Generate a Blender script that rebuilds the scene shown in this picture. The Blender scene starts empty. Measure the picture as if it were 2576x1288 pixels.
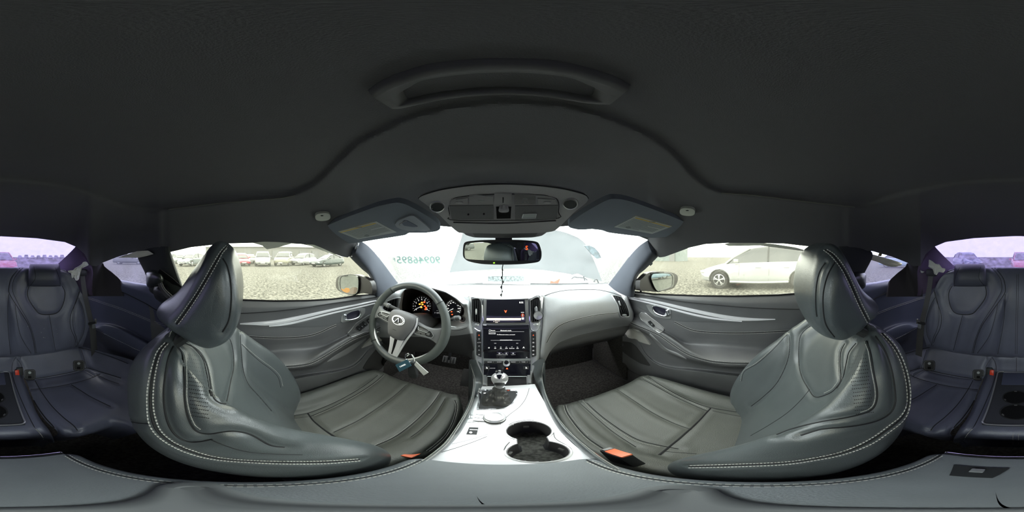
import bpy, bmesh, math, random
from math import sin, cos, tan, pi, radians, degrees, atan2, sqrt, exp
from mathutils import Vector, Matrix
from mathutils.bvhtree import BVHTree
random.seed(7)
COL = bpy.context.scene.collection
SC = bpy.context.scene
# ---------------------------------------------------------------- camera, world, exposure
CXP = 1267.0                       # pixel column that looks straight ahead along the car (+Y)
GZ = -1.2                          # ground height; the camera sits at the origin, 1.2 m up
cd = bpy.data.cameras.new('camera'); cam = bpy.data.objects.new('camera', cd); COL.objects.link(cam)
cd.type = 'PANO'
try:
    cd.panorama_type = 'EQUIRECTANGULAR'
except Exception:
    pass
try:
    cd.cycles.panorama_type = 'EQUIRECTANGULAR'
except Exception:
    pass
cd.clip_start = 0.005; cd.clip_end = 500
cam.rotation_euler = (radians(90), 0, -radians((1288 - CXP) * 360 / 2576))
SC.camera = cam
w = bpy.data.worlds.new('overcast_sky'); SC.world = w; w.use_nodes = True
nt = w.node_tree; nt.nodes.clear()
o_ = nt.nodes.new('ShaderNodeOutputWorld'); b_ = nt.nodes.new('ShaderNodeBackground')
tc = nt.nodes.new('ShaderNodeTexCoord'); sx = nt.nodes.new('ShaderNodeSeparateXYZ')
rp = nt.nodes.new('ShaderNodeValToRGB')
nt.links.new(tc.outputs['Generated'], sx.inputs[0]); nt.links.new(sx.outputs['Z'], rp.inputs[0])
rp.color_ramp.elements[0].position = 0.0; rp.color_ramp.elements[0].color = (0.86, 0.89, 0.90, 1)
rp.color_ramp.elements[1].position = 0.6; rp.color_ramp.elements[1].color = (1.0, 1.0, 1.0, 1)
b_.inputs['Strength'].default_value = 9.0
nt.links.new(rp.outputs[0], b_.inputs['Color']); nt.links.new(b_.outputs[0], o_.inputs[0])
SC.view_settings.view_transform = 'Standard'; SC.view_settings.look = 'None'
SC.view_settings.exposure = 0.0; SC.view_settings.gamma = 1.0; SC.view_settings.use_curve_mapping = False
SC.cycles.use_denoising = True
SC.cycles.max_bounces = 8; SC.cycles.diffuse_bounces = 5; SC.cycles.glossy_bounces = 4
SC.cycles.transparent_max_bounces = 12; SC.cycles.transmission_bounces = 6
SC.cycles.sample_clamp_indirect = 6.0

# ---------------------------------------------------------------- materials
def mat(name, col, rough=0.5, metal=0.0, spec=0.5, bump=0.0, bscale=300.0, kind='noise', emis=None, es=1.0,
        var=0.0, vscale=8.0, coat=0.0, sheen=0.0, col2=None, stretch=(1, 1, 1)):
    m = bpy.data.materials.new(name); m.use_nodes = True
    n = m.node_tree; p = n.nodes['Principled BSDF']
    c = (col[0], col[1], col[2], 1)
    p.inputs['Base Color'].default_value = c
    p.inputs['Roughness'].default_value = rough; p.inputs['Metallic'].default_value = metal
    p.inputs['Specular IOR Level'].default_value = spec
    p.inputs['Coat Weight'].default_value = coat; p.inputs['Coat Roughness'].default_value = 0.08
    p.inputs['Sheen Weight'].default_value = sheen
    if emis:
        p.inputs['Emission Color'].default_value = (emis[0], emis[1], emis[2], 1); p.inputs['Emission Strength'].default_value = es
    t = n.nodes.new('ShaderNodeTexCoord'); mp = n.nodes.new('ShaderNodeMapping'); mp.inputs['Scale'].default_value = stretch
    n.links.new(t.outputs['Object'], mp.inputs[0])
    if var > 0 or col2:
        x = n.nodes.new('ShaderNodeTexNoise'); x.inputs['Scale'].default_value = vscale; x.inputs['Detail'].default_value = 5
        n.links.new(mp.outputs[0], x.inputs['Vector'])
        r = n.nodes.new('ShaderNodeValToRGB'); r.color_ramp.elements[0].position = 0.35; r.color_ramp.elements[1].position = 0.68
        k = 1 - var; r.color_ramp.elements[0].color = (col[0] * k, col[1] * k, col[2] * k, 1)
        c2 = col2 or [min(1, v * (1 + var)) for v in col]
        r.color_ramp.elements[1].color = (c2[0], c2[1], c2[2], 1)
        n.links.new(x.outputs['Fac'], r.inputs[0]); n.links.new(r.outputs[0], p.inputs['Base Color'])
    if bump > 0:
        if kind == 'noise':
            x = n.nodes.new('ShaderNodeTexNoise'); x.inputs['Detail'].default_value = 3; out = 'Fac'
        else:
            x = n.nodes.new('ShaderNodeTexVoronoi'); out = 'Distance'
        x.inputs['Scale'].default_value = bscale
        n.links.new(mp.outputs[0], x.inputs['Vector'])
        b = n.nodes.new('ShaderNodeBump'); b.inputs['Strength'].default_value = bump; b.inputs['Distance'].default_value = 0.002
        n.links.new(x.outputs[out], b.inputs['Height']); n.links.new(b.outputs[0], p.inputs['Normal'])
    return m

def glassmat(name, tint, gloss=0.05, dust_haze=0.0, dcol=(0.8, 0.82, 0.8), dscale=6.0):
    m = bpy.data.materials.new(name); m.use_nodes = True; n = m.node_tree; n.nodes.clear()
    o = n.nodes.new('ShaderNodeOutputMaterial'); tr = n.nodes.new('ShaderNodeBsdfTransparent'); tr.inputs[0].default_value = (*tint, 1)
    gl = n.nodes.new('ShaderNodeBsdfGlossy'); gl.inputs['Roughness'].default_value = 0.02
    mx = n.nodes.new('ShaderNodeMixShader'); mx.inputs[0].default_value = gloss
    n.links.new(tr.outputs[0], mx.inputs[1]); n.links.new(gl.outputs[0], mx.inputs[2])
    last = mx
    if dust_haze > 0:  # translucent veil: dust on the glass that also imitates haze and bloom
        tl = n.nodes.new('ShaderNodeBsdfTranslucent'); tl.inputs[0].default_value = (*dcol, 1)
        m2 = n.nodes.new('ShaderNodeMixShader')
        x = n.nodes.new('ShaderNodeTexNoise'); x.inputs['Scale'].default_value = dscale; x.inputs['Detail'].default_value = 8
        t = n.nodes.new('ShaderNodeTexCoord'); n.links.new(t.outputs['Object'], x.inputs['Vector'])
        mr = n.nodes.new('ShaderNodeMapRange'); mr.inputs[1].default_value = 0.3; mr.inputs[2].default_value = 0.75
        mr.inputs[3].default_value = dust_haze * 0.3; mr.inputs[4].default_value = dust_haze * 1.5
        n.links.new(x.outputs['Fac'], mr.inputs[0]); n.links.new(mr.outputs[0], m2.inputs[0])
        n.links.new(mx.outputs[0], m2.inputs[1]); n.links.new(tl.outputs[0], m2.inputs[2]); last = m2
    n.links.new(last.outputs[0], o.inputs[0])
    return m

M = {}
M['leather'] = mat('charcoal_leather', (0.090, 0.104, 0.108), 0.30, spec=0.85, bump=0.2, bscale=600, var=0.12, vscale=5)
M['insert'] = mat('perforated_leather', (0.105, 0.112, 0.100), 0.34, spec=0.8, bump=0.35, bscale=700, kind='vor', var=0.10, vscale=6)
M['rearleather'] = mat('rear_leather', (0.135, 0.145, 0.205), 0.38, spec=0.7, bump=0.25, bscale=420, var=0.12, vscale=5)
M['seam'] = mat('dark_seam', (0.015, 0.016, 0.018), 0.7)
M['thread'] = mat('grey_thread', (0.66, 0.66, 0.62), 0.7)
M['headliner'] = mat('black_headliner_cloth', (0.115, 0.115, 0.118), 0.95, spec=0.1, bump=0.4, bscale=700, sheen=0.15)
M['shade'] = mat('black_woven_shade', (0.06, 0.06, 0.06), 0.95, spec=0.1, bump=0.5, bscale=900)
M['pillar'] = mat('pillar_cloth', (0.085, 0.093, 0.112), 0.9, spec=0.15, bump=0.3, bscale=700)
M['cpillar'] = mat('c_pillar_cloth', (0.12, 0.09, 0.15), 0.9, spec=0.15, bump=0.3, bscale=700)
M['plastic'] = mat('grey_plastic', (0.15, 0.153, 0.155), 0.5, spec=0.4, bump=0.15, bscale=600)
M['darkplastic'] = mat('dark_plastic', (0.03, 0.032, 0.034), 0.45, spec=0.4)
M['lightplastic'] = mat('light_grey_plastic', (0.32, 0.32, 0.32), 0.5, spec=0.4)
M['blackgloss'] = mat('piano_black', (0.008, 0.008, 0.014), 0.08, spec=0.6, coat=0.5)
M['black'] = mat('matt_black', (0.008, 0.008, 0.009), 0.8, spec=0.2)
M['carpet'] = mat('black_carpet', (0.065, 0.063, 0.06), 1.0, spec=0.05, bump=1.0, bscale=500, var=0.4, vscale=90)
M['silver'] = mat('satin_silver', (0.62, 0.64, 0.65), 0.33, metal=0.75)
M['brightstrip'] = mat('bright_trim', (.96, .96, 1.0), .25, metal=.2, spec=.8)
M['alu'] = mat('brushed_aluminium', (0.80, 0.81, 0.83), 0.28, metal=0.85)
M['whitealu'] = mat('bright_console_metal', (0.8, 0.8, 0.82), 0.38, metal=0.6)
M['chrome'] = mat('chrome', (0.85, 0.86, 0.9), 0.08, metal=1.0)
M['dash'] = mat('dash_vinyl', (0.3, 0.31, 0.315), 0.48, spec=0.5, bump=0.3, bscale=500)
M['door'] = mat('door_leather', (0.13, 0.133, 0.138), 0.42, spec=0.5, bump=0.2, bscale=450, var=0.06)
M['doorgrey'] = mat('door_plastic', (0.07, 0.07, 0.072), 0.5, spec=0.4, bump=0.2, bscale=500)
M['rearpanel'] = mat('rear_panel_leather', (0.085, 0.095, 0.155), 0.4, spec=0.5, bump=0.2, bscale=450)
M['belt'] = mat('seat_belt_webbing', (0.10, 0.10, 0.10), 0.8, bump=0.5, bscale=800)
M['red'] = mat('red_plastic', (0.85, 0.06, 0.02), 0.35)
M['orange'] = mat('orange_red_plastic', (1.0, 0.22, 0.10), 0.4)
M['cream'] = mat('cream_fabric', (0.80, 0.80, 0.66), 0.9, bump=0.4, bscale=300)
M['white'] = mat('white_fabric', (0.75, 0.76, 0.74), 0.9, bump=0.3, bscale=200)
M['mirror'] = mat('mirror_glass', (0.55, 0.60, 0.60), 0.015, metal=1.0)
M['screen'] = mat('dark_screen', (0.012, 0.012, 0.018), 0.06, spec=0.5)
M['lit'] = mat('screen_white', (0.8, 0.8, 0.8), 0.5, emis=(1, 0.98, 0.95), es=0.9)
M['litdim'] = mat('screen_grey', (0.3, 0.3, 0.3), 0.5, emis=(0.75, 0.74, 0.78), es=0.35)
M['litbar'] = mat('screen_cream', (0.8, 0.7, 0.6), 0.5, emis=(1, 0.86, 0.74), es=0.75)
M['litred'] = mat('warning_red', (0.8, 0.1, 0.05), 0.5, emis=(1.0, 0.13, 0.03), es=1.6)
M['litamber'] = mat('warning_amber', (0.8, 0.4, 0.05), 0.5, emis=(1.0, 0.45, 0.05), es=1.6)
M['litgreen'] = mat('mirror_green', (0.3, 0.8, 0.05), 0.5, emis=(0.45, 1.0, 0.05), es=1.2)
M['sticker'] = mat('sticker_paper', (0.42, 0.46, 0.46), 0.6)
M['stickyellow'] = mat('sticker_yellow', (0.62, 0.44, 0.08), 0.6)
M['print'] = mat('grey_print', (0.22, 0.25, 0.25), 0.7)
M['glass'] = glassmat('windscreen_glass', (0.93, 0.97, 0.96), 0.04, 0.014)
M['sideglass'] = glassmat('side_glass', (0.83, 0.84, 0.765), 0.04, 0.025, (0.9, 0.9, 0.75))
M['rearglass'] = glassmat('tinted_rear_glass', (0.33, 0.315, 0.41), 0.04, 0.10, (0.5, 0.45, 0.75), 30)
M['quarterglass'] = glassmat('tinted_quarter_glass', (0.50, 0.50, 0.58), 0.04, 0.05, (0.5, 0.5, 0.7))

# ---------------------------------------------------------------- pixel <-> place helpers (used once to set things out)
def dr(px, py):
    a = (px - CXP) * 2 * pi / 2576; e = (644 - py) * pi / 1288
    return Vector((sin(a) * cos(e), cos(a) * cos(e), sin(e)))
def at(px, py, k, v):
    d = dr(px, py)
    if k == 'x': return d * (v / d.x)
    if k == 'y': return d * (v / d.y)
    if k == 'z': return d * (v / d.z)
    if k == 'h': return d * (v / sqrt(d.x * d.x + d.y * d.y))
    return d * v
def mir(px): return 2534 - px

def cr(p0, p1, p2, p3, t, k=0.5):
    m1 = (p2 - p0) * k; m2 = (p3 - p1) * k
    t2 = t * t; t3 = t2 * t
    return p1 * (2 * t3 - 3 * t2 + 1) + m1 * (t3 - 2 * t2 + t) + p2 * (-2 * t3 + 3 * t2) + m2 * (t3 - t2)
def curve(P, n, closed=False, k=0.5):
    """n samples through control vectors P, uniform in control parameter"""
    P = [Vector(p) for p in P]; m = len(P)
    if m == 1: return [P[0].copy() for _ in range(n)]
    out = []
    for i in range(n):
        u = (i / n * m) if closed else (i / (n - 1) * (m - 1))
        a = int(u); f = u - a
        if not closed and a >= m - 1: a = m - 2; f = 1.0
        if closed:
            q = [P[(a + j - 1) % m] for j in range(4)]
        else:
            q = [P[max(0, min(m - 1, a + j - 1))] for j in range(4)]
        out.append(cr(*q, f, k))
    return out
def resamp(P, n, closed=False):
    """even arc-length samples"""
    Q = curve(P, max(8 * len(P), 3 * n), closed)
    if closed: Q = Q + [Q[0]]
    L = [0]
    for a, b in zip(Q, Q[1:]): L.append(L[-1] + (b - a).length)
    out = []; j = 0; m = n if closed else n - 1
    for i in range(n):
        s = L[-1] * i / m
        while j < len(L) - 2 and L[j + 1] < s: j += 1
        d = L[j + 1] - L[j]; f = (s - L[j]) / d if d > 1e-12 else 0
        out.append(Q[j].lerp(Q[j + 1], min(1, f)))
    return out
def surf(rows, nu, nv, cu=False, cv=False, k=0.5, kv=None):
    """control rows -> dense grid [nv][nu]"""
    R = [curve(r, nu, cu, k) for r in rows]
    cols = [curve([r[i] for r in R], nv, cv, k if kv is None else kv) for i in range(nu)]
    return [[cols[i][j] for i in range(nu)] for j in range(nv)]

# ---------------------------------------------------------------- object helpers
def T(o, label=None, cat=None, group=None, kind=None):
    if label: o['label'] = label
    if cat: o['category'] = cat
    if group: o['group'] = group
    if kind: o['kind'] = kind
    return o
def link(o, parent=None):
    COL.objects.link(o)
    if parent is not None:
        o.parent = parent
        o.matrix_parent_inverse = Matrix.Translation(-Vector(parent.location))
    return o
def thing(name, label, cat, loc=(0, 0, 0), group=None, parent=None):
    o = bpy.data.objects.new(name, None); o.empty_display_size = 0.02; o.location = loc; link(o, parent)
    return T(o, label, cat, group)
def mk(name, V, F, m, parent=None, smooth=True, sharp=40, fm=None):
    me = bpy.data.meshes.new(name); me.from_pydata([tuple(v) for v in V], [], F); me.update()
    ms = m if isinstance(m, (list, tuple)) else [m]
    for q in ms: me.materials.append(M[q] if isinstance(q, str) else q)
    if fm: me.polygons.foreach_set('material_index', fm)
    if smooth:
        me.polygons.foreach_set('use_smooth', [True] * len(me.polygons))
        try: me.set_sharp_from_angle(angle=radians(sharp))
        except Exception: pass
    o = bpy.data.objects.new(name, me); link(o, parent)
    return o
class MB:
    """collects shapes that make ONE part"""
    def __init__(s): s.V = []; s.F = []
    def add(s, V, F):
        b = len(s.V); s.V += [Vector(v) for v in V]; s.F += [tuple(i + b for i in f) for f in F]; return s
    def grid(s, G, cu=False, cv=False, cap=False, flip=False):
        nv = len(G); nu = len(G[0]); V = [p for r in G for p in r]; F = []
        for j in range(nv if cv else nv - 1):
            for i in range(nu if cu else nu - 1):
                a = j * nu + i; b = j * nu + (i + 1) % nu; c = ((j + 1) % nv) * nu + (i + 1) % nu; d = ((j + 1) % nv) * nu + i
                F.append((d, c, b, a) if flip else (a, b, c, d))
        if cap:
            for r, e in ((0, 1), (nv - 1, 0)):
                c = Vector((0, 0, 0))
                for i in range(nu): c += V[r * nu + i]
                V.append(c / nu); ci = len(V) - 1
                for i in range(nu):
                    a = r * nu + i; b = r * nu + (i + 1) % nu
                    F.append((b, a, ci) if e else (a, b, ci))
        return s.add(V, F)
    def slab(s, G, off, skirt=None):
        """grid G (front face) with a thickness vector function/offset list G2 behind"""
        nv = len(G); nu = len(G[0]); B = off
        V = [p for r in G for p in r] + [p for r in B for p in r]; N = nu * nv; F = []
        for j in range(nv - 1):
            for i in range(nu - 1):
                a = j * nu + i; q = (a, a + 1, a + nu + 1, a + nu); F.append(q); F.append(tuple(x + N for x in reversed(q)))
        ring = [i for i in range(nu)] + [j * nu + nu - 1 for j in range(1, nv)] + [(nv - 1) * nu + i for i in range(nu - 2, -1, -1)] + [j * nu for j in range(nv - 2, 0, -1)]
        for a, b in zip(ring, ring[1:] + ring[:1]): F.append((b, a, a + N, b + N))
        return s.add(V, F)
    def tube(s, P, r, n=8, closed=False, flat=1.0, up=None):
        m = len(P); R = r if isinstance(r, (list, tuple)) else [r] * m
        T_ = []
        for i in range(m):
            a = P[(i - 1) % m] if closed or i > 0 else P[0]; b = P[(i + 1) % m] if closed or i < m - 1 else P[-1]
            t = (b - a); T_.append(t.normalized() if t.length > 1e-9 else Vector((0, 0, 1)))
        N = Vector(up) if up is not None else (Vector((0, 0, 1)) if abs(T_[0].z) < 0.9 else Vector((1, 0, 0)))
        G = []
        for i in range(m):
            if up is not None: N = Vector(up)
            N = (N - T_[i] * N.dot(T_[i])).normalized(); Bn = T_[i].cross(N)
            G.append([P[i] + N * cos(2 * pi * j / n) * R[i] * flat + Bn * sin(2 * pi * j / n) * R[i] for j in range(n)])
        return s.grid(G, cu=True, cv=closed, cap=not closed)
    def box(s, c, sz, rot=None, bev=0.0):
        bm = bmesh.new(); bmesh.ops.create_cube(bm, size=1)
        for v in bm.verts: v.co = Vector((v.co.x * sz[0], v.co.y * sz[1], v.co.z * sz[2]))
        if bev > 0: bmesh.ops.bevel(bm, geom=bm.edges[:], offset=bev, segments=2, affect='EDGES', profile=0.6)
        bm.verts.index_update()
        R = rot if rot is not None else Matrix.Identity(3)
        V = [Vector(c) + R @ v.co for v in bm.verts]; F = [tuple(v.index for v in f.verts) for f in bm.faces]; bm.free()
        return s.add(V, F)
    def lathe(s, prof, c, ax=(0, 0, 1), n=24, sx=1.0, cap=True, u=None):
        ax = Vector(ax).normalized(); u = Vector(u) if u is not None else (Vector((1, 0, 0)) if abs(ax.x) < 0.9 else Vector((0, 1, 0)))
        u = (u - ax * u.dot(ax)).normalized(); v = ax.cross(u)
        G = [[Vector(c) + ax * z + u * cos(2 * pi * j / n) * r * sx + v * sin(2 * pi * j / n) * r for j in range(n)] for r, z in prof]
        return s.grid(G, cu=True, cap=cap)
    def poly(s, P, d):
        """prism: outline P (coplanar-ish) extruded by vector d"""
        n = len(P); c = sum((Vector(p) for p in P), Vector()) / n; d = Vector(d)
        V = [Vector(p) for p in P] + [Vector(p) + d for p in P] + [c, c + d]; F = []
        for i in range(n):
            j = (i + 1) % n
            F += [(i, j, j + n, i + n), (j, i, 2 * n), (i + n, j + n, 2 * n + 1)]
        return s.add(V, F)
    def build(s, name, m, parent=None, **kw): return mk(name, s.V, s.F, m, parent, **kw)

# ---------------------------------------------------------------- laying features on built surfaces
def bvh(*objs):
    V = []; F = []
    for o in objs:
        b = len(V); V += [o.matrix_basis @ v.co if o.parent is None else v.co for v in o.data.vertices]; F += [tuple(i + b for i in p.vertices) for p in o.data.polygons]
    return BVHTree.FromPolygons(V, F)
def hit(B, px, py, off=0.0, last=[0.5]):
    d = dr(px, py); h = B.ray_cast(Vector((0, 0, 0)), d)
    if h[0] is None:
        return d * (last[0] - off), -d
    last[0] = h[3]; n = h[1]
    if n.dot(d) > 0: n = -n
    return h[0] + n * off, n
def okpts(B, pts, n):
    return [B.ray_cast(Vector((0, 0, 0)), dr(q.x, q.y))[0] is not None for q in resamp([Vector((p[0], p[1], 0)) for p in pts], n)]
def pcurve(B, pts, n, off=0.0, closed=False):
    Q = resamp([Vector((p[0], p[1], 0)) for p in pts], n, closed)
    P = [hit(B, q.x, q.y, off) for q in Q]
    return [p[0] for p in P], [p[1] for p in P]
def smoothd(P, N, it=1):
    for _ in range(it):
        P = [P[0]] + [(P[i - 1] + P[i] * 2 + P[i + 1]) / 4 for i in range(1, len(P) - 1)] + [P[-1]]
    return P
def snap(B, P, off=0.0, it=7):
    P = smoothd(P, None, it); out = []
    for p in P:
        q = B.find_nearest(p)
        if q[0] is None: out.append(p); continue
        n = q[1] if q[1].dot(p) < 0 else -q[1]
        out.append(q[0] + n * off)
    return smoothd(out, None, 1)
def pseam(B, pts, r, name, m, parent, n=40, off=0.0, flat=1.0, closed=False, sn=False):
    P, N = pcurve(B, pts, n, off, closed)
    if closed: return MB().tube(P, r, 6, True).build(name, m, parent)
    ok = okpts(B, pts, n)
    runs = [[P[0]] if ok[0] else []]
    for a, b, k_ in zip(P, P[1:], ok[1:]):
        if not k_: runs.append([]); continue
        if (b - a).length > .03 and abs(b.length - a.length) > .018: runs.append([])
        runs[-1].append(b)
    runs = sorted([q for q in runs if len(q) > 3], key=len, reverse=True) or [P]
    obs = [MB().tube(smoothd(q, None, 1), r, 6).build(name, m, parent) for q in runs]
    return obs[0]
def pstitch(B, pts, parent, n=60, r=0.0009, off=0.0012, duty=0.62, m='thread', name='stitching', rows=None, sn=False):
    mb = MB()
    for pp in (rows or [pts]):
        ok = okpts(B, pp, n * 3 + 1); P, N = pcurve(B, pp, n * 3 + 1, off); P = snap(B, P, off, 12) if sn else smoothd(P, N, 1)
        for i in range(n):
            a = P[i * 3]; b = P[i * 3 + 3]
            if (b - a).length > .03 or not (ok[i * 3] and ok[i * 3 + 3]): continue
            mb.tube([a.lerp(b, 0.5 - duty / 2), a.lerp(b, 0.5), a.lerp(b, 0.5 + duty / 2)], [r * .7, r, r * .7], 5)
    o = mb.build(name, m, parent); o['kind'] = 'stuff'; return o
from mathutils.kdtree import KDTree
def groove(objs, B, lists, depth=.004, width=.009):
    """press sewn seams into upholstery: sinks the mesh along traced lines and lets it swell between them"""
    P = []
    for l in lists:
        C_, _ = pcurve(B, l, 110); P += C_
    kd = KDTree(len(P))
    for i, p in enumerate(P): kd.insert(p, i)
    kd.balance()
    for o in objs:
        me = o.data; N = [v.normal.copy() for v in me.vertices]; s_ = 1 if sum(n.dot(v.co) for n, v in zip(N, me.vertices)) != 0 else 1
        for v, n in zip(me.vertices, N):
            d = kd.find(v.co)[2]
            if d < width * 5:
                toward = 1 if n.dot(v.co) < 0 else -1
                v.co = v.co - n * toward * (depth * exp(-(d / width) ** 2) - depth * .35 * exp(-((d - width * 2.6) / (width * 1.3)) ** 2))
        me.update()
def sharp(pts):
    """closed outline with kept corners"""
    out = []; n = len(pts)
    for i in range(n):
        a, b = pts[i], pts[(i + 1) % n]
        for f in (0, .02, .3, .7, .98): out.append((a[0] + (b[0] - a[0]) * f, a[1] + (b[1] - a[1]) * f))
    return out + [pts[0]]
def prelief(B, rows, nu, nv, name, m, parent, skirt=0.01, k=0.5, **kw):
    """rows of (px,py,off): relief surface standing on what the BVH holds, with a skirt going into it"""
    R = [[Vector(p) for p in r] for r in rows]
    G = surf(R, nu, nv, k=k)
    top = []; base = []
    for r in G:
        t = []; b = []
        for q in r:
            p, n = hit(B, q.x, q.y, 0)
            t.append(p + n * q.z); b.append(p - n * skirt)
        top.append(t); base.append(b)
    return MB().slab(top, base).build(name, m, parent, **kw)
def pquad(B, c, name, m, parent, off=0.002, nu=4, nv=4, skirt=0.003, **kw):
    """four pixel corners: top-left, top-right, bottom-right, bottom-left"""
    a, b, c_, d = [(q[0], q[1], off) for q in c]
    return prelief(B, [[a, b], [d, c_]], nu, nv, name, m, parent, skirt, **kw)
def prounded(B, cx, cy, rx, ry, name, m, parent, off=0.002, n=20, p=2.0, rings=3, dome=0.0, skirt=0.003, rot=0.0):
    """(super)ellipse patch in pixels"""
    V = []; F = []; 
    c, nn = hit(B, cx, cy, off + dome); V.append(c)
    for j in range(1, rings + 1):
        f = j / rings
        for i in range(n):
            a = 2 * pi * i / n; ca, sa = cos(a), sin(a)
            r = 1.0 / ((abs(ca) ** p + abs(sa) ** p) ** (1 / p)); x = rx * f * r * ca; y = ry * f * r * sa
            q, nn = hit(B, cx + x * cos(rot) - y * sin(rot), cy + x * sin(rot) + y * cos(rot), off + dome * (1 - f * f)); V.append(q)
    for i in range(n):
        a = 2 * pi * i / n; ca, sa = cos(a), sin(a); r = 1.0 / ((abs(ca) ** p + abs(sa) ** p) ** (1 / p)); x = rx * r * ca; y = ry * r * sa
        q, nn = hit(B, cx + x * cos(rot) - y * sin(rot), cy + x * sin(rot) + y * cos(rot), -skirt); V.append(q)
    for i in range(n):
        i2 = (i + 1) % n; F.append((0, 1 + i2, 1 + i))
        for j in range(rings):
            a = 1 + j * n
            F.append((a + i, a + i2, a + n + i2, a + n + i))
    return mk(name, V, F, m, parent)
def ppoly(B, pts, name, m, parent, off=0.002, skirt=0.003, n=40, k=0.2, dome=0.0, rings=4, inner=0.0, innoff=None):
    """closed pixel outline -> patch fanned around its centre"""
    Q = curve([Vector((p[0], p[1], 0)) for p in pts], n, True, k)
    c = sum(Q, Vector()) / n; V = []; F = []
    rr = [j / rings for j in range(1, rings + 1)]
    V.append(hit(B, c.x, c.y, off + dome)[0])
    for f in rr:
        for q in Q:
            z = c.lerp(q, f); V.append(hit(B, z.x, z.y, off + dome * (1 - f ** 3))[0])
    for q in Q: V.append(hit(B, q.x, q.y, -skirt)[0])
    for i in range(n):
        i2 = (i + 1) % n; F.append((0, 1 + i2, 1 + i))
        for j in range(rings):
            a = 1 + j * n; F.append((a + i, a + i2, a + n + i2, a + n + i))
    return mk(name, V, F, m, parent)
def text(s, size, loc, right, up, m, parent, name='lettering', ext=0.0004, align='CENTER', shear=0.0):
    c = bpy.data.curves.new(name, 'FONT'); c.body = s; c.size = size; c.extrude = ext; c.align_x = align; c.align_y = 'CENTER'; c.shear = shear
    c.resolution_u = 2; c.offset = size * .012
    c.materials.append(M[m] if isinstance(m, str) else m)
    t = bpy.data.objects.new(name, c)
    r = Vector(right).normalized(); u = Vector(up); u = (u - r * u.dot(r)).normalized(); n = r.cross(u)
    mw = Matrix((( r.x, u.x, n.x, loc[0]), (r.y, u.y, n.y, loc[1]), (r.z, u.z, n.z, loc[2]), (0, 0, 0, 1)))
    COL.objects.link(t); dg = bpy.context.evaluated_depsgraph_get(); me = bpy.data.meshes.new_from_object(t.evaluated_get(dg))
    bpy.data.objects.remove(t)
    me.transform(mw); o = bpy.data.objects.new(name, me); link(o, parent)
    return o
def ptext(B, s, px, py, hpx, m, parent, name='lettering', off=0.0022, wpx=None, updir=None, ext=0.0003, rightflip=False):
    """text lying on a surface, centred on a pixel, cap height hpx pixels"""
    p, n = hit(B, px, py, off); q, _ = hit(B, px + 6, py, off); r = (q - p)
    q2, _ = hit(B, px, py - 6, off); u = (q2 - p)
    sz = u.length / 6 * hpx * 1.45
    if rightflip: r = -r
    return text(s, sz, p, r, u, m, parent, name, ext)
def wtext(B, s, px, py, wpx, hpx, m, parent, name='lettering', off=0.001, mirror=False, shear=0.0, thick=0.0004):
    """text wrapped onto a surface: centred on a pixel, wpx wide, hpx tall"""
    t = text(s, 1.0, (0, 0, 0), (1, 0, 0), (0, 1, 0), m, None, name, 0.0, shear=shear)
    xs = [v.co.x for v in t.data.vertices]; ys = [v.co.y for v in t.data.vertices]; x0, x1, y0, y1 = min(xs), max(xs), min(ys), max(ys)
    n = len(t.data.vertices); V = []; F = [tuple(p.vertices) for p in t.data.polygons]
    back = []
    for v in t.data.vertices:
        a = (v.co.x - (x0 + x1) / 2) / (x1 - x0) * wpx * (-1 if mirror else 1); b = (v.co.y - (y0 + y1) / 2) / (y1 - y0) * hpx
        p, nn = hit(B, px + a, py - b, off); V.append(p)
    me = bpy.data.meshes.new(name); me.from_pydata([tuple(v) for v in V], [], F); me.materials.append(M[m] if isinstance(m, str) else m)
    bpy.data.objects.remove(t); o = bpy.data.objects.new(name, me); link(o, parent); return o
def copyobj(o, parent=None):
    c = o.copy(); COL.objects.link(c); mpi = o.matrix_parent_inverse.copy()
    if parent is not None: c.parent = parent; c.matrix_parent_inverse = mpi
    return c

def tempplane2(y0, kx, kz, n=20):
    V = []; F = []
    for j in range(n + 1):
        for i in range(n + 1):
            x = -2 + 4 * i / n; z = -2 + 4 * j / n; V.append(Vector((x, y0 + kx * x + kz * z, z)))
    for j in range(n):
        for i in range(n): a = j * (n + 1) + i; F.append((a, a + 1, a + n + 2, a + n + 1))
    return BVHTree.FromPolygons(V, F)
# ================================================================ CAR BODY (setting)
def pc(rows, nu, nv, k=0.5, kv=None):
    return surf([[at(*p) for p in r] for r in rows], nu, nv, k=k, kv=kv)
def shx(y): return .020 * max(0, min(1, (-y - .2) / .3))
def mirG(G): return [[Vector((-p.x - shx(p.y), p.y, p.z)) for p in r] for r in G]
def S(o): o['kind'] = 'structure'; return o
def thicken(G, d):
    """second skin of a grid, moved away from the camera by d"""
    return [[p + p.normalized() * d for p in r] for r in G]

# ---- ceiling
half = [(-10, 594, 'y', -.93), (60, 597.5, 'y', -.91), (93, 599.5, 'y', -.89), (163, 609, 'y', -.82), (194, 622, 'y', -.78), (215, 641, 'y', -.74),
        (226, 668, 'y', -.72), (243, 670, 'x', -.54), (260, 660, 'x', -.57), (298, 645, 'x', -.6), (345, 632, 'x', -.6), (372, 630, 'x', -.6), (388, 638, 'x', -.6),
        (402, 648, 'x', -.6), (414, 640, 'x', -.6), (429, 634, 'x', -.59), (480, 622, 'x', -.585), (560, 613, 'x', -.58), (640, 611, 'x', -.58), (700, 611, 'x', -.58),
        (760, 614, 'x', -.585), (800, 623, 'x', -.585), (840, 638, 'x', -.59), (862, 646, 'x', -.59), (878, 648, 'x', -.59), (889, 634, 'x', -.585), (903, 604, 'y', .47), (960, 580, 'y', .50), (1000, 574, 'y', .53),
        (1100, 568, 'y', .56), (1180, 575, 'y', .57)]
edgeL = [at(*q) for q in half]
def azof(p): return atan2(p.x, p.y)
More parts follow.
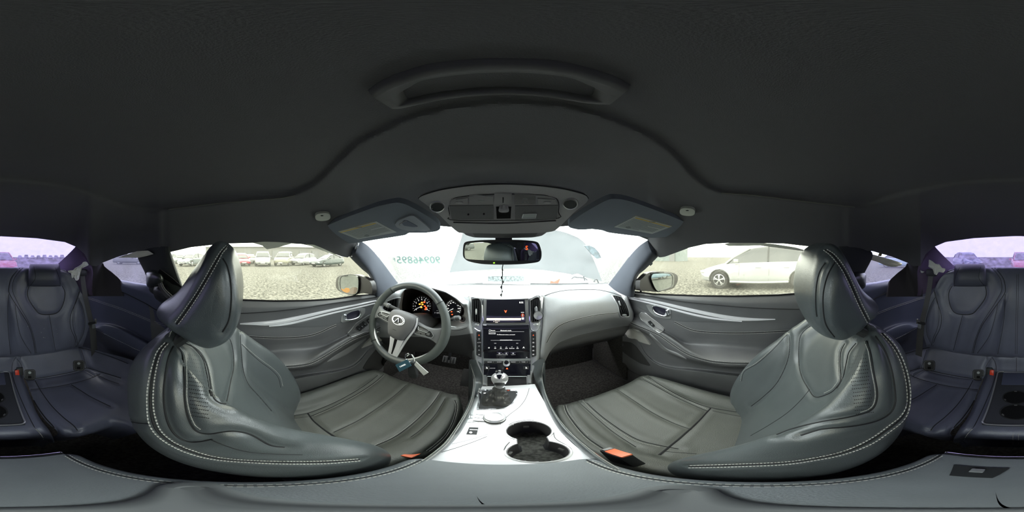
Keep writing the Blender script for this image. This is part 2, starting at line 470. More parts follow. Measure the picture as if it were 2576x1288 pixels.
mirr = lambda p: Vector((-p.x - shx(p.y), p.y, p.z))
tab = sorted([(azof(p), p) for p in edgeL if azof(p) < 0] + [(azof(mirr(p)), mirr(p)) for p in edgeL if azof(p) < 0], key=lambda t: t[0])
def edge_at(a):
    n = len(tab)
    for i in range(n + 1):
        a0 = tab[(i - 1) % n][0] - (2 * pi if i == 0 else 0); a1 = tab[i % n][0] + (2 * pi if i == n else 0)
        if a0 <= a <= a1:
            f = (a - a0) / max(1e-9, a1 - a0); p, q = tab[(i - 1) % n][1], tab[i % n][1]
            h = sqrt(p.x ** 2 + p.y ** 2) * (1 - f) + sqrt(q.x ** 2 + q.y ** 2) * f
            return h, p.z * (1 - f) + q.z * f
pan = [(-40, 458), (0, 457), (60, 460), (130, 470), (200, 484), (260, 505), (310, 524), (350, 530), (380, 533), (480, 521), (600, 506), (700, 498), (745, 489), (790, 466),
       (850, 408), (900, 361), (1015, 304), (1130, 272), (1267, 257), (1417, 268), (1532, 298), (1640, 347), (1690, 383), (1740, 440), (1780, 473), (1815, 485),
       (1950, 498), (2100, 516), (2165, 522), (2200, 515), (2260, 495), (2330, 478), (2420, 463), (2500, 458), (2620, 458)]
def pan_edge(px):
    px = (px + 40) % 2576 - 40
    for a, b in zip(pan, pan[1:]):
        if a[0] <= px <= b[0]: return a[1] + (b[1] - a[1]) * (px - a[0]) / (b[0] - a[0])
    return 458
ZC = 0.205
rings = [0.0, .06, .12, .18, .24, .3, .35, .4, .44, .48, .52, .55, .58, .61, .64, .67, .7, .73, .76, .79, .82, .85, .88, .91, .935, .955, .97, .985, .995, 1.0]
rings = sorted(set(rings + [i / 100 for i in range(20, 100)]))
NA = 420; G = []; G2 = []
for t in rings:
    r = []; r2 = []
    for i in range(NA):
        a = -pi + 2 * pi * i / NA; H, ze = edge_at(a)
        h = H * max(t, .002)
        z = ze + (ZC - ze) * (1 - t ** 5)
        p = Vector((sin(a) * h, cos(a) * h, z))
        el = atan2(p.z, h); py = 644 - el * 1288 / pi; px = CXP + a * 2576 / (2 * pi)
        d = (pan_edge(px) + 3 - py) / 16.0
        s = max(0, min(1, d)); s = s * s * (3 - 2 * s)
        p = p * (1 + 0.045 * s)
        r.append(p); r2.append(p + p.normalized() * 0.03)
    G.append(r); G2.append(r2)
last = G[-1]
G.append([p + Vector((p.x, p.y, 0)).normalized() * .02 + Vector((0, 0, .012)) for p in last])
G.append([p + Vector((p.x, p.y, 0)).normalized() * .05 + Vector((0, 0, .05)) for p in last])
G2 += [[p + Vector((0, 0, .02)) for p in G[-2]], [p + Vector((0, 0, .02)) for p in G[-1]]]
G[0] = [Vector((0, 0, G[0][0].z))] * NA; G2[0] = [Vector((0, 0, G2[0][0].z))] * NA
ceil = S(MB().grid(G, cu=True).build('ceiling', 'headliner', sharp=60))
roofskin = S(MB().grid(G2, cu=True).build('roof', 'darkplastic'))
BC = bvh(ceil)
# light gap trims beside the sunshade
for sd, pts in (('left', [(425, 527), (480, 520), (560, 511), (640, 504), (700, 499), (742, 491)]), ('right', [(1815, 485.5), (1880, 490), (1960, 499), (2060, 511), (2150, 521)])):
    P, N = pcurve(BC, pts, 30, 0.001)
    o = MB().tube(P, .0016, 6).build('trim_1' if sd == 'left' else 'trim_2', mat('edge_trim_' + sd, (.16, .16, .13), .4)); S(o)
# sunshade handle: one moulded piece set in the headliner
up_ = [(926, 226), (958, 203), (1000, 185), (1050, 168), (1101, 157.5), (1187, 148.5), (1267, 146.5), (1340, 148), (1388, 151.5), (1445, 161), (1503, 177), (1550, 194), (1585, 213)]
lo_ = [(992, 267.5), (1010, 268), (1040, 260), (1070, 253), (1101, 246.5), (1187, 235.5), (1267, 232), (1340, 234.5), (1388, 239.5), (1430, 246), (1475, 254), (1510, 258), (1530, 257)]
def mixrow(f, off, c=0, e=1):
    r = []
    n = len(up_)
    for i, (a, b) in enumerate(zip(up_, lo_)):
        m_ = 1.0 if 2 < i < n - 3 else (0.6 if i in (2, n - 3) else 0.0)
        r.append((a[0] * (1 - f) + b[0] * f, a[1] * (1 - f) + b[1] * f, c + (off - c) * m_))
    return r
hd = thing('sunshade_handle', 'long black moulded pull handle recessed at the front edge of the sunroof shade', 'handle', (0, .11, .2))
prelief(BC, [mixrow(0, .001, .001), mixrow(.1, .011, .009), mixrow(.24, .013, .011), mixrow(.30, .006, .011), mixrow(.5, -.004, .011), mixrow(.55, -.012, .011), mixrow(.80, -.012, .011), mixrow(.86, .009, .011), mixrow(.95, .012, .009), mixrow(1, .001, .001)], 60, 40,
        'handle_body', mat('handle_plastic', (.125, .125, .122), .55, spec=.35), hd, skirt=.015, k=.35)

# ---- windscreen pillars
def sidepair(fn): fn(-1, 'left'); fn(1, 'right')
def pillarA(sg, nm):
    rows = [[(884, 590, 'y', .50), (903, 603, 'y', .47), (931, 623, 'y', .55), (960, 657, 'y', .68), (1004, 716, 'y', .88)],
            [(880, 602, 'y', .48), (899, 620, 'y', .45), (926, 641, 'y', .52), (951, 677, 'y', .62), (985, 732, 'y', .78)],
            [(874, 616, 'y', .46), (892, 634, 'y', .43), (918, 665, 'y', .50), (941, 700, 'y', .58), (955, 746, 'y', .67)],
            [(868, 632, 'x', -.63), (884, 650, 'x', -.60), (910, 676, 'x', -.62), (934, 700, 'x', -.64), (940, 748, 'x', -.665)],
            [(866, 630, 'x', -.66), (884, 648, 'x', -.64), (910, 674, 'x', -.66), (932, 700, 'x', -.69), (938, 745, 'x', -.71)]]
    G = pc(rows, 16, 20)
    if sg > 0: G = mirG(G)
    back = thicken(G, .012)
    S(MB().slab(G, back).build('wall_pillar_front_' + nm, 'pillar'))
sidepair(pillarA)
# ---- B pillars with the panel behind the door glass
def pillarB(sg, nm):
    rows = [[(366, 620, 'x', -.62), (366, 655, 'x', -.62), (367, 688, 'x', -.62), (374, 722, 'x', -.63), (380, 780, 'x', -.65)],
            [(372, 620, 'x', -.60), (350, 650, 'x', -.60), (369, 690, 'x', -.605), (378, 722, 'x', -.61), (392, 780, 'x', -.64)],
            [(400, 620, 'x', -.575), (402, 650, 'x', -.575), (412, 690, 'x', -.585), (424, 722, 'x', -.60), (430, 780, 'x', -.63)],
            [(425, 620, 'x', -.575), (428, 640, 'x', -.58), (445, 690, 'x', -.59), (456, 722, 'x', -.60), (470, 780, 'x', -.63)],
            [(427, 620, 'x', -.62), (430, 640, 'x', -.62), (447, 690, 'x', -.63), (458, 722, 'x', -.64), (472, 780, 'x', -.66)]]
    rows[0][1] = (346, 640, 'x', -.62); rows[1][1] = (349, 642, 'x', -.605)
    G = pc(rows, 20, 16)
    if sg > 0: G = mirG(G)
    S(MB().slab(G, thicken(G, .012)).build('wall_pillar_middle_' + nm, M['bp']))
    # vertical door seal, visible beside the glass
    P = [at(*p) for p in [(425, 634, 'x', -.59), (436, 662, 'x', -.597), (446, 690, 'x', -.604), (458, 724, 'x', -.612)]]
    if sg > 0: P = [Vector((-p.x, p.y, p.z)) for p in P]
    S(MB().tube(curve(P, 16), .007, 8).build('trim_3' if sg < 0 else 'trim_4', 'lightplastic'))
M['bp'] = mat('b_pillar_plastic', (.05, .055, .055), .7, spec=.2)
sidepair(pillarB)
# ---- C pillars: purple-tinted cloth inner face beside rear window, dark quarter trim
def pillarC(sg, nm):
    rows = [[(200, 600, 'y', -.84), (192, 618, 'y', -.80), (165, 646, 'y', -.93), (135, 674, 'y', -1.10), (120, 690, 'y', -1.15)],
            [(214, 612, 'y', -.84), (205, 630, 'y', -.775), (185, 655, 'y', -.85), (160, 680, 'y', -.93), (150, 700, 'y', -.98)],
            [(226, 628, 'y', -.82), (219, 650, 'y', -.745), (212, 668, 'y', -.78), (196, 686, 'y', -.81), (185, 720, 'y', -.84)],
            [(234, 640, 'y', -.80), (226, 664, 'y', -.72), (230, 682, 'y', -.735), (228, 702, 'y', -.76), (220, 740, 'y', -.8)],
            [(244, 625, 'y', -.82), (240, 640, 'y', -.80), (240, 680, 'y', -.80), (240, 702, 'y', -.80), (240, 745, 'y', -.82)]]
    G = pc(rows, 14, 14)
    if sg > 0: G = mirG(G)
    S(MB().slab(G, thicken(G, .012)).build('wall_pillar_rear_' + nm, 'cpillar'))
    rows = [[(224, 655, 'y', -.73), (222, 700, 'y', -.77), (220, 745, 'y', -.80)],
            [(246, 664, 'x', -.55), (243, 700, 'x', -.57), (240, 745, 'x', -.60)],
            [(258, 655, 'x', -.58), (266, 700, 'x', -.60), (266, 745, 'x', -.61)],
            [(260, 663, 'x', -.60), (286, 700, 'x', -.61), (290, 745, 'x', -.62)],
            [(259.5, 665, 'x', -.60), (296, 701, 'x', -.61), (302, 745, 'x', -.62)]]
    rows = [rows[0], rows[1],
            [(258.5, 662, 'x', -.595), (258.5, 667, 'x', -.6), (262, 745, 'x', -.61)],
            [(259.4, 667, 'x', -.60), (265, 676, 'x', -.602), (275, 745, 'x', -.615)],
            [(268, 679, 'x', -.60), (286, 690, 'x', -.605), (292, 745, 'x', -.62)],
            [(288, 691, 'x', -.605), (302, 705, 'x', -.61), (306, 745, 'x', -.62)],
            [(300, 705, 'x', -.62), (306, 709, 'x', -.62), (312, 745, 'x', -.63)]]
    G = pc(rows, 12, 28, k=.3)
    if sg > 0: G = mirG(G)
    S(MB().slab(G, thicken(G, .012)).build('wall_quarter_' + nm, mat('quarter_trim_' + nm, (.05, .046, .052), .8, spec=.2)))
sidepair(pillarC)

# ---- glass
def win(name, rows, m, nu=24, nv=12, t=.004):
    G = pc(rows, nu, nv); return S(MB().slab(G, thicken(G, t)).build(name, m))
win('window_1', [[(870, 590, 'y', .50), (1000, 560, 'y', .56), (1267, 548, 'y', .60), (1534, 560, 'y', .56), (1664, 590, 'y', .50)],
                 [(925, 640, 'y', .66), (1060, 640, 'y', .80), (1267, 640, 'y', .86), (1474, 640, 'y', .80), (1609, 640, 'y', .66)],
                 [(985, 722, 'y', .92), (1100, 722, 'y', 1.06), (1267, 722, 'y', 1.14), (1434, 722, 'y', 1.06), (1549, 722, 'y', .92)]], 'glass', 40, 24)
def doorglass(sg, nm):
    rows = [[(428, 600, 'x', -.60), (560, 590, 'x', -.60), (700, 590, 'x', -.60), (860, 600, 'x', -.61), (905, 620, 'x', -.63)],
            [(440, 690, 'x', -.645), (560, 700, 'x', -.65), (700, 700, 'x', -.65), (860, 690, 'x', -.65), (925, 690, 'x', -.66)],
            [(455, 765, 'x', -.685), (560, 770, 'x', -.69), (700, 770, 'x', -.69), (860, 765, 'x', -.69), (960, 755, 'x', -.69)]]
    G = pc(rows, 20, 10)
    if sg > 0: G = [[p * 1.075 for p in r] for r in mirG(G)]
    S(MB().slab(G, thicken(G, .004)).build('window_2' if sg < 0 else 'window_3', 'sideglass'))
    rows = [[(240, 650, 'x', -.64), (300, 630, 'x', -.62), (385, 615, 'x', -.61)], [(240, 715, 'x', -.68), (300, 722, 'x', -.68), (385, 730, 'x', -.67)]]
    G = pc(rows, 12, 6)
    if sg > 0: G = mirG(G)
    S(MB().slab(G, thicken(G, .004)).build('window_4' if sg < 0 else 'window_5', 'quarterglass'))
sidepair(doorglass)
RX = 2576
win('window_6', [[(2330, 600, 'y', -.82), (2400, 580, 'y', -.90), (2556, 575, 'y', -.97), (2712, 580, 'y', -.90), (2786, 600, 'y', -.82)],
                 [(2360, 650, 'y', -1.0), (2460, 650, 'y', -1.15), (2556, 650, 'y', -1.2), (2650, 650, 'y', -1.15), (2756, 650, 'y', -1.0)],
                 [(2380, 690, 'y', -1.2), (2460, 690, 'y', -1.3), (2556, 690, 'y', -1.35), (2650, 690, 'y', -1.3), (2736, 690, 'y', -1.2)]], 'rearglass', 30, 14)

# ---- lower body: floor pan, sills, firewall, rear bulkhead, parcel shelf
mb = MB(); mb.box((0, -0.08, -1.045), (1.55, 2.75, .05)); S(mb.build('floor', 'carpet'))
mb = MB(); mb.box((0, 1.20, -.70), (1.5, .04, .72)); S(mb.build('wall_firewall', 'carpet'))
for sg, nm in ((-1, 'left'), (1, 'right')):
    mb = MB(); mb.box((sg * .765, -.08, -.65), (.03, 2.75, .74)); mb.box((sg * .735, .35, -.95), (.04, 1.9, .16), bev=.015); S(mb.build('wall_side_' + nm, 'doorgrey'))
mb = MB(); mb.box((0, -1.46, -.60), (1.5, .04, .86)); mb.box((0, -1.20, -.15), (1.16, .50, .02), bev=.005); S(mb.build('wall_rear', 'carpet'))
# ================================================================ FRONT SEATS
SX = -.382
def build_seat(side):
    seat = thing('front_seat_unit', 'charcoal leather driver seat with grey stitching, behind the steering wheel' if side < 0 else 'charcoal leather passenger seat behind the glovebox, slid further back', 'car seat', (SX, .3, -.98) if side < 0 else (.385, .212, -.98), 'front seats')
    made = []
    def fin(o):
        if side > 0:
            for v in o.data.vertices: v.co = Vector((.385 - (v.co.x - SX), v.co.y - .088, v.co.z))
            o.data.flip_normals(); o.data.update()
        return o
    # backrest: sections along the recline; (y, z, half width, bolster, thickness, offset)
    def backsec(y, z, w, b, th, n, tilt):
        f = Vector((0, cos(tilt), sin(tilt)))      # forward normal of the backrest
        pts = [(0, 0), (.30, 0), (.52, .12 * b), (.70, .62 * b), (.82, b), (.93, .92 * b), (1.0, .5 * b), (1.02, -.1 * th), (1.0, -.5 * th), (.86, -.85 * th), (.5, -th), (0, -1.03 * th)]
        full = [(u, d) for u, d in pts] + [(-u, d) for u, d in reversed(pts[1:-1])]
        return [Vector((SX + u * w, y, z)) + f * d for u, d in full]
    secs = [(.165, -.90, .215, .03, .10, .38), (.145, -.80, .235, .05, .12, .38), (.115, -.70, .243, .085, .135, .4), (.07, -.58, .245, .10, .145, .4), (.01, -.46, .238, .10, .15, .42),
            (-.045, -.36, .222, .075, .15, .45), (-.095, -.275, .195, .05, .13, .45), (-.13, -.22, .165, .03, .105, .45), (-.150, -.19, .13, .012, .075, .5), (-.162, -.178, .09, .0, .04, .5)]
    rows = [backsec(y, z, w_, b, th, 0, ti) for y, z, w_, b, th, ti in secs]
    G = surf(rows, 220, 150, cu=True, k=.5)
    back = fin(MB().grid(G, cu=True, cap=True).build('backrest', 'leather', seat, sharp=60))
    def cushsec(y, zc, w, bo, bi, drop):
        """bo outboard bolster height, bi inboard"""
        pts = [(-1.0, -drop), (-1.02, -.03), (-.97, bo * .75), (-.86, bo), (-.74, bo * .72), (-.60, bo * .12), (-.3, 0), (0, .003), (.3, 0), (.60, bi * .12), (.74, bi * .72), (.86, bi), (.97, bi * .70), (1.02, -.03), (1.0, -drop), (.5, -drop - .02), (-.5, -drop - .02)]
        return [Vector((SX + u * w, y, zc + d)) for u, d in pts]
    cs = [(.04, -.80, .235, .02, .02, .12), (.12, -.785, .24, .035, .03, .14), (.22, -.775, .248, .05, .03, .15), (.34, -.760, .25, .06, .028, .16), (.46, -.742, .245, .055, .022, .16),
          (.55, -.725, .232, .035, .012, .15), (.600, -.722, .215, .015, .0, .12), (.628, -.740, .20, .0, -.01, .09), (.634, -.775, .19, -.0, -.0, .05)]
    G = surf([cushsec(*c) for c in cs], 190, 120, cu=True)
    cush = fin(MB().grid(G, cu=True, cap=True).build('seat_cushion', 'insert', seat, sharp=60))
    # raised rear bolster block of the cushion
    # headrest: side profiles lofted across the width
    prof = [(-.050, .031), (-.030, .012), (-.016, -.03), (-.010, -.08), (-.016, -.135), (-.035, -.185), (-.075, -.213), (-.125, -.203), (-.175, -.178), (-.222, -.152), (-.215, -.128), (-.165, -.085), (-.115, -.02), (-.075, .024)]
    def hsec(x, s, sy, sl, cy=-.055, cz=-.12):
        return [Vector((x, cy + (y - cy) * (s if y > cy else sy), cz + (z - cz) * (s if z > cz else sl))) for y, z in prof]
    HX = SX
    hs_ = ((.130, .30, .14, .15), (.128, .55, .30, .32), (.118, .80, .50, .56), (.09, .93, .70, .74), (.05, .985, .90, .90), (0, 1.0, 1.0, .96))
    rows = [hsec(HX - o, *q) for o, *q in hs_] + [hsec(HX + o, *q) for o, *q in hs_[-2::-1]]
    G = surf(rows, 150, 100, cu=True, k=.45)
    hr = fin(MB().grid(G, cu=True, cap=True).build('headrest', mat('headrest_leather', (.072, .086, .094), .30, spec=.85, bump=.2, bscale=600, var=.1), seat, sharp=70))
    BS = bvh(back, cush, hr); BSB = bvh(back); BSC = bvh(cush); BSH = bvh(hr)
    Q_ = []
    # headrest base and posts
    mb = MB(); mb.lathe([(.0, -.014), (.036, -.012), (.043, 0), (.040, .010), (.0, .016)], (SX + .035, -.158, -.205), (0, -.5, .86), 28, 1.9)
    fin(mb.build('headrest_base', 'darkplastic', seat))
    for dx in (-.05, .055):
        fin(MB().tube([Vector((SX + dx, -.19, -.26)), Vector((SX + dx, -.17, -.19)), Vector((SX + dx, -.155, -.15))], .006, 10).build('headrest_post', 'chrome', seat))
        fin(MB().lathe([(0, -.02), (.017, -.02), (.019, .004), (.012, .010), (0, .010)], (SX + dx, -.186, -.236), (0, .3, .95), 18).build('post_guide', 'darkplastic', seat))
    # ---- seams and stitching, laid on the leather
    def seam(p, r=.0022, name='seam', n=44, m='seam'): Q_.append(('s', p, r, n, MODE[0]))
    def stq(n, r=.0009, name='stitching', rows=None, duty=.62): Q_.append(('t', rows, r, n, MODE[0], duty))
    MODE = ['h']

    if side < 0:
        # headrest seams
        stq(34, .0011, name='stitching', rows=[[(440, 812), (462, 782), (490, 742), (515, 700), (540, 655), (556, 630), (570, 617)], [(449, 817), (472, 786), (500, 744), (525, 702), (548, 660), (562, 634), (582, 616)]])
        seam([(444, 815), (467, 784), (495, 743), (520, 701), (544, 657), (559, 632), (575, 615)], .003)
        seam([(560, 650), (571, 668), (579, 700), (582, 740), (580, 780), (574, 810), (560, 835)], .0024)
        MODE[0] = 'b'
        # backrest seams (outer double seam runs round the whole bolster)
        o1 = [(415, 862), (395, 885), (383, 920), (372, 970), (370, 1020), (375, 1062), (392, 1092), (430, 1120), (480, 1142), (540, 1156), (620, 1163), (720, 1167), (820, 1166), (905, 1159)]
        o2 = [(424, 864), (408, 884), (396, 920), (388, 970), (387, 1020), (396, 1062), (412, 1090), (445, 1115), (490, 1134), (545, 1149), (620, 1157), (720, 1160), (820, 1159), (900, 1154)]
        stq(90, .0016, rows=[o1, o2], duty=.7)
        seam([((a[0] + b[0]) / 2, (a[1] + b[1]) / 2) for a, b in zip(o1, o2)], .0035, n=70)
        seam([(436, 871), (424, 900), (415, 950), (412, 1000), (418, 1048), (432, 1082), (452, 1102), (478, 1112), (510, 1110), (535, 1104)], .0028, n=60)
        seam([(445, 870), (458, 888), (462, 920), (464, 960), (464, 1000), (470, 1040), (483, 1072), (500, 1088), (530, 1092), (565, 1086), (600, 1086), (635, 1095), (680, 1120), (715, 1125)], .0026, n=70)
        stq(60, .0011, rows=[[(450, 872), (463, 890), (468, 920), (470, 960), (471, 1000), (478, 1036), (490, 1066), (506, 1080)]])
        seam([(478, 866), (497, 885), (511, 905), (520, 940), (526, 975), (532, 997)], .0024)
        seam([(462, 862), (490, 875), (508, 893), (520, 918), (527, 950), (532, 985), (540, 1005), (565, 1017), (573, 998), (580, 960), (588, 925), (587, 885), (578, 852), (563, 842)], .0022, n=60)
        stq(44, .0010, rows=[[(464, 860), (492, 873), (511, 892), (523, 918), (530, 950), (536, 985), (543, 1001)]])
        seam([(604, 822), (606, 870), (612, 930), (624, 965), (650, 995), (684, 1034)], .0022)
        seam([(608, 866), (632, 890), (655, 910), (682, 930), (700, 950), (706, 975)], .0016)
        stq(40, .0009, rows=[[(607, 862), (634, 887), (659, 907), (685, 926), (704, 946), (711, 972)]])
        seam([(280, 1052), (310, 1056), (345, 1064), (372, 1066)], .002)
        seam([(530, 1106), (570, 1122), (620, 1136), (690, 1142), (760, 1144)], .0018)
        # cushion seams
        MODE[0] = 'c'
        def pix4(l): return [(660 + x / 4.294, 900 + y / 4.294) for x, y in l]
        seam(pix4([(1310, 180), (1220, 260), (1060, 370), (900, 460), (720, 550), (540, 625), (520, 632)]), .0028)
        stq(60, .0010, rows=[pix4([(1318, 190), (1228, 268), (1068, 378), (908, 468), (728, 557), (560, 628)])])
        seam(pix4([(1245, 190), (1160, 260), (1010, 360), (850, 450), (700, 520), (520, 590), (400, 615), (150, 655)]), .003)
        seam(pix4([(1610, 265), (1550, 300), (1440, 400), (1250, 540), (1050, 670), (900, 745), (770, 805)]), .0026)
        seam(pix4([(1925, 370), (1880, 440), (1800, 540), (1640, 700), (1440, 850), (1250, 940), (1110, 995)]), .0028)
        stq(60, .0010, rows=[pix4([(1905, 375), (1865, 440), (1785, 540), (1630, 692), (1430, 842), (1240, 932), (1110, 985)])])
        seam(pix4([(1975, 440), (1940, 500), (1850, 640), (1720, 770), (1600, 860)]), .002)
        seam(pix4([(2080, 460), (2100, 520), (2090, 600), (2050, 720), (1970, 850), (1850, 960), (1780, 1010)]), .0026)
        stq(44, .0010, rows=[pix4([(2092, 470), (2108, 520), (2098, 600), (2058, 720), (1978, 855), (1858, 968), (1795, 1010)]), pix4([(2070, 470), (2088, 520), (2078, 600), (2036, 720), (1960, 840), (1840, 950), (1765, 1005)])])
        seam(pix4([(490, 600), (560, 690), (700, 800), (860, 900), (1020, 990), (1165, 1060)]), .005)
        seam(pix4([(150, 690), (330, 660), (500, 635)]), .0018)
        seam(pix4([(905, 1045), (980, 1025), (1040, 1012)]), .0018)

    else:

        P4 = lambda l: [(1540 + x / 1.981, 560 + y / 1.981) for x, y in l]
        P3 = lambda l: [(900 + x / 2.43, 680 + y / 2.43) for x, y in l]
        stq(34, .0011, rows=[P4([(1052, 137), (1090, 168), (1140, 232), (1180, 312), (1220, 402), (1255, 472), (1278, 512)]), P4([(1070, 134), (1112, 162), (1160, 226), (1200, 306), (1238, 394), (1270, 458), (1294, 506)])])
        seam(P4([(1062, 136), (1101, 165), (1150, 229), (1190, 309), (1229, 398), (1262, 465), (1286, 509)]), .003)
        seam(P4([(1112, 195), (1075, 260), (1052, 350), (1052, 440), (1066, 510), (1108, 570)]), .0024)
        seam(P4([(1062, 200), (1032, 250), (1016, 330), (1015, 420), (1020, 468)]), .0024)
        MODE[0] = 'b'
        o2 = P4([(1335, 552), (1395, 620), (1437, 700), (1462, 800), (1466, 900), (1438, 960), (1380, 1008), (1280, 1078), (1150, 1138), (1000, 1172), (850, 1192), (600, 1203), (390, 1210)])
        o1 = P4([(1352, 552), (1415, 620), (1460, 715), (1483, 820), (1480, 920), (1450, 985), (1390, 1035), (1290, 1103), (1150, 1156), (1000, 1186), (850, 1206), (600, 1217), (383, 1222)])
        stq(90, .0016, rows=[o1, o2], duty=.7)
        seam([((a[0] + b[0]) / 2, (a[1] + b[1]) / 2) for a, b in zip(o1, o2)], .0035, n=70)
        seam(P4([(1312, 565), (1360, 640), (1394, 740), (1410, 850), (1408, 910), (1380, 955), (1320, 988), (1240, 1008), (1150, 1020), (1040, 1030), (940, 1060)]), .0028, n=60)
        seam(P4([(1268, 590), (1285, 640), (1302, 740), (1320, 840), (1314, 900), (1290, 935), (1240, 955), (1150, 975), (1050, 990), (950, 1012), (880, 1032), (820, 1056)]), .0026, n=70)
        stq(60, .0011, rows=[P4([(1258, 592), (1275, 640), (1291, 740), (1308, 840), (1303, 895), (1280, 926), (1235, 944)])])
        seam(P4([(1160, 602), (1140, 640), (1135, 700), (1140, 780), (1125, 810), (1100, 840), (1060, 860), (1010, 871), (985, 840), (945, 770), (930, 700), (930, 620), (940, 560), (980, 520), (1020, 500)]), .0022, n=60)
        stq(44, .0010, rows=[P4([(1152, 602), (1131, 640), (1126, 700), (1130, 778), (1116, 804), (1094, 830), (1056, 850)])])
        seam(P4([(1215, 600), (1180, 645), (1166, 700), (1150, 770), (1120, 826)]), .0022)
        seam(P4([(880, 545), (885, 620), (870, 700), (820, 800), (750, 870), (692, 915)]), .0022)
        stq(40, .0009, rows=[P4([(868, 552), (800, 626), (722, 696), (655, 738), (640, 790)])])
        seam(P4([(872, 556), (804, 630), (726, 700), (659, 742), (645, 790)]), .0016)
        seam(P4([(985, 830), (940, 885), (870, 950), (780, 1010), (690, 1062)]), .0016)
        MODE[0] = 'c'
        seam(P4([(100, 752), (200, 806), (330, 876), (480, 942)]), .0028)
        stq(50, .0010, rows=[P4([(108, 746), (206, 798), (336, 868), (484, 934)])])
        seam(P4([(0, 815), (100, 882), (200, 947), (300, 997), (395, 1032)]), .0024)
        seam(P3([(1350, 750), (1420, 830), (1540, 930), (1700, 1030), (1847, 1070), (1960, 1092)]), .0028)
        stq(60, .0010, rows=[P3([(1342, 757), (1412, 838), (1532, 940), (1695, 1041), (1845, 1080)])])
        seam(P3([(1310, 770), (1400, 850), (1550, 980), (1700, 1080)]), .002)
        seam(P3([(1262, 800), (1275, 860), (1320, 930), (1400, 1020), (1500, 1090)]), .0026)
        stq(44, .0010, rows=[P3([(1256, 800), (1268, 865), (1314, 938), (1395, 1030), (1495, 1100)]), P3([(1270, 800), (1284, 858), (1328, 924), (1408, 1012)])])
        seam(P4([(490, 925), (420, 1000), (330, 1080), (235, 1158)]), .005)
        seam(P4([(500, 938), (580, 955), (662, 970)]), .0018)
        seam(P4([(262, 1140), (330, 1146), (420, 1152)]), .0018)
        seam(P4([(150, 745), (250, 815), (370, 880), (490, 922), (660, 950)]), .003)

    TG = dict(h=(hr, BSH), b=(back, BSB), c=(cush, BSC))
    for k_, (o_m, b_m) in TG.items():
        groove([o_m], b_m, [q[1] for q in Q_ if q[0] == 's' and q[4] == k_ and q[2] >= .0020], .0042 if k_ != 'h' else .003, .008)
    TG = {k_: bvh(v[0]) for k_, v in TG.items()}
    for q in Q_:
        if q[0] == 's': pseam(TG[q[4]], q[1], q[2] * .62, 'seam', 'seam', seat, q[3])
        else: pstitch(TG[q[4]], None, seat, q[3], q[2] * .85, off=.0010, rows=q[1], duty=q[5])
    BS = bvh(back)
    # perforations of the inner bolster (tiny punched dots)
    mb = MB()
    for j in range(17):
        for i in range(9):
            px = 473 + i * 5.2 - (2 if j % 2 else 0) + j * .6; py = 892 + j * 9.6 + i * 0.8
            if side > 0: px = 2178 - i * 5.2 - (2 if j % 2 else 0) + j * 1.15; py = 893 + j * 9.0 + i * .6
            if j < 2 and i > 6: continue
            p, n = hit(BS, px, py, .0003); u = n.orthogonal().normalized(); v = n.cross(u)
            mb.add([p + u * .0013, p + v * .0013, p - u * .0013, p - v * .0013], [(0, 1, 2, 3)])
    for j in range(0):
        pass
    o = mb.build('perforations', 'seam', seat, smooth=False); o['kind'] = 'stuff'


    return seat
seat = build_seat(-1); seat2 = build_seat(1)
# ================================================================ DASHBOARD
dashb = thing('dashboard', 'grey vinyl dashboard spanning the cabin under the windscreen', 'dashboard', (0, .8, -.45))
def colrows(cols):
    """cols: list of columns (top to bottom) -> rows of 3D points"""
    n = len(cols[0]); return [[at(*c[i]) for c in cols] for i in range(n)]
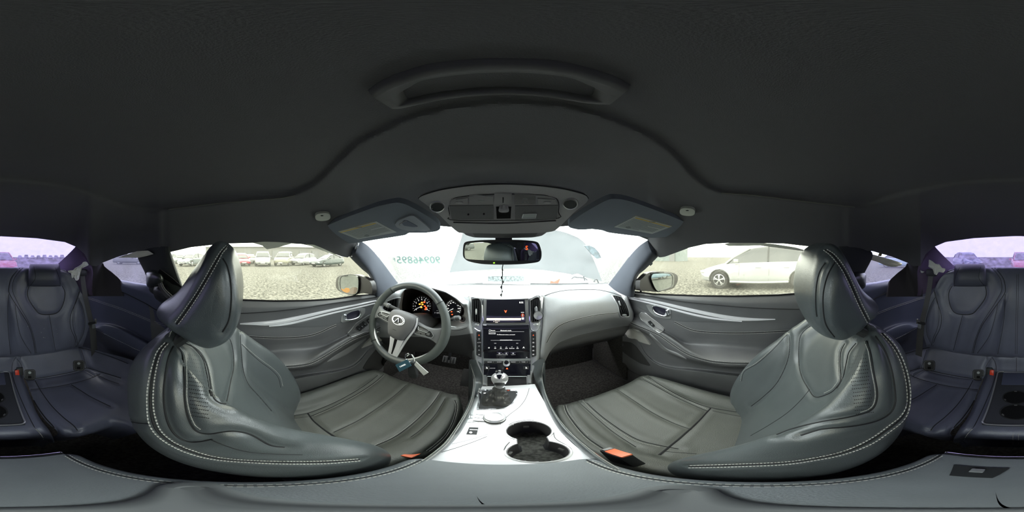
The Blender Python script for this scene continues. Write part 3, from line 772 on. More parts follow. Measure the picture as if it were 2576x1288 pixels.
# driver side: top, instrument hood, knee panel
cols = [
 [(935, 716, 'y', .80), (938, 745, 'y', .66), (940, 775, 'y', .66), (942, 815, 'y', .67), (946, 835, 'y', .68), (950, 862, 'y', .72), (950, 885, 'y', .80)],
 [(985, 716, 'y', .90), (985, 736, 'y', .70), (985, 765, 'y', .69), (985, 815, 'y', .69), (985, 838, 'y', .68), (985, 862, 'y', .72), (985, 885, 'y', .80)],
 [(1005, 716, 'y', .94), (1006, 738, 'y', .69), (1004, 775, 'y', .68), (1004, 812, 'y', .68), (1004, 838, 'y', .67), (1004, 862, 'y', .72), (1004, 885, 'y', .80)],
 [(1020, 716, 'y', .97), (1020, 727, 'y', .68), (1022, 745, 'y', .84), (1022, 806, 'y', .82), (1020, 830, 'y', .67), (1020, 862, 'y', .72), (1020, 885, 'y', .80)],
 [(1040, 716, 'y', .98), (1040, 719, 'y', .67), (1041, 735, 'y', .85), (1041, 808, 'y', .82), (1041, 832, 'y', .67), (1041, 862, 'y', .72), (1041, 885, 'y', .80)],
 [(1070, 716, 'y', 1.0), (1070, 720, 'y', .67), (1070, 737, 'y', .85), (1070, 809, 'y', .82), (1070, 833, 'y', .67), (1070, 862, 'y', .72), (1070, 885, 'y', .80)],
 [(1097, 717, 'y', 1.04), (1097, 727, 'y', .67), (1097, 744, 'y', .85), (1097, 808, 'y', .82), (1097, 832, 'y', .67), (1097, 862, 'y', .72), (1097, 885, 'y', .80)],
 [(1121, 717, 'y', 1.07), (1121, 734, 'y', .67), (1121, 750, 'y', .84), (1121, 805, 'y', .82), (1121, 829, 'y', .67), (1121, 862, 'y', .72), (1121, 885, 'y', .80)],
 [(1147, 717, 'y', 1.1), (1147, 749, 'y', .67), (1145, 761, 'y', .84), (1145, 799, 'y', .82), (1148, 826, 'y', .67), (1150, 862, 'y', .71), (1150, 890, 'y', .78)],
 [(1165, 717, 'y', 1.11), (1165, 763, 'y', .68), (1162, 774, 'y', .83), (1162, 793, 'y', .81), (1166, 822, 'y', .67), (1172, 862, 'y', .69), (1178, 897, 'y', .74)],
 [(1176, 717, 'y', 1.12), (1176, 758, 'y', .72), (1176, 780, 'y', .69), (1178, 795, 'y', .68), (1182, 820, 'y', .67), (1190, 862, 'y', .665), (1200, 915, 'y', .68)],
 [(1184, 717, 'y', 1.12), (1184, 752, 'y', .76), (1186, 780, 'y', .76), (1190, 795, 'y', .76), (1194, 820, 'y', .76), (1204, 862, 'y', .76), (1212, 915, 'y', .76)]]
R = colrows(cols)
G = surf(R, 110, 80, k=.32)
dl = MB().grid(G).build('driver_fascia', ['dash', 'doorgrey'], dashb, sharp=50, fm=[1 if j > 58 else 0 for j in range(79) for i in range(109)])  # lower rows coloured darker to imitate the shade under the steering wheel
# centre and passenger side
cols = [
 [(1176, 717, 'y', 1.12), (1176, 738, 'y', .86), (1176, 748, 'y', .76), (1180, 760, 'y', .78), (1185, 790, 'y', .80)],
 [(1216, 717, 'y', 1.13), (1216, 740, 'y', .86), (1216, 751, 'y', .755), (1216, 762, 'y', .78), (1216, 790, 'y', .80)],
 [(1267, 717, 'y', 1.14), (1267, 740, 'y', .86), (1267, 753, 'y', .75), (1267, 765, 'y', .78), (1267, 790, 'y', .80)],
 [(1330, 717, 'y', 1.13), (1330, 738, 'y', .86), (1330, 751, 'y', .755), (1330, 762, 'y', .78), (1330, 790, 'y', .80)],
 [(1370, 717, 'y', 1.12), (1370, 733, 'y', .86), (1370, 744, 'y', .77), (1368, 760, 'y', .78), (1368, 790, 'y', .80)]]
dm = MB().grid(surf(colrows(cols), 50, 30, k=.4)).build('dash_top', 'dash', dashb, sharp=50)
cols = [
 [(1364, 717, 'y', 1.12), (1366, 738, 'y', .80), (1369, 747, 'y', .74), (1366, 790, 'y', .72), (1364, 840, 'y', .69), (1360, 880, 'y', .67), (1358, 905, 'y', .665), (1356, 930, 'y', .68)],
 [(1374, 717, 'y', 1.12), (1374, 736, 'y', .82), (1375, 744, 'y', .745), (1374, 786, 'y', .70), (1373, 835, 'y', .665), (1371, 868, 'y', .655), (1370, 892, 'y', .66), (1368, 915, 'y', .70)],
 [(1392, 717, 'y', 1.12), (1392, 733, 'y', .84), (1392, 739, 'y', .75), (1392, 780, 'y', .69), (1390, 825, 'y', .66), (1388, 848, 'y', .67), (1386, 868, 'y', .70), (1384, 885, 'y', .74)],
 [(1412, 717, 'y', 1.11), (1412, 728, 'y', .87), (1412, 734, 'y', .76), (1412, 770, 'y', .69), (1412, 812, 'y', .66), (1410, 835, 'y', .68), (1408, 848, 'y', .72), (1406, 866, 'y', .76)],
 [(1453, 716, 'y', 1.08), (1453, 724, 'y', .90), (1453, 730, 'y', .77), (1453, 762, 'y', .69), (1453, 798, 'y', .665), (1453, 820, 'y', .68), (1453, 832, 'y', .73), (1453, 848, 'y', .77)],
 [(1500, 715, 'y', 1.0), (1500, 723, 'y', .90), (1500, 729.5, 'y', .77), (1500, 758, 'y', .69), (1500, 790, 'y', .67), (1500, 808, 'y', .68), (1500, 821, 'y', .73), (1500, 836, 'y', .77)],
 [(1533, 714, 'y', .94), (1533, 725, 'y', .85), (1533, 736, 'y', .75), (1535, 758, 'y', .69), (1537, 785, 'y', .67), (1538, 800, 'y', .68), (1538, 813, 'y', .72), (1538, 828, 'y', .77)],
 [(1563, 722, 'y', .84), (1562, 735, 'y', .79), (1562, 745, 'y', .72), (1566, 765, 'y', .68), (1570, 785, 'y', .665), (1572, 800, 'y', .67), (1573, 810, 'y', .70), (1573, 822, 'y', .75)],
 [(1578, 732, 'y', .76), (1576, 742, 'y', .74), (1576, 751, 'y', .70), (1583, 770, 'y', .675), (1589, 785, 'y', .665), (1591, 800, 'y', .67), (1588, 809, 'y', .68), (1586, 818, 'y', .72)],
 [(1590, 735, 'y', .78), (1588, 745, 'y', .78), (1588, 755, 'y', .78), (1594, 770, 'y', .78), (1600, 785, 'y', .78), (1602, 800, 'y', .78), (1600, 809, 'y', .78), (1598, 818, 'y', .78)]]
dp = MB().grid(surf(colrows(cols), 110, 70, k=.4)).build('passenger_fascia', 'dash', dashb, sharp=55)
BD = bvh(dl, dm, dp)
def b8(l): return [(1360 + x / 4.293, 700 + y / 4.293) for x, y in l]
pseam(BD, b8([(45, 190), (130, 160), (250, 135), (400, 125), (600, 125), (740, 150), (870, 190)]), .0025, 'seam', 'seam', dashb, 50)
pstitch(BD, None, dashb, 60, .0008, rows=[b8([(60, 690), (120, 580), (220, 495), (400, 435), (600, 392), (842, 366)]), b8([(70, 700), (128, 592), (228, 504), (402, 444), (600, 402), (842, 376)])])
pseam(BD, b8([(65, 695), (124, 586), (224, 500), (401, 440), (600, 397), (842, 371)]), .0016, 'seam', 'seam', dashb, 50)
# glovebox lid
rows = [[(1385, 885, 'y', .74), (1384, 862, 'y', .75), (1396, 853, 'y', .755), (1430, 842, 'y', .765), (1476, 829, 'y', .77), (1534, 817, 'y', .77), (1588, 812, 'y', .74)],
        [(1385, 892, 'y', .74), (1384, 875, 'y', .745), (1398, 868, 'y', .75), (1430, 858, 'y', .755), (1476, 845, 'y', .76), (1534, 832, 'y', .76), (1583, 824, 'y', .73)],
        [(1384, 900, 'y', .76), (1385, 888, 'y', .76), (1400, 882, 'y', .765), (1430, 873, 'y', .77), (1476, 863, 'y', .775), (1530, 852, 'y', .775), (1570, 843, 'y', .75)],
        [(1384, 905, 'y', .95), (1386, 892, 'y', .95), (1402, 886, 'y', .95), (1430, 878, 'y', .95), (1476, 868, 'y', .95), (1530, 857, 'y', .95), (1566, 848, 'y', .95)]]
gb = MB().grid(pc(rows, 60, 20, .4)).build('glovebox_lid', mat('glovebox_plastic', (.09, .091, .092), .5, spec=.4, bump=.2, bscale=500), dashb)
BG = bvh(gb)
prelief(BG, [[(p[0], p[1], .0005) for p in b8([(190, 715), (260, 690), (420, 650)])], [(p[0], p[1], -.006) for p in b8([(200, 716), (262, 692), (424, 655)])], [(p[0], p[1], .0008) for p in b8([(206, 719), (265, 698), (428, 662)])]], 12, 6, 'glovebox_latch', 'darkplastic', gb)
# ---- air vents
def vent(B, out, slats, parent, knob=None, fr='silver', r=.0035, depth=.004, wheel=None):
    body = ppoly(B, out, 'air_vent', 'black', parent, off=.0012, n=48, k=.25)
    P, N = pcurve(B, out + [out[0]], 70, .002)
    MB().tube(smoothd(P, N)[:-1], r, 8, closed=True).build('vent_frame', fr, body)
    for a, b in slats:
        P, N = pcurve(B, [a, ((a[0] + b[0]) / 2, (a[1] + b[1]) / 2), b], 8, .005)
        mb = MB(); G1 = []; 
        for p, n in zip(P, N):
            t = (P[-1] - P[0]).normalized(); s_ = t.cross(n).normalized() * .0013
            G1.append([p + s_ + n * .004, p - s_ + n * .004, p - s_ - n * .006, p + s_ - n * .006])
        mb.grid(G1, cu=True, cap=True).build('slat', 'darkplastic', body, sharp=30)
    if knob:
        (x0, y0), (x1, y1) = knob
        P, N = pcurve(B, [(x0, y0), ((x0 + x1) / 2, (y0 + y1) / 2), (x1, y1)], 8, .012)
        MB().tube(P, [.002, .0035, .004, .004, .004, .004, .0035, .002], 8).build('vent_knob', 'silver', body)
    if wheel: prounded(B, *wheel, 'vent_dial', 'silver', body, off=.003, dome=.003, p=2.5)
    return body
vent(BD, b8([(768, 187), (850, 198), (900, 235), (940, 320), (958, 405), (920, 414), (868, 414), (848, 380), (832, 300), (800, 240)]),
     [tuple(b8(s)) for s in ([(800, 205), (870, 370)], [(825, 205), (892, 372)], [(855, 215), (912, 372)], [(882, 240), (930, 368)])], dashb, knob=b8([(830, 255), (848, 300)]), wheel=(*b8([(903, 397)])[0], 6, 2.6))
def b4(l): return [(900 + x / 4.293, 680 + y / 4.293) for x, y in l]
vent(BD, b4([(462, 296), (400, 305), (340, 325), (295, 352), (262, 430), (255, 455), (330, 452), (420, 430)]),
     [tuple(b4(s)) for s in ([(320, 345), (290, 450)], [(350, 332), (325, 450)], [(380, 322), (365, 448)], [(412, 312), (400, 440)], [(438, 305), (430, 425)])], dashb)
# ---- instrument cluster
face = ppoly(BD, b4([(505, 215), (560, 200), (640, 195), (760, 200), (860, 225), (950, 245), (1040, 300), (1105, 360), (1150, 440), (1130, 500), (1000, 545), (800, 560), (600, 540), (490, 470), (478, 380), (492, 280)]), 'cluster_face', 'black', dashb, off=.002, n=60)
BF = tempplane2(.80, 0, 0)
def gauge(px, py, rx, ry, maxn, numbers, needle, start=210, end=-30, nm='gauge', fs=3.6):
    g = prounded(BF, px, py, rx, ry, nm, 'screen', dashb, off=.002, n=40)
    B = bvh(g)
    P = [hit(B, px + rx * cos(2 * pi * i / 48), py - ry * sin(2 * pi * i / 48), .002)[0] for i in range(48)]
    MB().tube(P, .0014, 6, closed=True).build('gauge_ring', 'darkplastic', g)
    mb = MB(); nt_ = maxn * 2
    for i in range(nt_ + 1):
        a = radians(start + (end - start) * i / nt_); l = .80 if i % 2 == 0 else .86
        p, n = hit(B, px + rx * .93 * cos(a), py - ry * .93 * sin(a), .001); q, _ = hit(B, px + rx * l * cos(a), py - ry * l * sin(a), .001)
        mb.tube([p, q], .0009 if i % 2 == 0 else .0006, 5)
    mb.build('tick_marks', 'lit', g)['kind'] = 'stuff'
    for i, s in enumerate(numbers):
        if not s: continue
        a = radians(start + (end - start) * i / (len(numbers) - 1))
        ptext(B, s, px + rx * .66 * cos(a), py - ry * .66 * sin(a), fs, 'lit', g, 'gauge_number', off=.001)
    a = radians(needle); p, n = hit(B, px, py, .003); q, _ = hit(B, px + rx * .8 * cos(a), py - ry * .8 * sin(a), .003)
    MB().tube([p, q], [.0016, .0006], 6).build('needle', 'lit', g)
    return g, B
g1, B1 = gauge(1061, 770, 24, 25, 8, ['0', '1', '2', '3', '4', '5', '6', '7', '8'], 205, nm='tachometer')
BF = tempplane2(.765, 0, 0)
g2, B2 = gauge(1140.5, 776, 20.5, 23, 16, ['0', '20', '40', '60', '80', '100', '120', '140', '160'], 205, nm='speedometer', fs=2.6)
for i, (x, y, c) in enumerate([(1061.5, 761, 'litamber'), (1067.5, 760, 'litred'), (1056, 765, 'litamber'), (1063, 766, 'litamber'), (1069, 770, 'litred'), (1060, 773, 'litamber'), (1072, 774, 'litred'), (1070.5, 778, 'litred')]):
    prounded(B1, x, y, 2.4, 1.7, 'warning_light', c, g1, off=.0015, n=10, p=4, rings=1)
for x, y in ((1136, 784), (1137.5, 791)): prounded(B2, x, y, 2.2, 1.3, 'warning_light', 'litred', g2, off=.0015, n=10, rings=1)
inf = pquad(BF, [(1088, 758), (1113, 758), (1113, 800), (1088, 800)], 'info_display', 'screen', dashb, off=.002)
BI = bvh(inf)
for y, s, h in ((769, '12', 3), (781, '---', 3), (787, 'P  8:32', 3.2)): ptext(BI, s, 1100, y, h, 'litdim', inf, 'display_text', off=.001)
# start button, lower-left cover
st = prounded(BD, 1164, 803, 11, 11, 'start_button', 'silver', dashb, off=.004, dome=.002)
prounded(bvh(st), 1164, 803, 7, 7, 'button_cap', 'darkplastic', st, off=.001, dome=.001); prounded(bvh(st), 1164, 803, 3.2, 3.2, 'button_mark', 'chrome', st, off=.003)
pseam(BD, b4([(870, 560), (1000, 640), (1100, 645), (1215, 605)]), .0012, 'seam', 'seam', dashb, 20)

# ================================================================ CENTRE STACK
stack = thing('centre_stack', 'silver framed centre stack with two screens above the shifter', 'control panel', (0, .66, -.4))
rows = [[(1160, 745, 'y', .86), (1174, 746, 'y', .742), (1216, 751, 'y', .742), (1267, 753, 'y', .742), (1330, 751, 'y', .742), (1369, 744, 'y', .742), (1380, 744, 'y', .86)],
        [(1172, 800, 'y', .80), (1181, 800, 'y', .715), (1216, 802, 'y', .712), (1267, 802, 'y', .712), (1330, 802, 'y', .712), (1364, 800, 'y', .715), (1372, 800, 'y', .80)],
        [(1178, 860, 'y', .76), (1187, 860, 'y', .685), (1216, 860, 'y', .682), (1267, 860, 'y', .682), (1330, 860, 'y', .682), (1360, 860, 'y', .685), (1368, 860, 'y', .76)],
        [(1186, 905, 'y', .74), (1195, 908, 'y', .655), (1216, 910, 'y', .652), (1267, 910, 'y', .652), (1330, 910, 'y', .652), (1355, 906, 'y', .655), (1362, 903, 'y', .74)],
        [(1205, 945, 'y', .70), (1213, 945, 'y', .625), (1218, 945, 'y', .625), (1267, 945, 'y', .625), (1328, 945, 'y', .625), (1338, 945, 'y', .625), (1350, 945, 'y', .70)],
        [(1206, 985, 'y', .68), (1212, 985, 'y', .597), (1218, 985, 'y', .597), (1267, 985, 'y', .597), (1328, 985, 'y', .597), (1338, 985, 'y', .597), (1350, 985, 'y', .68)]]
sb = MB().grid(pc(rows, 60, 50, .35)).build('stack_frame', 'silver', stack, sharp=50)
BK = bvh(sb)
def b5(l): return [(1160 + x / 5.367, 700 + y / 5.367) for x, y in l]
def q5(x0, y0, x1, y1): return b5([(x0, y0), (x1, y0), (x1, y1), (x0, y1)])
# dark outer fascia behind the vents
bez = prelief(BK, [[(1216.5, 754, .0), (1270, 755, .0), (1329, 753.5, .0)], [(1217, 756, .005), (1270, 757, .005), (1328, 755.5, .005)], [(1216, 808, .005), (1274, 812, .005), (1330, 810, .005)], [(1215.5, 812, .0), (1274, 816, 0), (1331, 813, .0)]], 20, 14, 'screen_bezel', 'plastic', stack)
BB = bvh(bez)
sc = pquad(BB, b5([(345, 292), (858, 285), (870, 598), (338, 600)]), 'upper_screen', 'screen', bez, off=.0015)
# make screens direct children of the stack so their lettering stays sub-part
sc.parent = stack; sc.matrix_parent_inverse = Matrix.Translation(-stack.location)
B_ = bvh(sc)
pquad(B_, b5([(345, 538), (810, 538), (806, 566), (343, 568)]), 'status_bar', 'litbar', sc, off=.0006)
ptext(B_, '8:32', *b5([(812, 328)])[0], 4.0, 'lit', sc, 'clock_text', off=.001)
ptext(B_, 'Bluetooth', *b5([(490, 578)])[0], 1.9, 'litbar', sc, 'screen_text', off=.001); ptext(B_, 'Audio', *b5([(478, 594)])[0], 1.9, 'litbar', sc, 'screen_text', off=.001)
ptext(B_, '*', *b5([(442, 590)])[0], 4, 'litbar', sc, 'screen_text', off=.001)
ar = b5([(580, 430), (600, 440), (620, 430), (602, 470)]); ppoly(B_, ar, 'direction_arrow', 'litred', sc, off=.0008, n=8, k=0, rings=1)
pquad(B_, q5(818, 530, 848, 556), 'screen_icon', 'lit', sc, off=.0008, nu=2, nv=2)
P = [hit(B_, 1314.7 + 3.4 * cos(a / 12 * 2 * pi), 793 + 3.4 * sin(a / 12 * 2 * pi), .001)[0] for a in range(12)]
MB().tube(P, .0005, 5, closed=True).build('screen_icon', 'litred', sc)
pquad(B_, q5(828, 486, 834, 512), 'screen_icon', 'lit', sc, off=.0008, nu=2, nv=2); pquad(B_, q5(808, 455, 850, 468), 'screen_icon', 'litdim', sc, off=.0008, nu=2, nv=2)
s2 = prelief(BK, [[(1216, 820.5, .001), (1274, 821, .001), (1330, 819.5, .001)], [(1216, 822.5, .006), (1274, 823, .006), (1330, 821.5, .006)], [(1216.5, 880, .006), (1274, 881, .006), (1332, 880, .006)], [(1216.5, 882, .001), (1274, 883, .001), (1332.5, 882, .001)]], 16, 12, 'lower_screen', 'screen', stack)
B_ = bvh(s2)
ptext(B_, 'Bluetooth Audio', *b5([(605, 706)])[0], 2.5, 'lit', s2, 'screen_text', off=.001)
ptext(B_, 'Source', *b5([(432, 706)])[0], 2.3, 'lit', s2, 'screen_text', off=.001)
ptext(B_, 'No Bluetooth device connected', *b5([(605, 762)])[0], 2.1, 'lit', s2, 'screen_text', off=.001)
P = [hit(B_, *[(1232.3 + 2.2 * cos(a / 10 * 2 * pi)), (831.3 + 2.2 * sin(a / 10 * 2 * pi))], .001)[0] for a in range(10)]
MB().tube(P, .0004, 5, closed=True).build('screen_icon', 'lit', s2)
pquad(B_, q5(372, 732, 466, 756), 'screen_button', 'litdim', s2, off=.0007, nu=2, nv=2)
ptext(B_, 'Connect', *b5([(419, 744)])[0], 2.0, 'screen', s2, 'screen_text', off=.0018)
for y0, y1, x0, x1, c in ((718, 722, 370, 850, 'litdim'), (832, 838, 525, 690, 'lit'), (836, 840, 400, 800, 'litdim')): pquad(B_, q5(x0, y0, x1, y1), 'screen_line', c, s2, off=.0007, nu=6, nv=2)
for x, t_ in ((460, 'AM'), (535, 'FM'), (611, 'SXM'), (685, 'Bluetooth'), (760, 'USB')): 
    ptext(B_, t_, *b5([(x, 946)])[0], 1.8, 'lit', s2, 'screen_text', off=.001); ptext(B_, ':.:', *b5([(x, 926)])[0], 2.6, 'lit', s2, 'screen_icon', off=.001)
ptext(B_, 'o', *b5([(376, 935)])[0], 4.5, 'lit', s2, 'screen_icon', off=.001); ptext(B_, 'A', *b5([(844, 935)])[0], 4.2, 'lit', s2, 'screen_icon', off=.001)
for x in (461, 757): pquad(B_, q5(x - 14, 874, x + 14, 882), 'screen_icon', 'litdim', s2, off=.0007, nu=2, nv=2)
# button band, disc slot, audio row, glossy climate panel, storage lid
def band(y0, y1, name, m, x0=1217, x1=1333, off=.003, parent=stack, slant=0):
    return prelief(BK, [[(x0, y0, 0), (1274, y0 + 1, 0), (x1, y0, 0)], [(x0, y0 + 1, off), (1274, y0 + 2, off), (x1, y0 + 1, off)], [(x0, y1 - 1, off), (1274, y1, off), (x1, y1 - 1, off)], [(x0, y1, 0), (1274, y1 + 1, 0), (x1, y1, 0)]], 14, 8, name, m, parent)
bb = band(884, 901, 'button_panel', 'blackgloss'); B_ = bvh(bb)
for x, t_ in ((517, 'AUDIO'), (610, 'HOME'), (702, 'CLIMATE')):
    b_b = pquad(B_, q5(x - 36, 994, x + 36, 1044), 'menu_button', 'blackgloss', bb, off=.0016); Bq = bvh(b_b)
    prounded(B_, *b5([(x, 1012)])[0], 2.2, 1.8, 'button_icon', 'litdim', bb, off=.0026, n=8, rings=1)
    ptext(B_, t_, *b5([(x, 1030)])[0], 1.5, 'litdim', bb, 'button_text', off=.0026)
ptext(B_, '\u25b2', *b5([(885, 1068)])[0], 2.5, 'litdim', bb, 'button_text', off=.001)
band(902.3, 905, 'disc_slot', 'black', 1218, 1332, -.001)
ab = band(907, 914, 'audio_button_row', 'darkplastic', 1218, 1333, .003); B_ = bvh(ab)
for x, t_ in ((335, '\u2212'), (385, 'MODE'), (435, '+'), (515, 'AUDIO'), (705, 'RADIO'), (790, '<'), (840, 'TUNE'), (893, '>')): ptext(B_, t_, *b5([(x, 1131)])[0], 2.0, 'litdim', ab, 'button_text', off=.001)
for x in (470, 560, 760): pquad(B_, q5(x - 1.5, 1118, x + 1.5, 1146), 'button_gap', 'black', ab, off=.0008, nu=2, nv=2)
kn = prounded(BK, 1274, 912, 8.6, 7.6, 'volume_knob', 'alu', stack, off=.016, dome=-.002, skirt=.0, n=28)
prounded(bvh(kn), 1274, 912, 5.6, 5.0, 'knob_face', 'screen', kn, off=.0012)
gp = band(915, 942, 'climate_panel', 'blackgloss', 1217, 1334, .002); B_ = bvh(gp)
for x in (350, 880):
    pquad(B_, q5(x - 40, 1186, x + 36, 1230), 'seat_heater_button', 'darkplastic', gp, off=.002)
    ptext(B_, '\u2648' if 0 else 'h', *b5([(x, 1208)])[0], 4.6, 'lit', gp, 'button_icon', off=.003)
ptext(B_, '\u25b2', *b5([(620, 1218)])[0], 3.2, 'litred', gp, 'button_icon', off=.001); ptext(B_, 'PASSENGER', *b5([(420, 1214)])[0], 1.5, 'litdim', gp, 'button_text', off=.001)
lidm = mat('gloss_lid', (.02, .02, .022), .12, spec=.6)
def c6(l): return [(1160 + x / 4.293, 900 + y / 4.293) for x, y in l]
sl = prelief(BK, [[(1222, 943.5, .0), (1274, 944, 0), (1328, 943.5, .0)], [(1224, 945.5, .004), (1274, 946, .004), (1326, 945.5, .004)], [(1224, 973, .004), (1274, 973.5, .004), (1327, 972, .004)], [(1222, 975, 0), (1274, 975.5, 0), (1329, 974, 0)]], 14, 10, 'storage_lid', lidm, stack)
P, N = pcurve(bvh(sl), sharp([(1225, 947), (1325, 947), (1326, 971), (1225, 972)]), 90, .0006); MB().tube(P[:-1], .0012, 6, closed=True).build('lid_trim', 'silver', sl)
# side vents with frames and strips of temperature buttons
for X0, X1, xs, knb, wh in (((140, 275), (265, 290), (170, 195, 222, 246), ((205, 410), (205, 490)), (1198, 817.5, 6.5, 3.4)), ((935, 290), (1060, 265), (960, 985, 1012, 1038), ((1012, 380), (1012, 440)), (1348, 816.5, 6.5, 3.4))):
    l = X0[0] < 500
    out = b5([(145, 280), (262, 300), (262, 598), (225, 600), (160, 570), (148, 430)]) if l else b5([(932, 300), (1055, 268), (1060, 560), (1000, 592), (948, 585), (940, 450)])
    v = vent(BK, out, [tuple(b5([(x, 296), (x + (4 if l else 2), 580)])) for x in xs], stack, knob=b5(list(knb)), fr='plastic', r=.0026, wheel=wh)
    ol = b5([(132, 255), (272, 292)]) + b5([(276, 690), (160, 655), (146, 600), (138, 430)]) if l else b5([(915, 292), (1070, 258), (1066, 640), (940, 682)]) 
    P, N = pcurve(BK, ol + [ol[0]], 80, .001); MB().tube(P[:-1], .0022, 6, closed=True).build('vent_surround', 'chrome', v)
    bs = ppoly(BK, b5([(208, 728), (274, 728), (274, 1062), (225, 1046), (206, 1030)]) if l else b5([(943, 728), (1008, 726), (1014, 1036), (1000, 1050), (956, 1060)]), 'temperature_buttons', 'darkplastic', stack, off=.003, n=32, k=.08)
    B_ = bvh(bs); cx = 242 if l else 975
    for y, t_, c in ((768, '\u2227', 'litred'), (818, '\u2228', 'litdim'), (868, '\u2014', 'litdim'), (922, '\u25c6', 'litdim'), (976, '\u25c6', 'litdim'), (1028, '\u25cf', 'litdim')):
        if l or y in (768, 818): ptext(B_, {'\u2227': '^', '\u2228': 'v', '\u2014': 'AUTO', '\u25c6': '*', '\u25cf': 'o'}[t_], *b5([(cx, y + (6 if t_ == '\u2227' else 0))])[0], 2.0 if t_ == '\u2014' else 4.2, c, bs, 'button_icon', off=.001)
        else: prounded(B_, *b5([(cx, y)])[0], 2.6, 1.6, 'button_icon', 'litdim', bs, off=.001, n=8, rings=1)
    for y in (795, 845, 895, 950, 1002): pquad(B_, q5(cx - 30, y - 1.5, cx + 30, y + 1.5), 'button_gap', 'black', bs, off=.0008, nu=2, nv=2)
# bright frame lines of the stack
for l in (b5([(295, 290), (298, 500), (296, 800), (290, 1180)]), b5([(915, 290), (925, 640), (935, 900), (945, 1100), (950, 1250)]), b5([(85, 258), (130, 270), (145, 600)]), b5([(1108, 245), (1070, 250), (1062, 500)]), b5([(300, 632), (600, 638), (912, 630)])):
    P, N = pcurve(BK, l, 40, .001); MB().tube(smoothd(P, N, 2), .0022, 6).build('frame_trim', 'chrome', stack)
# phone mount clipped on the right vent
pm = thing('phone_mount', 'round silver and black magnetic phone mount clipped to the right centre vent', 'phone mount', at(1353, 795, 'y', .68))
c0 = at(1354, 794, 'y', .655)
ax = (Vector((0, 0, 0)) - c0).normalized()
MB().lathe([(0, -.012), (.017, -.012), (.019, -.004), (.018, .001), (.0, .004)], c0, ax, 28).build('mount_head', 'alu', pm)
MB().lathe([(.0185, -.012), (.0205, -.008), (.0205, -.002), (.0185, .001)], c0, ax, 28, cap=False).build('mount_ring', 'black', pm)
MB().tube([c0 - ax * .01, at(1350, 786, 'y', .685), at(1348, 775, 'y', .705)], [.006, .006, .008], 8).build('mount_clip', 'darkplastic', pm)
# ================================================================ CENTRE CONSOLE
con = thing('centre_console', 'bright metal topped centre console with leather side rails between the front seats', 'console', (0, .3, -1.0))
DZ = -.622
li = [(1213, 972), (1197, 998), (1186, 1030), (1171, 1067), (1140, 1110), (1104, 1142), (1068, 1167), (1062, 1172)]
ri = [(1341, 968), (1369, 1010), (1384, 1040), (1404, 1077), (1440, 1115), (1474, 1142), (1504, 1166), (1510, 1171)]
c1 = Vector((.052, .333)); c2 = Vector((.051, .237)); RR = .0455
L3 = [at(a, b, 'z', DZ) for a, b in li]; R3 = [at(a, b, 'z', DZ) for a, b in ri]
L3[0] = at(1213, 972, 'y', .600); R3[0] = at(1345, 966, 'y', .603)
L3[1].z = R3[1].z = DZ
L3 = resamp(L3, 90); R3 = resamp(R3, 90)
G = []
for a, b in zip(L3, R3): G.append([a.lerp(b, i / 79) + Vector((0, 0, .004 * sin(pi * i / 79))) for i in range(80)])
def inhole(p, g=0.0):
    q = Vector((p.x, p.y))
    if (q - c1).length < RR + g or (q - c2).length < RR + g: return True
    return abs(q.x - .052) < .027 + g and c2.y < q.y < c1.y
V = [p for r in G for p in r]; F = []
for j in range(89):
    for i in range(79):
        a = j * 80 + i; q = (a, a + 1, a + 81, a + 80)
        if inhole(sum((V[k] for k in q), Vector()) / 4, .0015): continue
        F.append(q)
deck = mk('console_deck', V, F, 'whitealu', con)
mb = MB(); mb.add([(-.11, .10, DZ - .1), (.0, .10, DZ - .1), (.0, .6, DZ - .1), (-.11, .6, DZ - .1)], [(0, 1, 2, 3)])
MBd = bvh(deck)
# outline of the two joined cup wells
out = []
import itertools
half_a = math.asin(.027 / RR)
for i in range(40):   # front circle from left neck round to the right neck
    a = -pi / 2 - half_a - (2 * pi - 2 * half_a) * i / 39; out.append(Vector((c1.x + RR * cos(a), c1.y + RR * sin(a))))
for i in range(40):
    a = pi / 2 - half_a - (2 * pi - 2 * half_a) * i / 39; out.append(Vector((c2.x + RR * cos(a), c2.y + RR * sin(a))))
def ring(sc, z, off=0.0):
    r = []
    n = len(out)
    for i, p in enumerate(out):
        t = (out[(i + 1) % n] - out[i - 1]).normalized(); nn = Vector((t.y, -t.x))
        q = p + nn * off * -1
        r.append(Vector((q.x, q.y, z)))
    return r
test = ring(1, 0, .003); sgn = 1 if (Vector((test[10].x, test[10].y)) - c1).length > RR else -1
G = [ring(1, DZ + .001, sgn * .006), ring(1, DZ + .0065, sgn * .005), ring(1, DZ + .007, sgn * .002), ring(1, DZ + .003, 0)]
MB().grid(G, cu=True).build('cup_holder_rim', 'whitealu', con)
G = [ring(1, DZ + .004, 0), ring(1, DZ - .02, 0), ring(1, DZ - .075, sgn * -.003), ring(1, DZ - .082, sgn * -.008)]
cw = MB().grid(G, cu=True).build('cup_well', mat('cup_rubber', (.05, .05, .055), .6), con)
mb = MB(); n = len(out); fl = ring(1, DZ - .081, sgn * -.004); mb.poly(fl, (0, 0, -.004)); 
mb.build('cup_floor', mat('dirty_rubber', (.10, .10, .09), .9, bump=.5, bscale=200, var=.5, vscale=120), con)
for p, a in ((c1 + Vector((-RR + .004, -.012)), 20), (c2 + Vector((-RR + .004, .01)), -20), (c2 + Vector((RR - .004, .012)), 20), (c1 + Vector((RR - .006, -.018)), -30), (c1 + Vector((0, RR - .004)), 90)):
    MB().box((p.x, p.y, DZ - .035), (.006, .014, .012), Matrix.Rotation(radians(a), 3, 'Z'), .002).build('cup_grip', 'plastic', con)
MBD = bvh(deck)
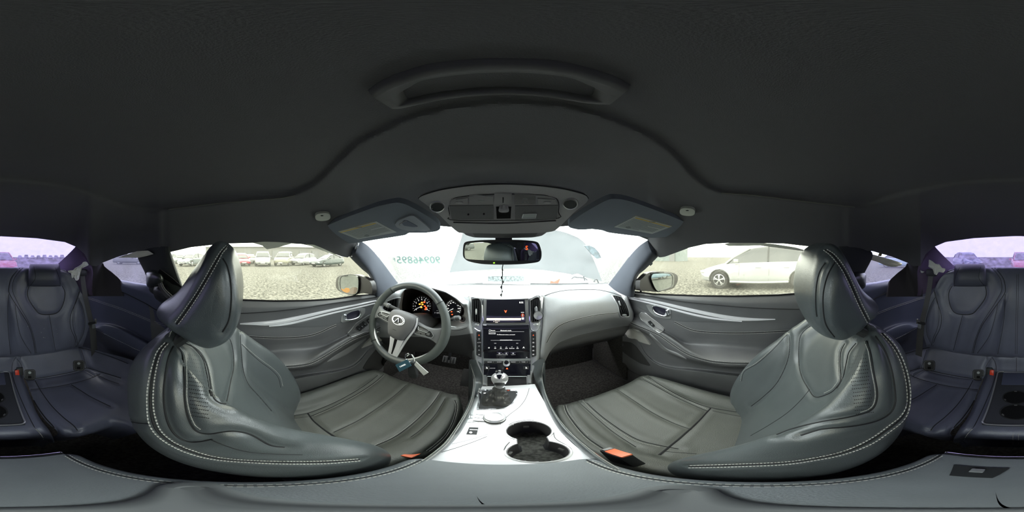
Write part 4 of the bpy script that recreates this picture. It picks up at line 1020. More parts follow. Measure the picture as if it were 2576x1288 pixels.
pseam(MBD, c6([(470, 800), (500, 740), (560, 700), (650, 680), (750, 672), (830, 690)]), .0011, 'panel_line', mat('line_grey', (.12, .12, .13), .5), con, 30)
pseam(MBD, c6([(1000, 805), (1005, 850), (1040, 890), (1130, 940), (1190, 985), (1190, 1040), (1120, 1090), (960, 1118), (800, 1122)]), .0011, 'panel_line', 'plastic', con, 40)
pseam(MBD, c6([(465, 1000), (480, 960), (525, 910)]), .0013, 'panel_line', 'plastic', con, 12)
pseam(MBD, [(1110, 1138), (1150, 1126), (1190, 1112), (1225, 1098)], .0010, 'panel_line', 'plastic', con, 20)
pseam(MBD, [(1120, 1121), (1150, 1114), (1190, 1104), (1228, 1092)], .0007, 'panel_line', 'plastic', con, 20)
pseam(MBD, c6([(735, 330), (715, 400), (680, 470), (620, 540), (540, 600), (470, 660), (420, 720)]), .0010, 'panel_line', mat('line_grey2', (.2, .2, .21), .5), con, 30)
# matt inlay of the left half beside the shifter
prelief(MBD, [[(c[0], c[1], o) for c in c6(r)] for r, o in (([(195, 325), (110, 560), (60, 700)], .0), ([(200, 330), (118, 560), (70, 700)], .002), ([(225, 345), (165, 560), (180, 690)], .002), ([(230, 350), (170, 565), (185, 700)], 0))], 20, 6, 'console_inlay', 'silver', con)
# leather side rails
def rail(sg, inner, outer, nm):
    rows = []
    I = resamp([at(*p) for p in inner], 70); O = resamp([at(*p) for p in outer], 70)
    G = []
    for a, b in zip(I, O):
        out_d = (b - a); out_d.z = 0; out_d = out_d.normalized()
        G.append([a + Vector((0, 0, -.01)), a, a.lerp(b, .25) + Vector((0, 0, .009)), a.lerp(b, .55) + Vector((0, 0, .012)), a.lerp(b, .85) + Vector((0, 0, .007)), b, b + out_d * .004 + Vector((0, 0, -.02)), b + out_d * .006 + Vector((0, 0, -.15)), b + out_d * .008 + Vector((0, 0, -.40))])
    G = [curve(r, 30, k=.4) for r in G]
    o = MB().grid(G).build('side_rail', 'leather', con, sharp=60)
    return o, I, O
lo = [(1182, 905, 'y', .66), (1190, 930, 'y', .645), (1191, 958, 'z', -.60), (1188, 985, 'z', -.605), (1182, 1005, 'z', -.607), (1160, 1054, 'z', -.61), (1122, 1110, 'z', -.61), (1092, 1137, 'z', -.61), (1060, 1160, 'z', -.61), (1000, 1186, 'z', -.61)]
lin = [(1213, 916, 'y', .645), (1214, 945, 'y', .622), (1213, 970, 'y', .602), (1205, 985, 'z', -.618), (1197, 998, 'z', -.619), (1171, 1067, 'z', -.619), (1140, 1110, 'z', -.619), (1104, 1142, 'z', -.619), (1068, 1167, 'z', -.619), (1010, 1193, 'z', -.619)]
rlO = [(1369, 903, 'y', .655), (1366, 930, 'y', .635), (1365, 950, 'z', -.60), (1370, 980, 'z', -.605), (1378, 1000, 'z', -.607), (1402, 1046, 'z', -.61), (1432, 1083, 'z', -.61), (1462, 1110, 'z', -.61), (1510, 1148, 'z', -.61), (1560, 1180, 'z', -.61)]
rlI = [(1338, 917, 'y', .645), (1344, 945, 'y', .622), (1353, 968, 'y', .605), (1361, 988, 'z', -.618), (1370, 1010, 'z', -.619), (1404, 1077, 'z', -.619), (1435, 1108, 'z', -.619), (1462, 1133, 'z', -.619), (1504, 1166, 'z', -.619), (1545, 1190, 'z', -.619)]
ra, I1, O1 = rail(-1, lin, lo, 'l'); rb, I2, O2 = rail(1, rlI, rlO, 'r')
BRL = bvh(ra, rb)
pstitch(BRL, None, con, 100, .0009, rows=[[(1184, 915), (1192, 955), (1186, 1004), (1163, 1053), (1126, 1108), (1096, 1136), (1063, 1160)], [(1187, 925), (1195, 955), (1189, 1004), (1166, 1054), (1129, 1110), (1099, 1138), (1066, 1162)]])
pstitch(BRL, None, con, 100, .0009, rows=[[(1368, 912), (1363, 950), (1376, 1002), (1399, 1046), (1430, 1084), (1460, 1112), (1508, 1150), (1556, 1181)]])
# USB and power sockets, rotary controller, buttons
us = pquad(MBD, c6([(88, 752), (188, 755), (168, 830), (56, 826)]), 'socket_panel', 'darkplastic', con, off=.002)
pquad(bvh(us), c6([(95, 775), (178, 778), (176, 786), (92, 783)]), 'socket', 'silver', con, off=.003)
prounded(bvh(us), *c6([(105, 810)])[0], 4, 2.4, 'socket', 'silver', con, off=.003, n=10)
cb = ppoly(MBD, c6([(165, 575), (245, 585), (262, 640), (300, 688), (240, 690), (128, 684), (140, 630)]), 'console_buttons', 'silver', con, off=.006, n=32, k=.1)
B_ = bvh(cb)
pseam(B_, c6([(140, 644), (200, 652), (258, 656)]), .0009, 'button_gap', 'black', cb, 8); pseam(B_, c6([(160, 612), (245, 618)]), .0009, 'button_gap', 'black', cb, 8)
p0 = at(1244, 1053, 'z', DZ + .004)
MB().lathe([(.0285, 0), (.0285, .006), (.027, .008)], p0, n=40, cap=False).build('dial_base', 'darkplastic', con)
MB().lathe([(.0275, .004), (.0275, .016), (.025, .020), (.019, .020), (.018, .0185), (0, .0185)], p0, n=40).build('dial_knob', 'alu', con)

# ---- shifter
shf = thing('gear_shifter', 'polished gear knob with black leather boot standing on the console', 'gear lever', at(1257, 1005, 'z', DZ))
pl = ppoly(MBD, c6([(215, 352), (300, 345), (450, 345), (580, 350), (608, 372), (602, 420), (560, 500), (500, 540), (400, 556), (250, 560), (170, 560), (172, 530), (195, 430)]), 'shifter_surround', 'chrome', shf, off=.003, n=60, k=.2)
pl2 = ppoly(bvh(pl), c6([(228, 362), (300, 357), (450, 357), (570, 360), (594, 378), (590, 420), (548, 492), (492, 530), (400, 545), (250, 550), (192, 548), (200, 500)]), 'shifter_plate', 'darkplastic', shf, off=.0015, n=60, k=.2)
B_ = bvh(pl2)
for i, t_ in enumerate('PRND'):
    ptext(B_, t_, *c6([(303, 384 + i * 15)])[0], 3.0, 'lit' if t_ != 'P' else 'litred', shf, 'gear_letter', off=.001)
ptext(B_, 'M+', *c6([(265, 384)])[0], 2.6, 'lit', shf, 'gear_letter', off=.001); ptext(B_, '-', *c6([(265, 418)])[0], 2.6, 'lit', shf, 'gear_letter', off=.001)
B0 = at(1248, 1008, 'z', DZ + .002); K0 = at(1257, 970, 'y', .515)
G = []
random.seed(3)
for j in range(26):
    t = j / 25; c = B0.lerp(K0, t ** .92); G1 = []
    wx = .030 * (1 - t) ** 1.8 + .0165; wy = .026 * (1 - t) ** 1.8 + .0165
    for i in range(48):
        a = 2 * pi * i / 48; ca, sa = cos(a), sin(a); p = 2 + 2.0 * (1 - t); r = 1 / ((abs(ca) ** p + abs(sa) ** p) ** (1 / p))
        cr_ = 1 + .16 * sin(t * pi) * sin(5 * a + 6 * t + 1.2 * sin(3 * a)) + .08 * sin(t * 26 + 2 * a) * sin(pi * t) + .04 * sin(9 * a - 8 * t) * sin(pi * t)
        G1.append(c + Vector((ca * r * wx * cr_, sa * r * wy * cr_, 0)))
    G.append(G1)
MB().grid(G, cu=True).build('leather_boot', mat('boot_leather', (.06, .06, .058), .32, spec=.7), shf, sharp=70)
axk = (at(1257, 930, 'y', .475) - K0).normalized()
G = []
for z, w_, d_ in ((-.004, .0155, .0155), (.0, .0165, .0165), (.012, .0165, .017), (.028, .019, .02), (.045, .0235, .0225), (.062, .0265, .0235), (.076, .0255, .0225), (.088, .019, .018), (.094, .010, .010), (.096, .002, .002)):
    c = K0 + axk * z; G.append([c + Vector((cos(2 * pi * i / 32) * w_, 0, 0)) + Vector((0, -axk.z, axk.y)).normalized() * sin(2 * pi * i / 32) * d_ for i in range(32)])
G = [list(r) for r in zip(*[curve(list(c), 40) for c in zip(*G)])]
kn = MB().grid(G, cu=True, cap=True).build('gear_knob', mat('knob_metal', (.80, .80, .82), .22, metal=.55, spec=.8), shf)
BN = bvh(kn)
ppoly(BN, c6([(392, 120), (432, 120), (458, 150), (440, 190), (418, 228), (405, 228), (380, 190), (368, 150)]), 'knob_inset', 'blackgloss', shf, off=.0008, n=30, k=.2)
prounded(BN, *c6([(413, 152)])[0], 4.6, 3.2, 'knob_badge', 'alu', shf, off=.0016, n=16)
ppoly(BN, c6([(366, 270), (465, 270), (478, 300), (350, 300)]), 'knob_collar', 'darkplastic', shf, off=.0008, n=24, k=.1)

# ---- armrest box between the seats
arm = thing('armrest', 'dark grey leather armrest lid with double stitched edges behind the cup holders', 'armrest', (0, 0, -.9))
def rr(xw, y0, y1, r, z, n=12, crown=0.0):
    pts = []
    for cx, cy, a0 in ((xw - r, y1 - r, 0), (-xw + r, y1 - r, 90), (-xw + r, y0 + r, 180), (xw - r, y0 + r, 270)):
        for i in range(n): a = radians(a0 + 90 * i / (n - 1)); pts.append(Vector((cx + r * cos(a), cy + r * sin(a), z)))
    return pts
AX = .112
G = [rr(AX, -.205, .182, .02, -.66), rr(AX + .003, -.208, .184, .022, -.635), rr(AX + .002, -.207, .1835, .022, -.615), rr(AX - .004, -.203, .181, .02, -.605), rr(AX - .03, -.18, .16, .02, -.6005), rr(.03, -.08, .06, .02, -.599), rr(.0101, -.01, .0111, .0105, -.599)]
lid = MB().grid(G, cu=True, cap=True).build('armrest_lid', mat('armrest_leather', (.20, .22, .235), .5, spec=.4, bump=.3, bscale=450, var=.08), arm, sharp=50)
BL = bvh(lid)
def armst(x, y0, y1, rowsn=1):
    return [Vector((x, y0 + (y1 - y0) * i / 120, -.6035 + (.0 if abs(x) < .1 else -.001))) for i in range(121)]
mb = MB()
for sgx in (-1, 1):
    for xo in (.094, .101):
        P = armst(sgx * xo, -.195, .17)
        for i in range(0, 120, 2): mb.tube([P[i] + Vector((0, 0, .0006)), P[i + 1] + Vector((0, .0008, .001))], .0010, 5)
mb.build('stitching', 'thread', arm)['kind'] = 'stuff'
for sgx in (-1, 1): MB().tube([Vector((sgx * .0975, y, -.6025)) for y in (-.2, 0, .175)], .0014, 6).build('seam', 'seam', arm)
MB().box((0, -.006, -.83), (.205, .37, .33), bev=.012).build('armrest_box', 'doorgrey', arm)
MB().box((0, -.214, -.622), (.20, .010, .010), bev=.003).build('rear_trim_strip', 'chrome', arm)
MB().poly([(.006, -.165, -.6), (.066, -.165, -.6), (.054, -.125, -.6), (.018, -.125, -.6)], (0, 0, .003)).build('latch_plate', 'darkplastic', arm)
MB().box((.036, -.150, -.595), (.014, .014, .006), bev=.002).build('latch_button', 'silver', arm)
# slim camera stand foot lying on the lid
cs_ = thing('camera_mount_bar', 'slim grey bar with rounded ends lying across the armrest lid', 'stand', (0, -.03, -.598))
def stad(l, r, z, x0, y0, ang, n=14):
    pts = []
    for i in range(n): a = -pi / 2 + pi * i / (n - 1); pts.append(Vector((l + r * cos(a), r * sin(a), z)))
    for i in range(n): a = pi / 2 + pi * i / (n - 1); pts.append(Vector((-l + r * cos(a), r * sin(a), z)))
    return [Matrix.Rotation(ang, 3, 'Z') @ p + Vector((x0, y0, 0)) for p in pts]
aa = radians(24)
G = [stad(.085, .020, -.600, -.008, .004, aa), stad(.085, .020, -.596, -.008, .004, aa), stad(.083, .017, -.5935, -.008, .004, aa), stad(.08, .010, -.5935, -.008, .004, aa), stad(.08, .007, -.596, -.008, .004, aa), stad(.07, .001, -.596, -.008, .004, aa)]
MB().grid(G, cu=True, cap=True).build('foot_bar', mat('grey_rubber', (.12, .13, .135), .6), cs_)
# ---- front seat buckles
def buckle(px, py, x, lab, nm='seat_belt_buckle', col='orange'):
    c = at(px, py, 'x', x); b = thing(nm, lab, 'buckle', (c.x, c.y, c.z - .1), 'seat belt buckles')
    R = Matrix.Rotation(radians(-20), 3, 'X')
    MB().box((c.x, c.y - .006, c.z - .042), (.026, .056, .085), R, .006).build('buckle_body', 'darkplastic', b)
    MB().box((c.x, c.y, c.z + .004), (.022, .045, .008), R, .003).build('release_button', col, b)
    MB().box((c.x, c.y + .026, c.z - .002), (.018, .010, .008), R, .002).build('buckle_slot', 'lightplastic', b)
buckle(1038, 1143, -.148, 'black seat belt buckle with orange red button beside the driver seat cushion')
buckle(1555, 1141, .158, 'black seat belt buckle with orange red button beside the passenger seat cushion')
# ================================================================ STEERING WHEEL
WC = Vector((-.397, .572, -.305)); tl = radians(22); rot = radians(-7)
wr0 = Vector((1, 0, 0)); wu0 = Vector((0, sin(tl), cos(tl))); wn = Vector((0, -cos(tl), sin(tl)))
wr = wr0 * cos(rot) + wu0 * sin(rot); wu = -wr0 * sin(rot) + wu0 * cos(rot)
def W(u, v, w=0.0): return WC + wr * u + wu * v + wn * w
sw = thing('steering_wheel', 'black leather steering wheel with silver lower spoke and oval badge', 'steering wheel', WC + Vector((0, .1, 0)))
RW = .185
def rimseg(a0, a1, nm, m, n=40, rt=.0165):
    P = [W(RW * cos(radians(a0 + (a1 - a0) * i / n)), RW * sin(radians(a0 + (a1 - a0) * i / n)) * .985, 0) for i in range(n + 1)]
    mb = MB(); mb.tube(P, [rt * (1 + .08 * exp(-((i - n / 2) / (n / 3)) ** 2)) for i in range(n + 1)], 16, up=wn, flat=.9); return mb.build(nm, m, sw)
wl = mat('wheel_leather', (.085, .096, .10), .34, spec=.6, bump=.2, bscale=500)
wl2 = mat('wheel_perforated_leather', (.075, .088, .085), .42, spec=.5, bump=.35, bscale=1100, kind='vor')
rimseg(46, 134, 'rim_top', wl); rimseg(134, 232, 'rim_grip', wl2, rt=.0175); rimseg(232, 308, 'rim_bottom', wl); rimseg(-52, 46, 'rim_grip', wl2, rt=.0175)
for a in (46, 134, 232, 308):
    a = radians(a); c = W(RW * cos(a), RW * sin(a) * .985, 0); t = (wr * -sin(a) + wu * cos(a)).normalized(); o_d = (wr * cos(a) + wu * sin(a))
    P = [c + (o_d * cos(b) + wn * sin(b)) * .0178 for b in [2 * pi * i / 20 for i in range(20)]]
    MB().tube(P, .0012, 5, closed=True).build('rim_seam', 'seam', sw)
# hub pad (rounded shield)
hp = [(-.062, .040), (-.045, .050), (0, .054), (.045, .050), (.062, .040), (.066, .015), (.060, -.015), (.045, -.050), (.030, -.072), (0, -.078), (-.030, -.072), (-.045, -.050), (-.060, -.015), (-.066, .015)]
def shield(s, w_, dv=0.0): return [W(u * s, v * s + dv, w_) for u, v in hp]
G = [curve(shield(s, w_), 70, True) for s, w_ in ((1.0, .004), (1.02, .020), (.985, .035), (.93, .044), (.75, .052), (.5, .056), (.25, .058), (.02, .0585))]
pad = MB().grid(G, cu=True, cap=True).build('airbag_cover', mat('hub_plastic', (.16, .16, .165), .55, spec=.4, bump=.25, bscale=600), sw, sharp=60)
def local_hit(u, v, B):
    o = W(u, v, .3); h = B.ray_cast(o, -wn); return h[0] if h[0] is not None else W(u, v, .05)
BP = bvh(pad)
# badge: oval ring with an open road-like chevron
P = [local_hit(.031 * cos(2 * pi * i / 48), .0195 * sin(2 * pi * i / 48) + .012, BP) + wn * .0014 for i in range(48)]
MB().tube(P, .0011, 6, closed=True).build('badge_ring', 'chrome', sw)
bp_ = [(0, .0085), (-.0065, -.004), (-.0115, -.0125), (-.019, -.0105), (-.0255, -.004), (-.027, .003)] + [(.0270 * cos(radians(a_)), .0155 * sin(radians(a_))) for a_ in range(160, 10, -20)] + [(.027, .003), (.0255, -.004), (.019, -.0105), (.0115, -.0125), (.0065, -.004)]
P = [local_hit(q.x, q.y + .012, BP) + wn * .002 for q in curve([Vector((a_, b_, 0)) for a_, b_ in bp_], 96, True, .25)]
MB().tube(P, .0024, 8, closed=True).build('badge_emblem', 'chrome', sw)
text('AIRBAG', .0055, local_hit(0, -.034, BP) + wn * .0006, wr, wu, 'plastic', sw)
# side spokes with buttons
for sg in (-1, 1):
    G = []
    for u, v0, v1, w0 in ((.045, .030, -.030, .006), (.075, .026, -.030, .012), (.105, .022, -.028, .014), (.135, .022, -.026, .012), (.160, .030, -.036, .004), (.178, .045, -.055, -.002)):
        G.append([W(sg * u, v0, w0 - .014), W(sg * u, v0, w0), W(sg * u, v0 - .006, w0 + .006), W(sg * u, (v0 + v1) / 2, w0 + .008), W(sg * u, v1 + .006, w0 + .006), W(sg * u, v1, w0), W(sg * u, v1, w0 - .014)])
    s_ = MB().grid(surf(G, 30, 24), cu=True).build('spoke', mat('spoke_plastic', (.20, .205, .21), .45, spec=.5), sw, sharp=50)
    B_ = bvh(s_)
    def lh(u, v, o=.0): 
        h = B_.ray_cast(W(u, v, .3), -wn); return (h[0] if h[0] is not None else W(u, v, .015)) + wn * o
    panel = [(.072, .018), (.110, .015), (.136, .008), (.148, -.006), (.142, -.018), (.110, -.018), (.070, -.020)]
    pts = curve([Vector((sg * u, v, 0)) for u, v in panel], 36, True, .2); c = sum(pts, Vector()) / 36
    mb = MB(); top = [lh(q.x, q.y, .002) for q in pts]; low = [lh(q.x, q.y, -.001) for q in pts]
    V = [lh(c.x, c.y, .002)] + top + low; F = []
    for i in range(36): j = (i + 1) % 36; F += [(0, 1 + i, 1 + j), (1 + j, 1 + i, 37 + i, 37 + j)]
    mb.add(V, F); mb.build('button_panel', 'darkplastic', s_)
    P = [lh(q.x, q.y, .0026) for q in pts]; MB().tube(P, .0013, 6, closed=True).build('panel_trim', 'silver', s_)
    for u, v, du, dv in ((.090, .005, .012, .0035), (.112, .004, .009, .0035), (.100, -.008, .016, .003), (.128, -.004, .006, .005), (.086, -.014, .010, .002), (.112, -.014, .010, .002)):
        P = [lh(sg * u + du * x, v + dv * y, .003) for x, y in ((-1, -1), (1, -1), (1, 1), (-1, 1))]; MB().poly(P, wn * .0018).build('wheel_button', 'plastic', s_, smooth=False)
    P = [lh(sg * .078, .012, .004), lh(sg * .083, -.001, .004), lh(sg * .120, -.001, .004), lh(sg * .126, .009, .004)]; MB().tube(P, .0012, 6).build('button_trim', 'silver', s_)
# lower silver V spoke
G = []
for v, hw, w0 in ((-.058, .038, .018), (-.085, .033, .016), (-.12, .027, .008), (-.155, .023, .002), (-.180, .021, -.004)):
    G.append([W(-hw, v, w0 - .010), W(-hw, v, w0), W(-hw + .004, v, w0 + .003), W(0, v, w0 + .004), W(hw - .004, v, w0 + .003), W(hw, v, w0), W(hw, v, w0 - .010)])
sp = MB().grid(surf(G, 24, 20), cu=True).build('lower_spoke', 'brightstrip', sw, sharp=50); BQ = bvh(sp)
q = lambda u, v, o: (lambda h: (h[0] if h[0] is not None else W(u, v, .005)) + wn * o)(BQ.ray_cast(W(u, v, .3), -wn))
G = [[q(-.006 * s, v, .0008), q(0, v, .0010), q(.006 * s, v, .0008)] for v, s in ((-.074, 1.4), (-.10, 1.1), (-.13, .8), (-.160, .5))]
MB().slab(surf(G, 6, 12), [[p - wn * .002 for p in r] for r in surf(G, 6, 12)]).build('spoke_slot', 'black', sp)
# silver edge running round the pad to the lower spoke, and lower rim inlay
P = [W(.064, .045, .030), W(.070, .02, .030), W(.066, -.012, .028), W(.052, -.05, .024), W(.040, -.085, .014), W(.030, -.13, .006), W(.024, -.168, .0)]
MB().tube(curve(P, 30), [.003 + .002 * sin(pi * i / 29) for i in range(30)], 8).build('spoke_edge_trim', 'brightstrip', sw)
P = [W(-u.dot(wr) if 0 else 0, 0, 0) for u in []] 
for a0, a1 in ((-72, -28), (208, 250)):
    P = [W((RW - .016) * cos(radians(a0 + (a1 - a0) * i / 20)), (RW - .016) * sin(radians(a0 + (a1 - a0) * i / 20)), .004) for i in range(21)]
    MB().tube(P, [.001 + .0045 * sin(pi * i / 20) for i in range(21)], 8).build('rim_inlay', 'brightstrip', sw)
# column shroud
G = []
for t, w_, h_ in ((0, .05, .045), (.04, .06, .05), (.10, .065, .06), (.18, .065, .065), (.26, .06, .06)):
    c = WC + Vector((0, cos(tl) * t, -sin(tl) * t)) + Vector((0, .015, -.008)); G.append([c + wr0 * w_ * cos(2 * pi * i / 28) + wu0 * h_ * sin(2 * pi * i / 28) for i in range(28)])
MB().grid(surf(G, 40, 16, cu=True), cu=True, cap=True).build('column_shroud', 'doorgrey', sw)
# stalks (move with the column, separate levers)
def stalk(pa, pb, ya, yb, lab):
    a = at(*pa, 'y', ya); b = at(*pb, 'y', yb); s_ = thing('column_stalk', lab, 'control stalk', a)
    MB().tube([a, a.lerp(b, .4), a.lerp(b, .6)], [.007, .008, .0085], 12).build('stalk_arm', 'darkplastic', s_)
    MB().tube([a.lerp(b, .6), a.lerp(b, .64), a.lerp(b, .9), b], [.0105, .0115, .011, .0085], 16).build('stalk_end', 'plastic', s_)
    MB().tube([a.lerp(b, .72), a.lerp(b, .76)], .0122, 16).build('stalk_ring', 'lightplastic', s_)
stalk((1006, 781), (967, 764), .605, .600, 'black turn signal stalk left of the steering hub')
stalk((1120, 806), (1157, 799), .640, .625, 'black wiper stalk right of the steering wheel by the start button')
MB().tube([at(1128, 820, 'y', .63), at(1147, 823, 'y', .62)], .005, 10, flat=.6).build('paddle', 'silver', sw)
# keys hanging from the rim
ky = thing('car_keys', 'black key fob with teal and grey tags looped on the lower steering wheel rim', 'keys', at(1032, 900, 'y', .47))
def card(pts, y, m, nm, th=.002, par=None):
    P = [at(px, py, 'y', yy) for (px, py), yy in zip(pts, y)]; n = (P[1] - P[0]).cross(P[-1] - P[0]).normalized()
    return MB().poly(P, n * th).build(nm, m, par or ky, smooth=False), P
rg = at(1031, 899, 'y', .455)
MB().tube([rg + Vector((.016 * cos(a), -.004, .020 * sin(a))) for a in [2 * pi * i / 24 for i in range(24)]], .0016, 6, closed=True).build('key_ring', 'chrome', ky)
MB().tube([at(1024, 896, 'y', .46), at(1030, 891, 'y', .455), at(1037, 893, 'y', .452), at(1042, 901, 'y', .45), at(1043, 909, 'y', .448)], .0018, 6).build('zip_tie', 'white', ky)
teal = mat('teal_tag', (.05, .14, .20), .5)
c_, P = card(b4([(405, 1022), (530, 962), (578, 1032), (450, 1098)]), [.44] * 4, teal, 'key_tag')
r_ = (P[1] - P[0]).normalized(); u_ = (P[0] - P[3]).normalized()
nn = r_.cross(u_); nn = nn if nn.y < 0 else -nn
text('CARMAX'[:0] + 'C A R B E', .008, sum(P, Vector()) / 4 + Vector((0, -.0025, .002)), r_, u_, 'lit', c_, 'tag_lettering')
card(b4([(628, 985), (762, 1105), (712, 1137), (610, 1020)]), [.445] * 4, 'white', 'key_tag')
fo = [at(*b4([q])[0], 'y', .452) for q in [(575, 1005), (615, 1000), (636, 1060), (650, 1130), (632, 1165), (596, 1160), (553, 1135), (548, 1060)]]
G = [curve([p + Vector((0, o, 0)) for p in [sum(fo, Vector()) / 8 + (q_ - sum(fo, Vector()) / 8) * s for q_ in fo]], 32, True) for s, o in ((.01, .007), (.8, .007), (1, .003), (1, -.003), (.8, -.007), (.01, -.0075))]
MB().grid(G, cu=True).build('key_fob', 'darkplastic', ky)
# pedals
pd = thing('brake_pedal', 'black brake pedal in the dark driver footwell', 'pedal', (-.30, 1.0, -.99))
c = at(1130, 905, 'y', .95); MB().box(c, (.085, .012, .05), Matrix.Rotation(radians(-35), 3, 'X'), .004).build('pedal_pad', 'plastic', pd)
for i in range(4): MB().box(c + Vector((-.03 + i * .02, -.006, .003)), (.006, .012, .04), Matrix.Rotation(radians(-35), 3, 'X'), .001).build('pedal_rib', 'darkplastic', pd)
MB().tube([c, c + Vector((0, .05, .12)), c + Vector((0, .12, .25))], .009, 8).build('pedal_arm', 'darkplastic', pd)
pd = thing('accelerator_pedal', 'narrow black accelerator pedal near the console in the driver footwell', 'pedal', (-.12, 1.0, -.99))
c = at(1172, 950, 'y', .93); MB().box(c, (.05, .014, .14), Matrix.Rotation(radians(-40), 3, 'X'), .004).build('pedal_pad', 'darkplastic', pd)
MB().tube([c, c + Vector((0, .12, -.1))], .009, 8).build('pedal_arm', 'darkplastic', pd)
# ================================================================ FRONT DOORS
def rowf(r, px):
    r = sorted(r)
    if px <= r[0][0]: return r[0][1:]
    for a, b in zip(r, r[1:]):
        if px <= b[0]:
            f = (px - a[0]) / (b[0] - a[0]); return tuple(a[i] + (b[i] - a[i]) * f for i in range(1, len(a)))
    return r[-1][1:]
def smoothrow(r):
    Q = curve([Vector((p[0], p[1], p[2] if len(p) > 2 else 0)) for p in sorted(r)], 60); return [tuple(q) for q in Q]
def colgrid(rows, xs, pxs, sub, k=.45):
    """rows: pixel rows (px,py); xs: x depth per row (number or fn(px))"""
    R = [smoothrow(r) for r in rows]; cols = []
    for px in pxs:
        c = [at(px, rowf(r, px)[0], 'x', x(px) if callable(x) else x) for r, x in zip(R, xs)]
        cols.append(curve(c, sub, k=k))
    return [[c[j] for c in cols] for j in range(sub)]
def fx(a, b, p0, p1): return lambda px: a + (b - a) * max(0, min(1, (px - p0) / (p1 - p0)))
L = dict(
 r=[[(540, 750), (600, 752), (689, 755), (776, 754), (841, 750), (895, 742), (965, 735)],
    [(540, 753), (600, 755), (689, 758), (776, 757), (841, 753), (895, 745.5), (965, 739)],
    [(540, 770), (600, 772), (689, 772), (776, 768), (841, 760), (895, 752), (965, 742)],
    [(540, 791), (589, 789), (667, 785), (754, 776), (841, 763), (928, 750), (965, 744)],
    [(540, 794), (589, 792), (667, 788), (754, 779), (841, 766), (928, 753), (965, 747)],
    [(540, 826), (604, 826), (689, 824), (754, 816), (841, 800), (920, 778), (965, 764)],
    [(540, 843), (610, 845.6), (689, 850), (754, 847.8), (797, 839), (847, 817), (930, 790), (965, 780)],
    [(540, 870), (650, 870), (732, 866), (800, 858), (860, 832), (925, 806), (965, 790)],
    [(540, 890), (650, 889), (732, 882.6), (800, 876), (850, 855), (925, 818), (965, 795)],
    [(540, 928), (600, 924), (689, 918), (736.5, 914), (771, 908), (810, 886), (871, 851), (928, 828), (965, 810)],
    [(540, 933), (620, 929), (702, 923), (754, 919), (790, 910), (841, 881), (884, 855), (932, 836), (965, 819)],
    [(540, 942), (620, 938), (702, 931), (754, 926), (797, 917), (841, 888), (884, 862), (932, 842), (965, 826)],
    [(540, 948), (702, 936), (754, 931), (797, 923), (841, 895), (884, 870), (932, 850), (965, 836)],
    [(540, 957), (640, 955), (715, 951), (775, 941), (841, 930), (884, 917), (906, 900), (932, 872), (962, 852)],
    [(540, 960), (640, 959), (715, 956.5), (775, 946.7), (841, 936), (884, 924), (906, 908.7), (932, 878), (962, 857)],
    [(540, 966), (640, 965), (715, 962), (775, 952), (841, 942), (884, 931), (908, 914), (934, 884), (964, 863)],
    [(540, 1010), (640, 1005), (715, 1000), (775, 990), (841, 975), (884, 960), (915, 945), (945, 925), (975, 905)],
    [(540, 1050), (640, 1050), (715, 1045), (775, 1035), (841, 1015), (884, 995), (915, 975), (945, 950), (975, 925)]],
 x=[-.69, -.66, -.648, -.648, -.655, -.668, -.668, -.68, -.675, fx(-.60, -.645, 800, 950), fx(-.592, -.64, 800, 950), fx(-.60, -.645, 800, 950), fx(-.66, -.68, 800, 950), -.665, fx(-.615, -.66, 800, 950), fx(-.612, -.66, 800, 950), -.65, -.70],
 px=[540 + i * (965 - 540) / 109 for i in range(110)])
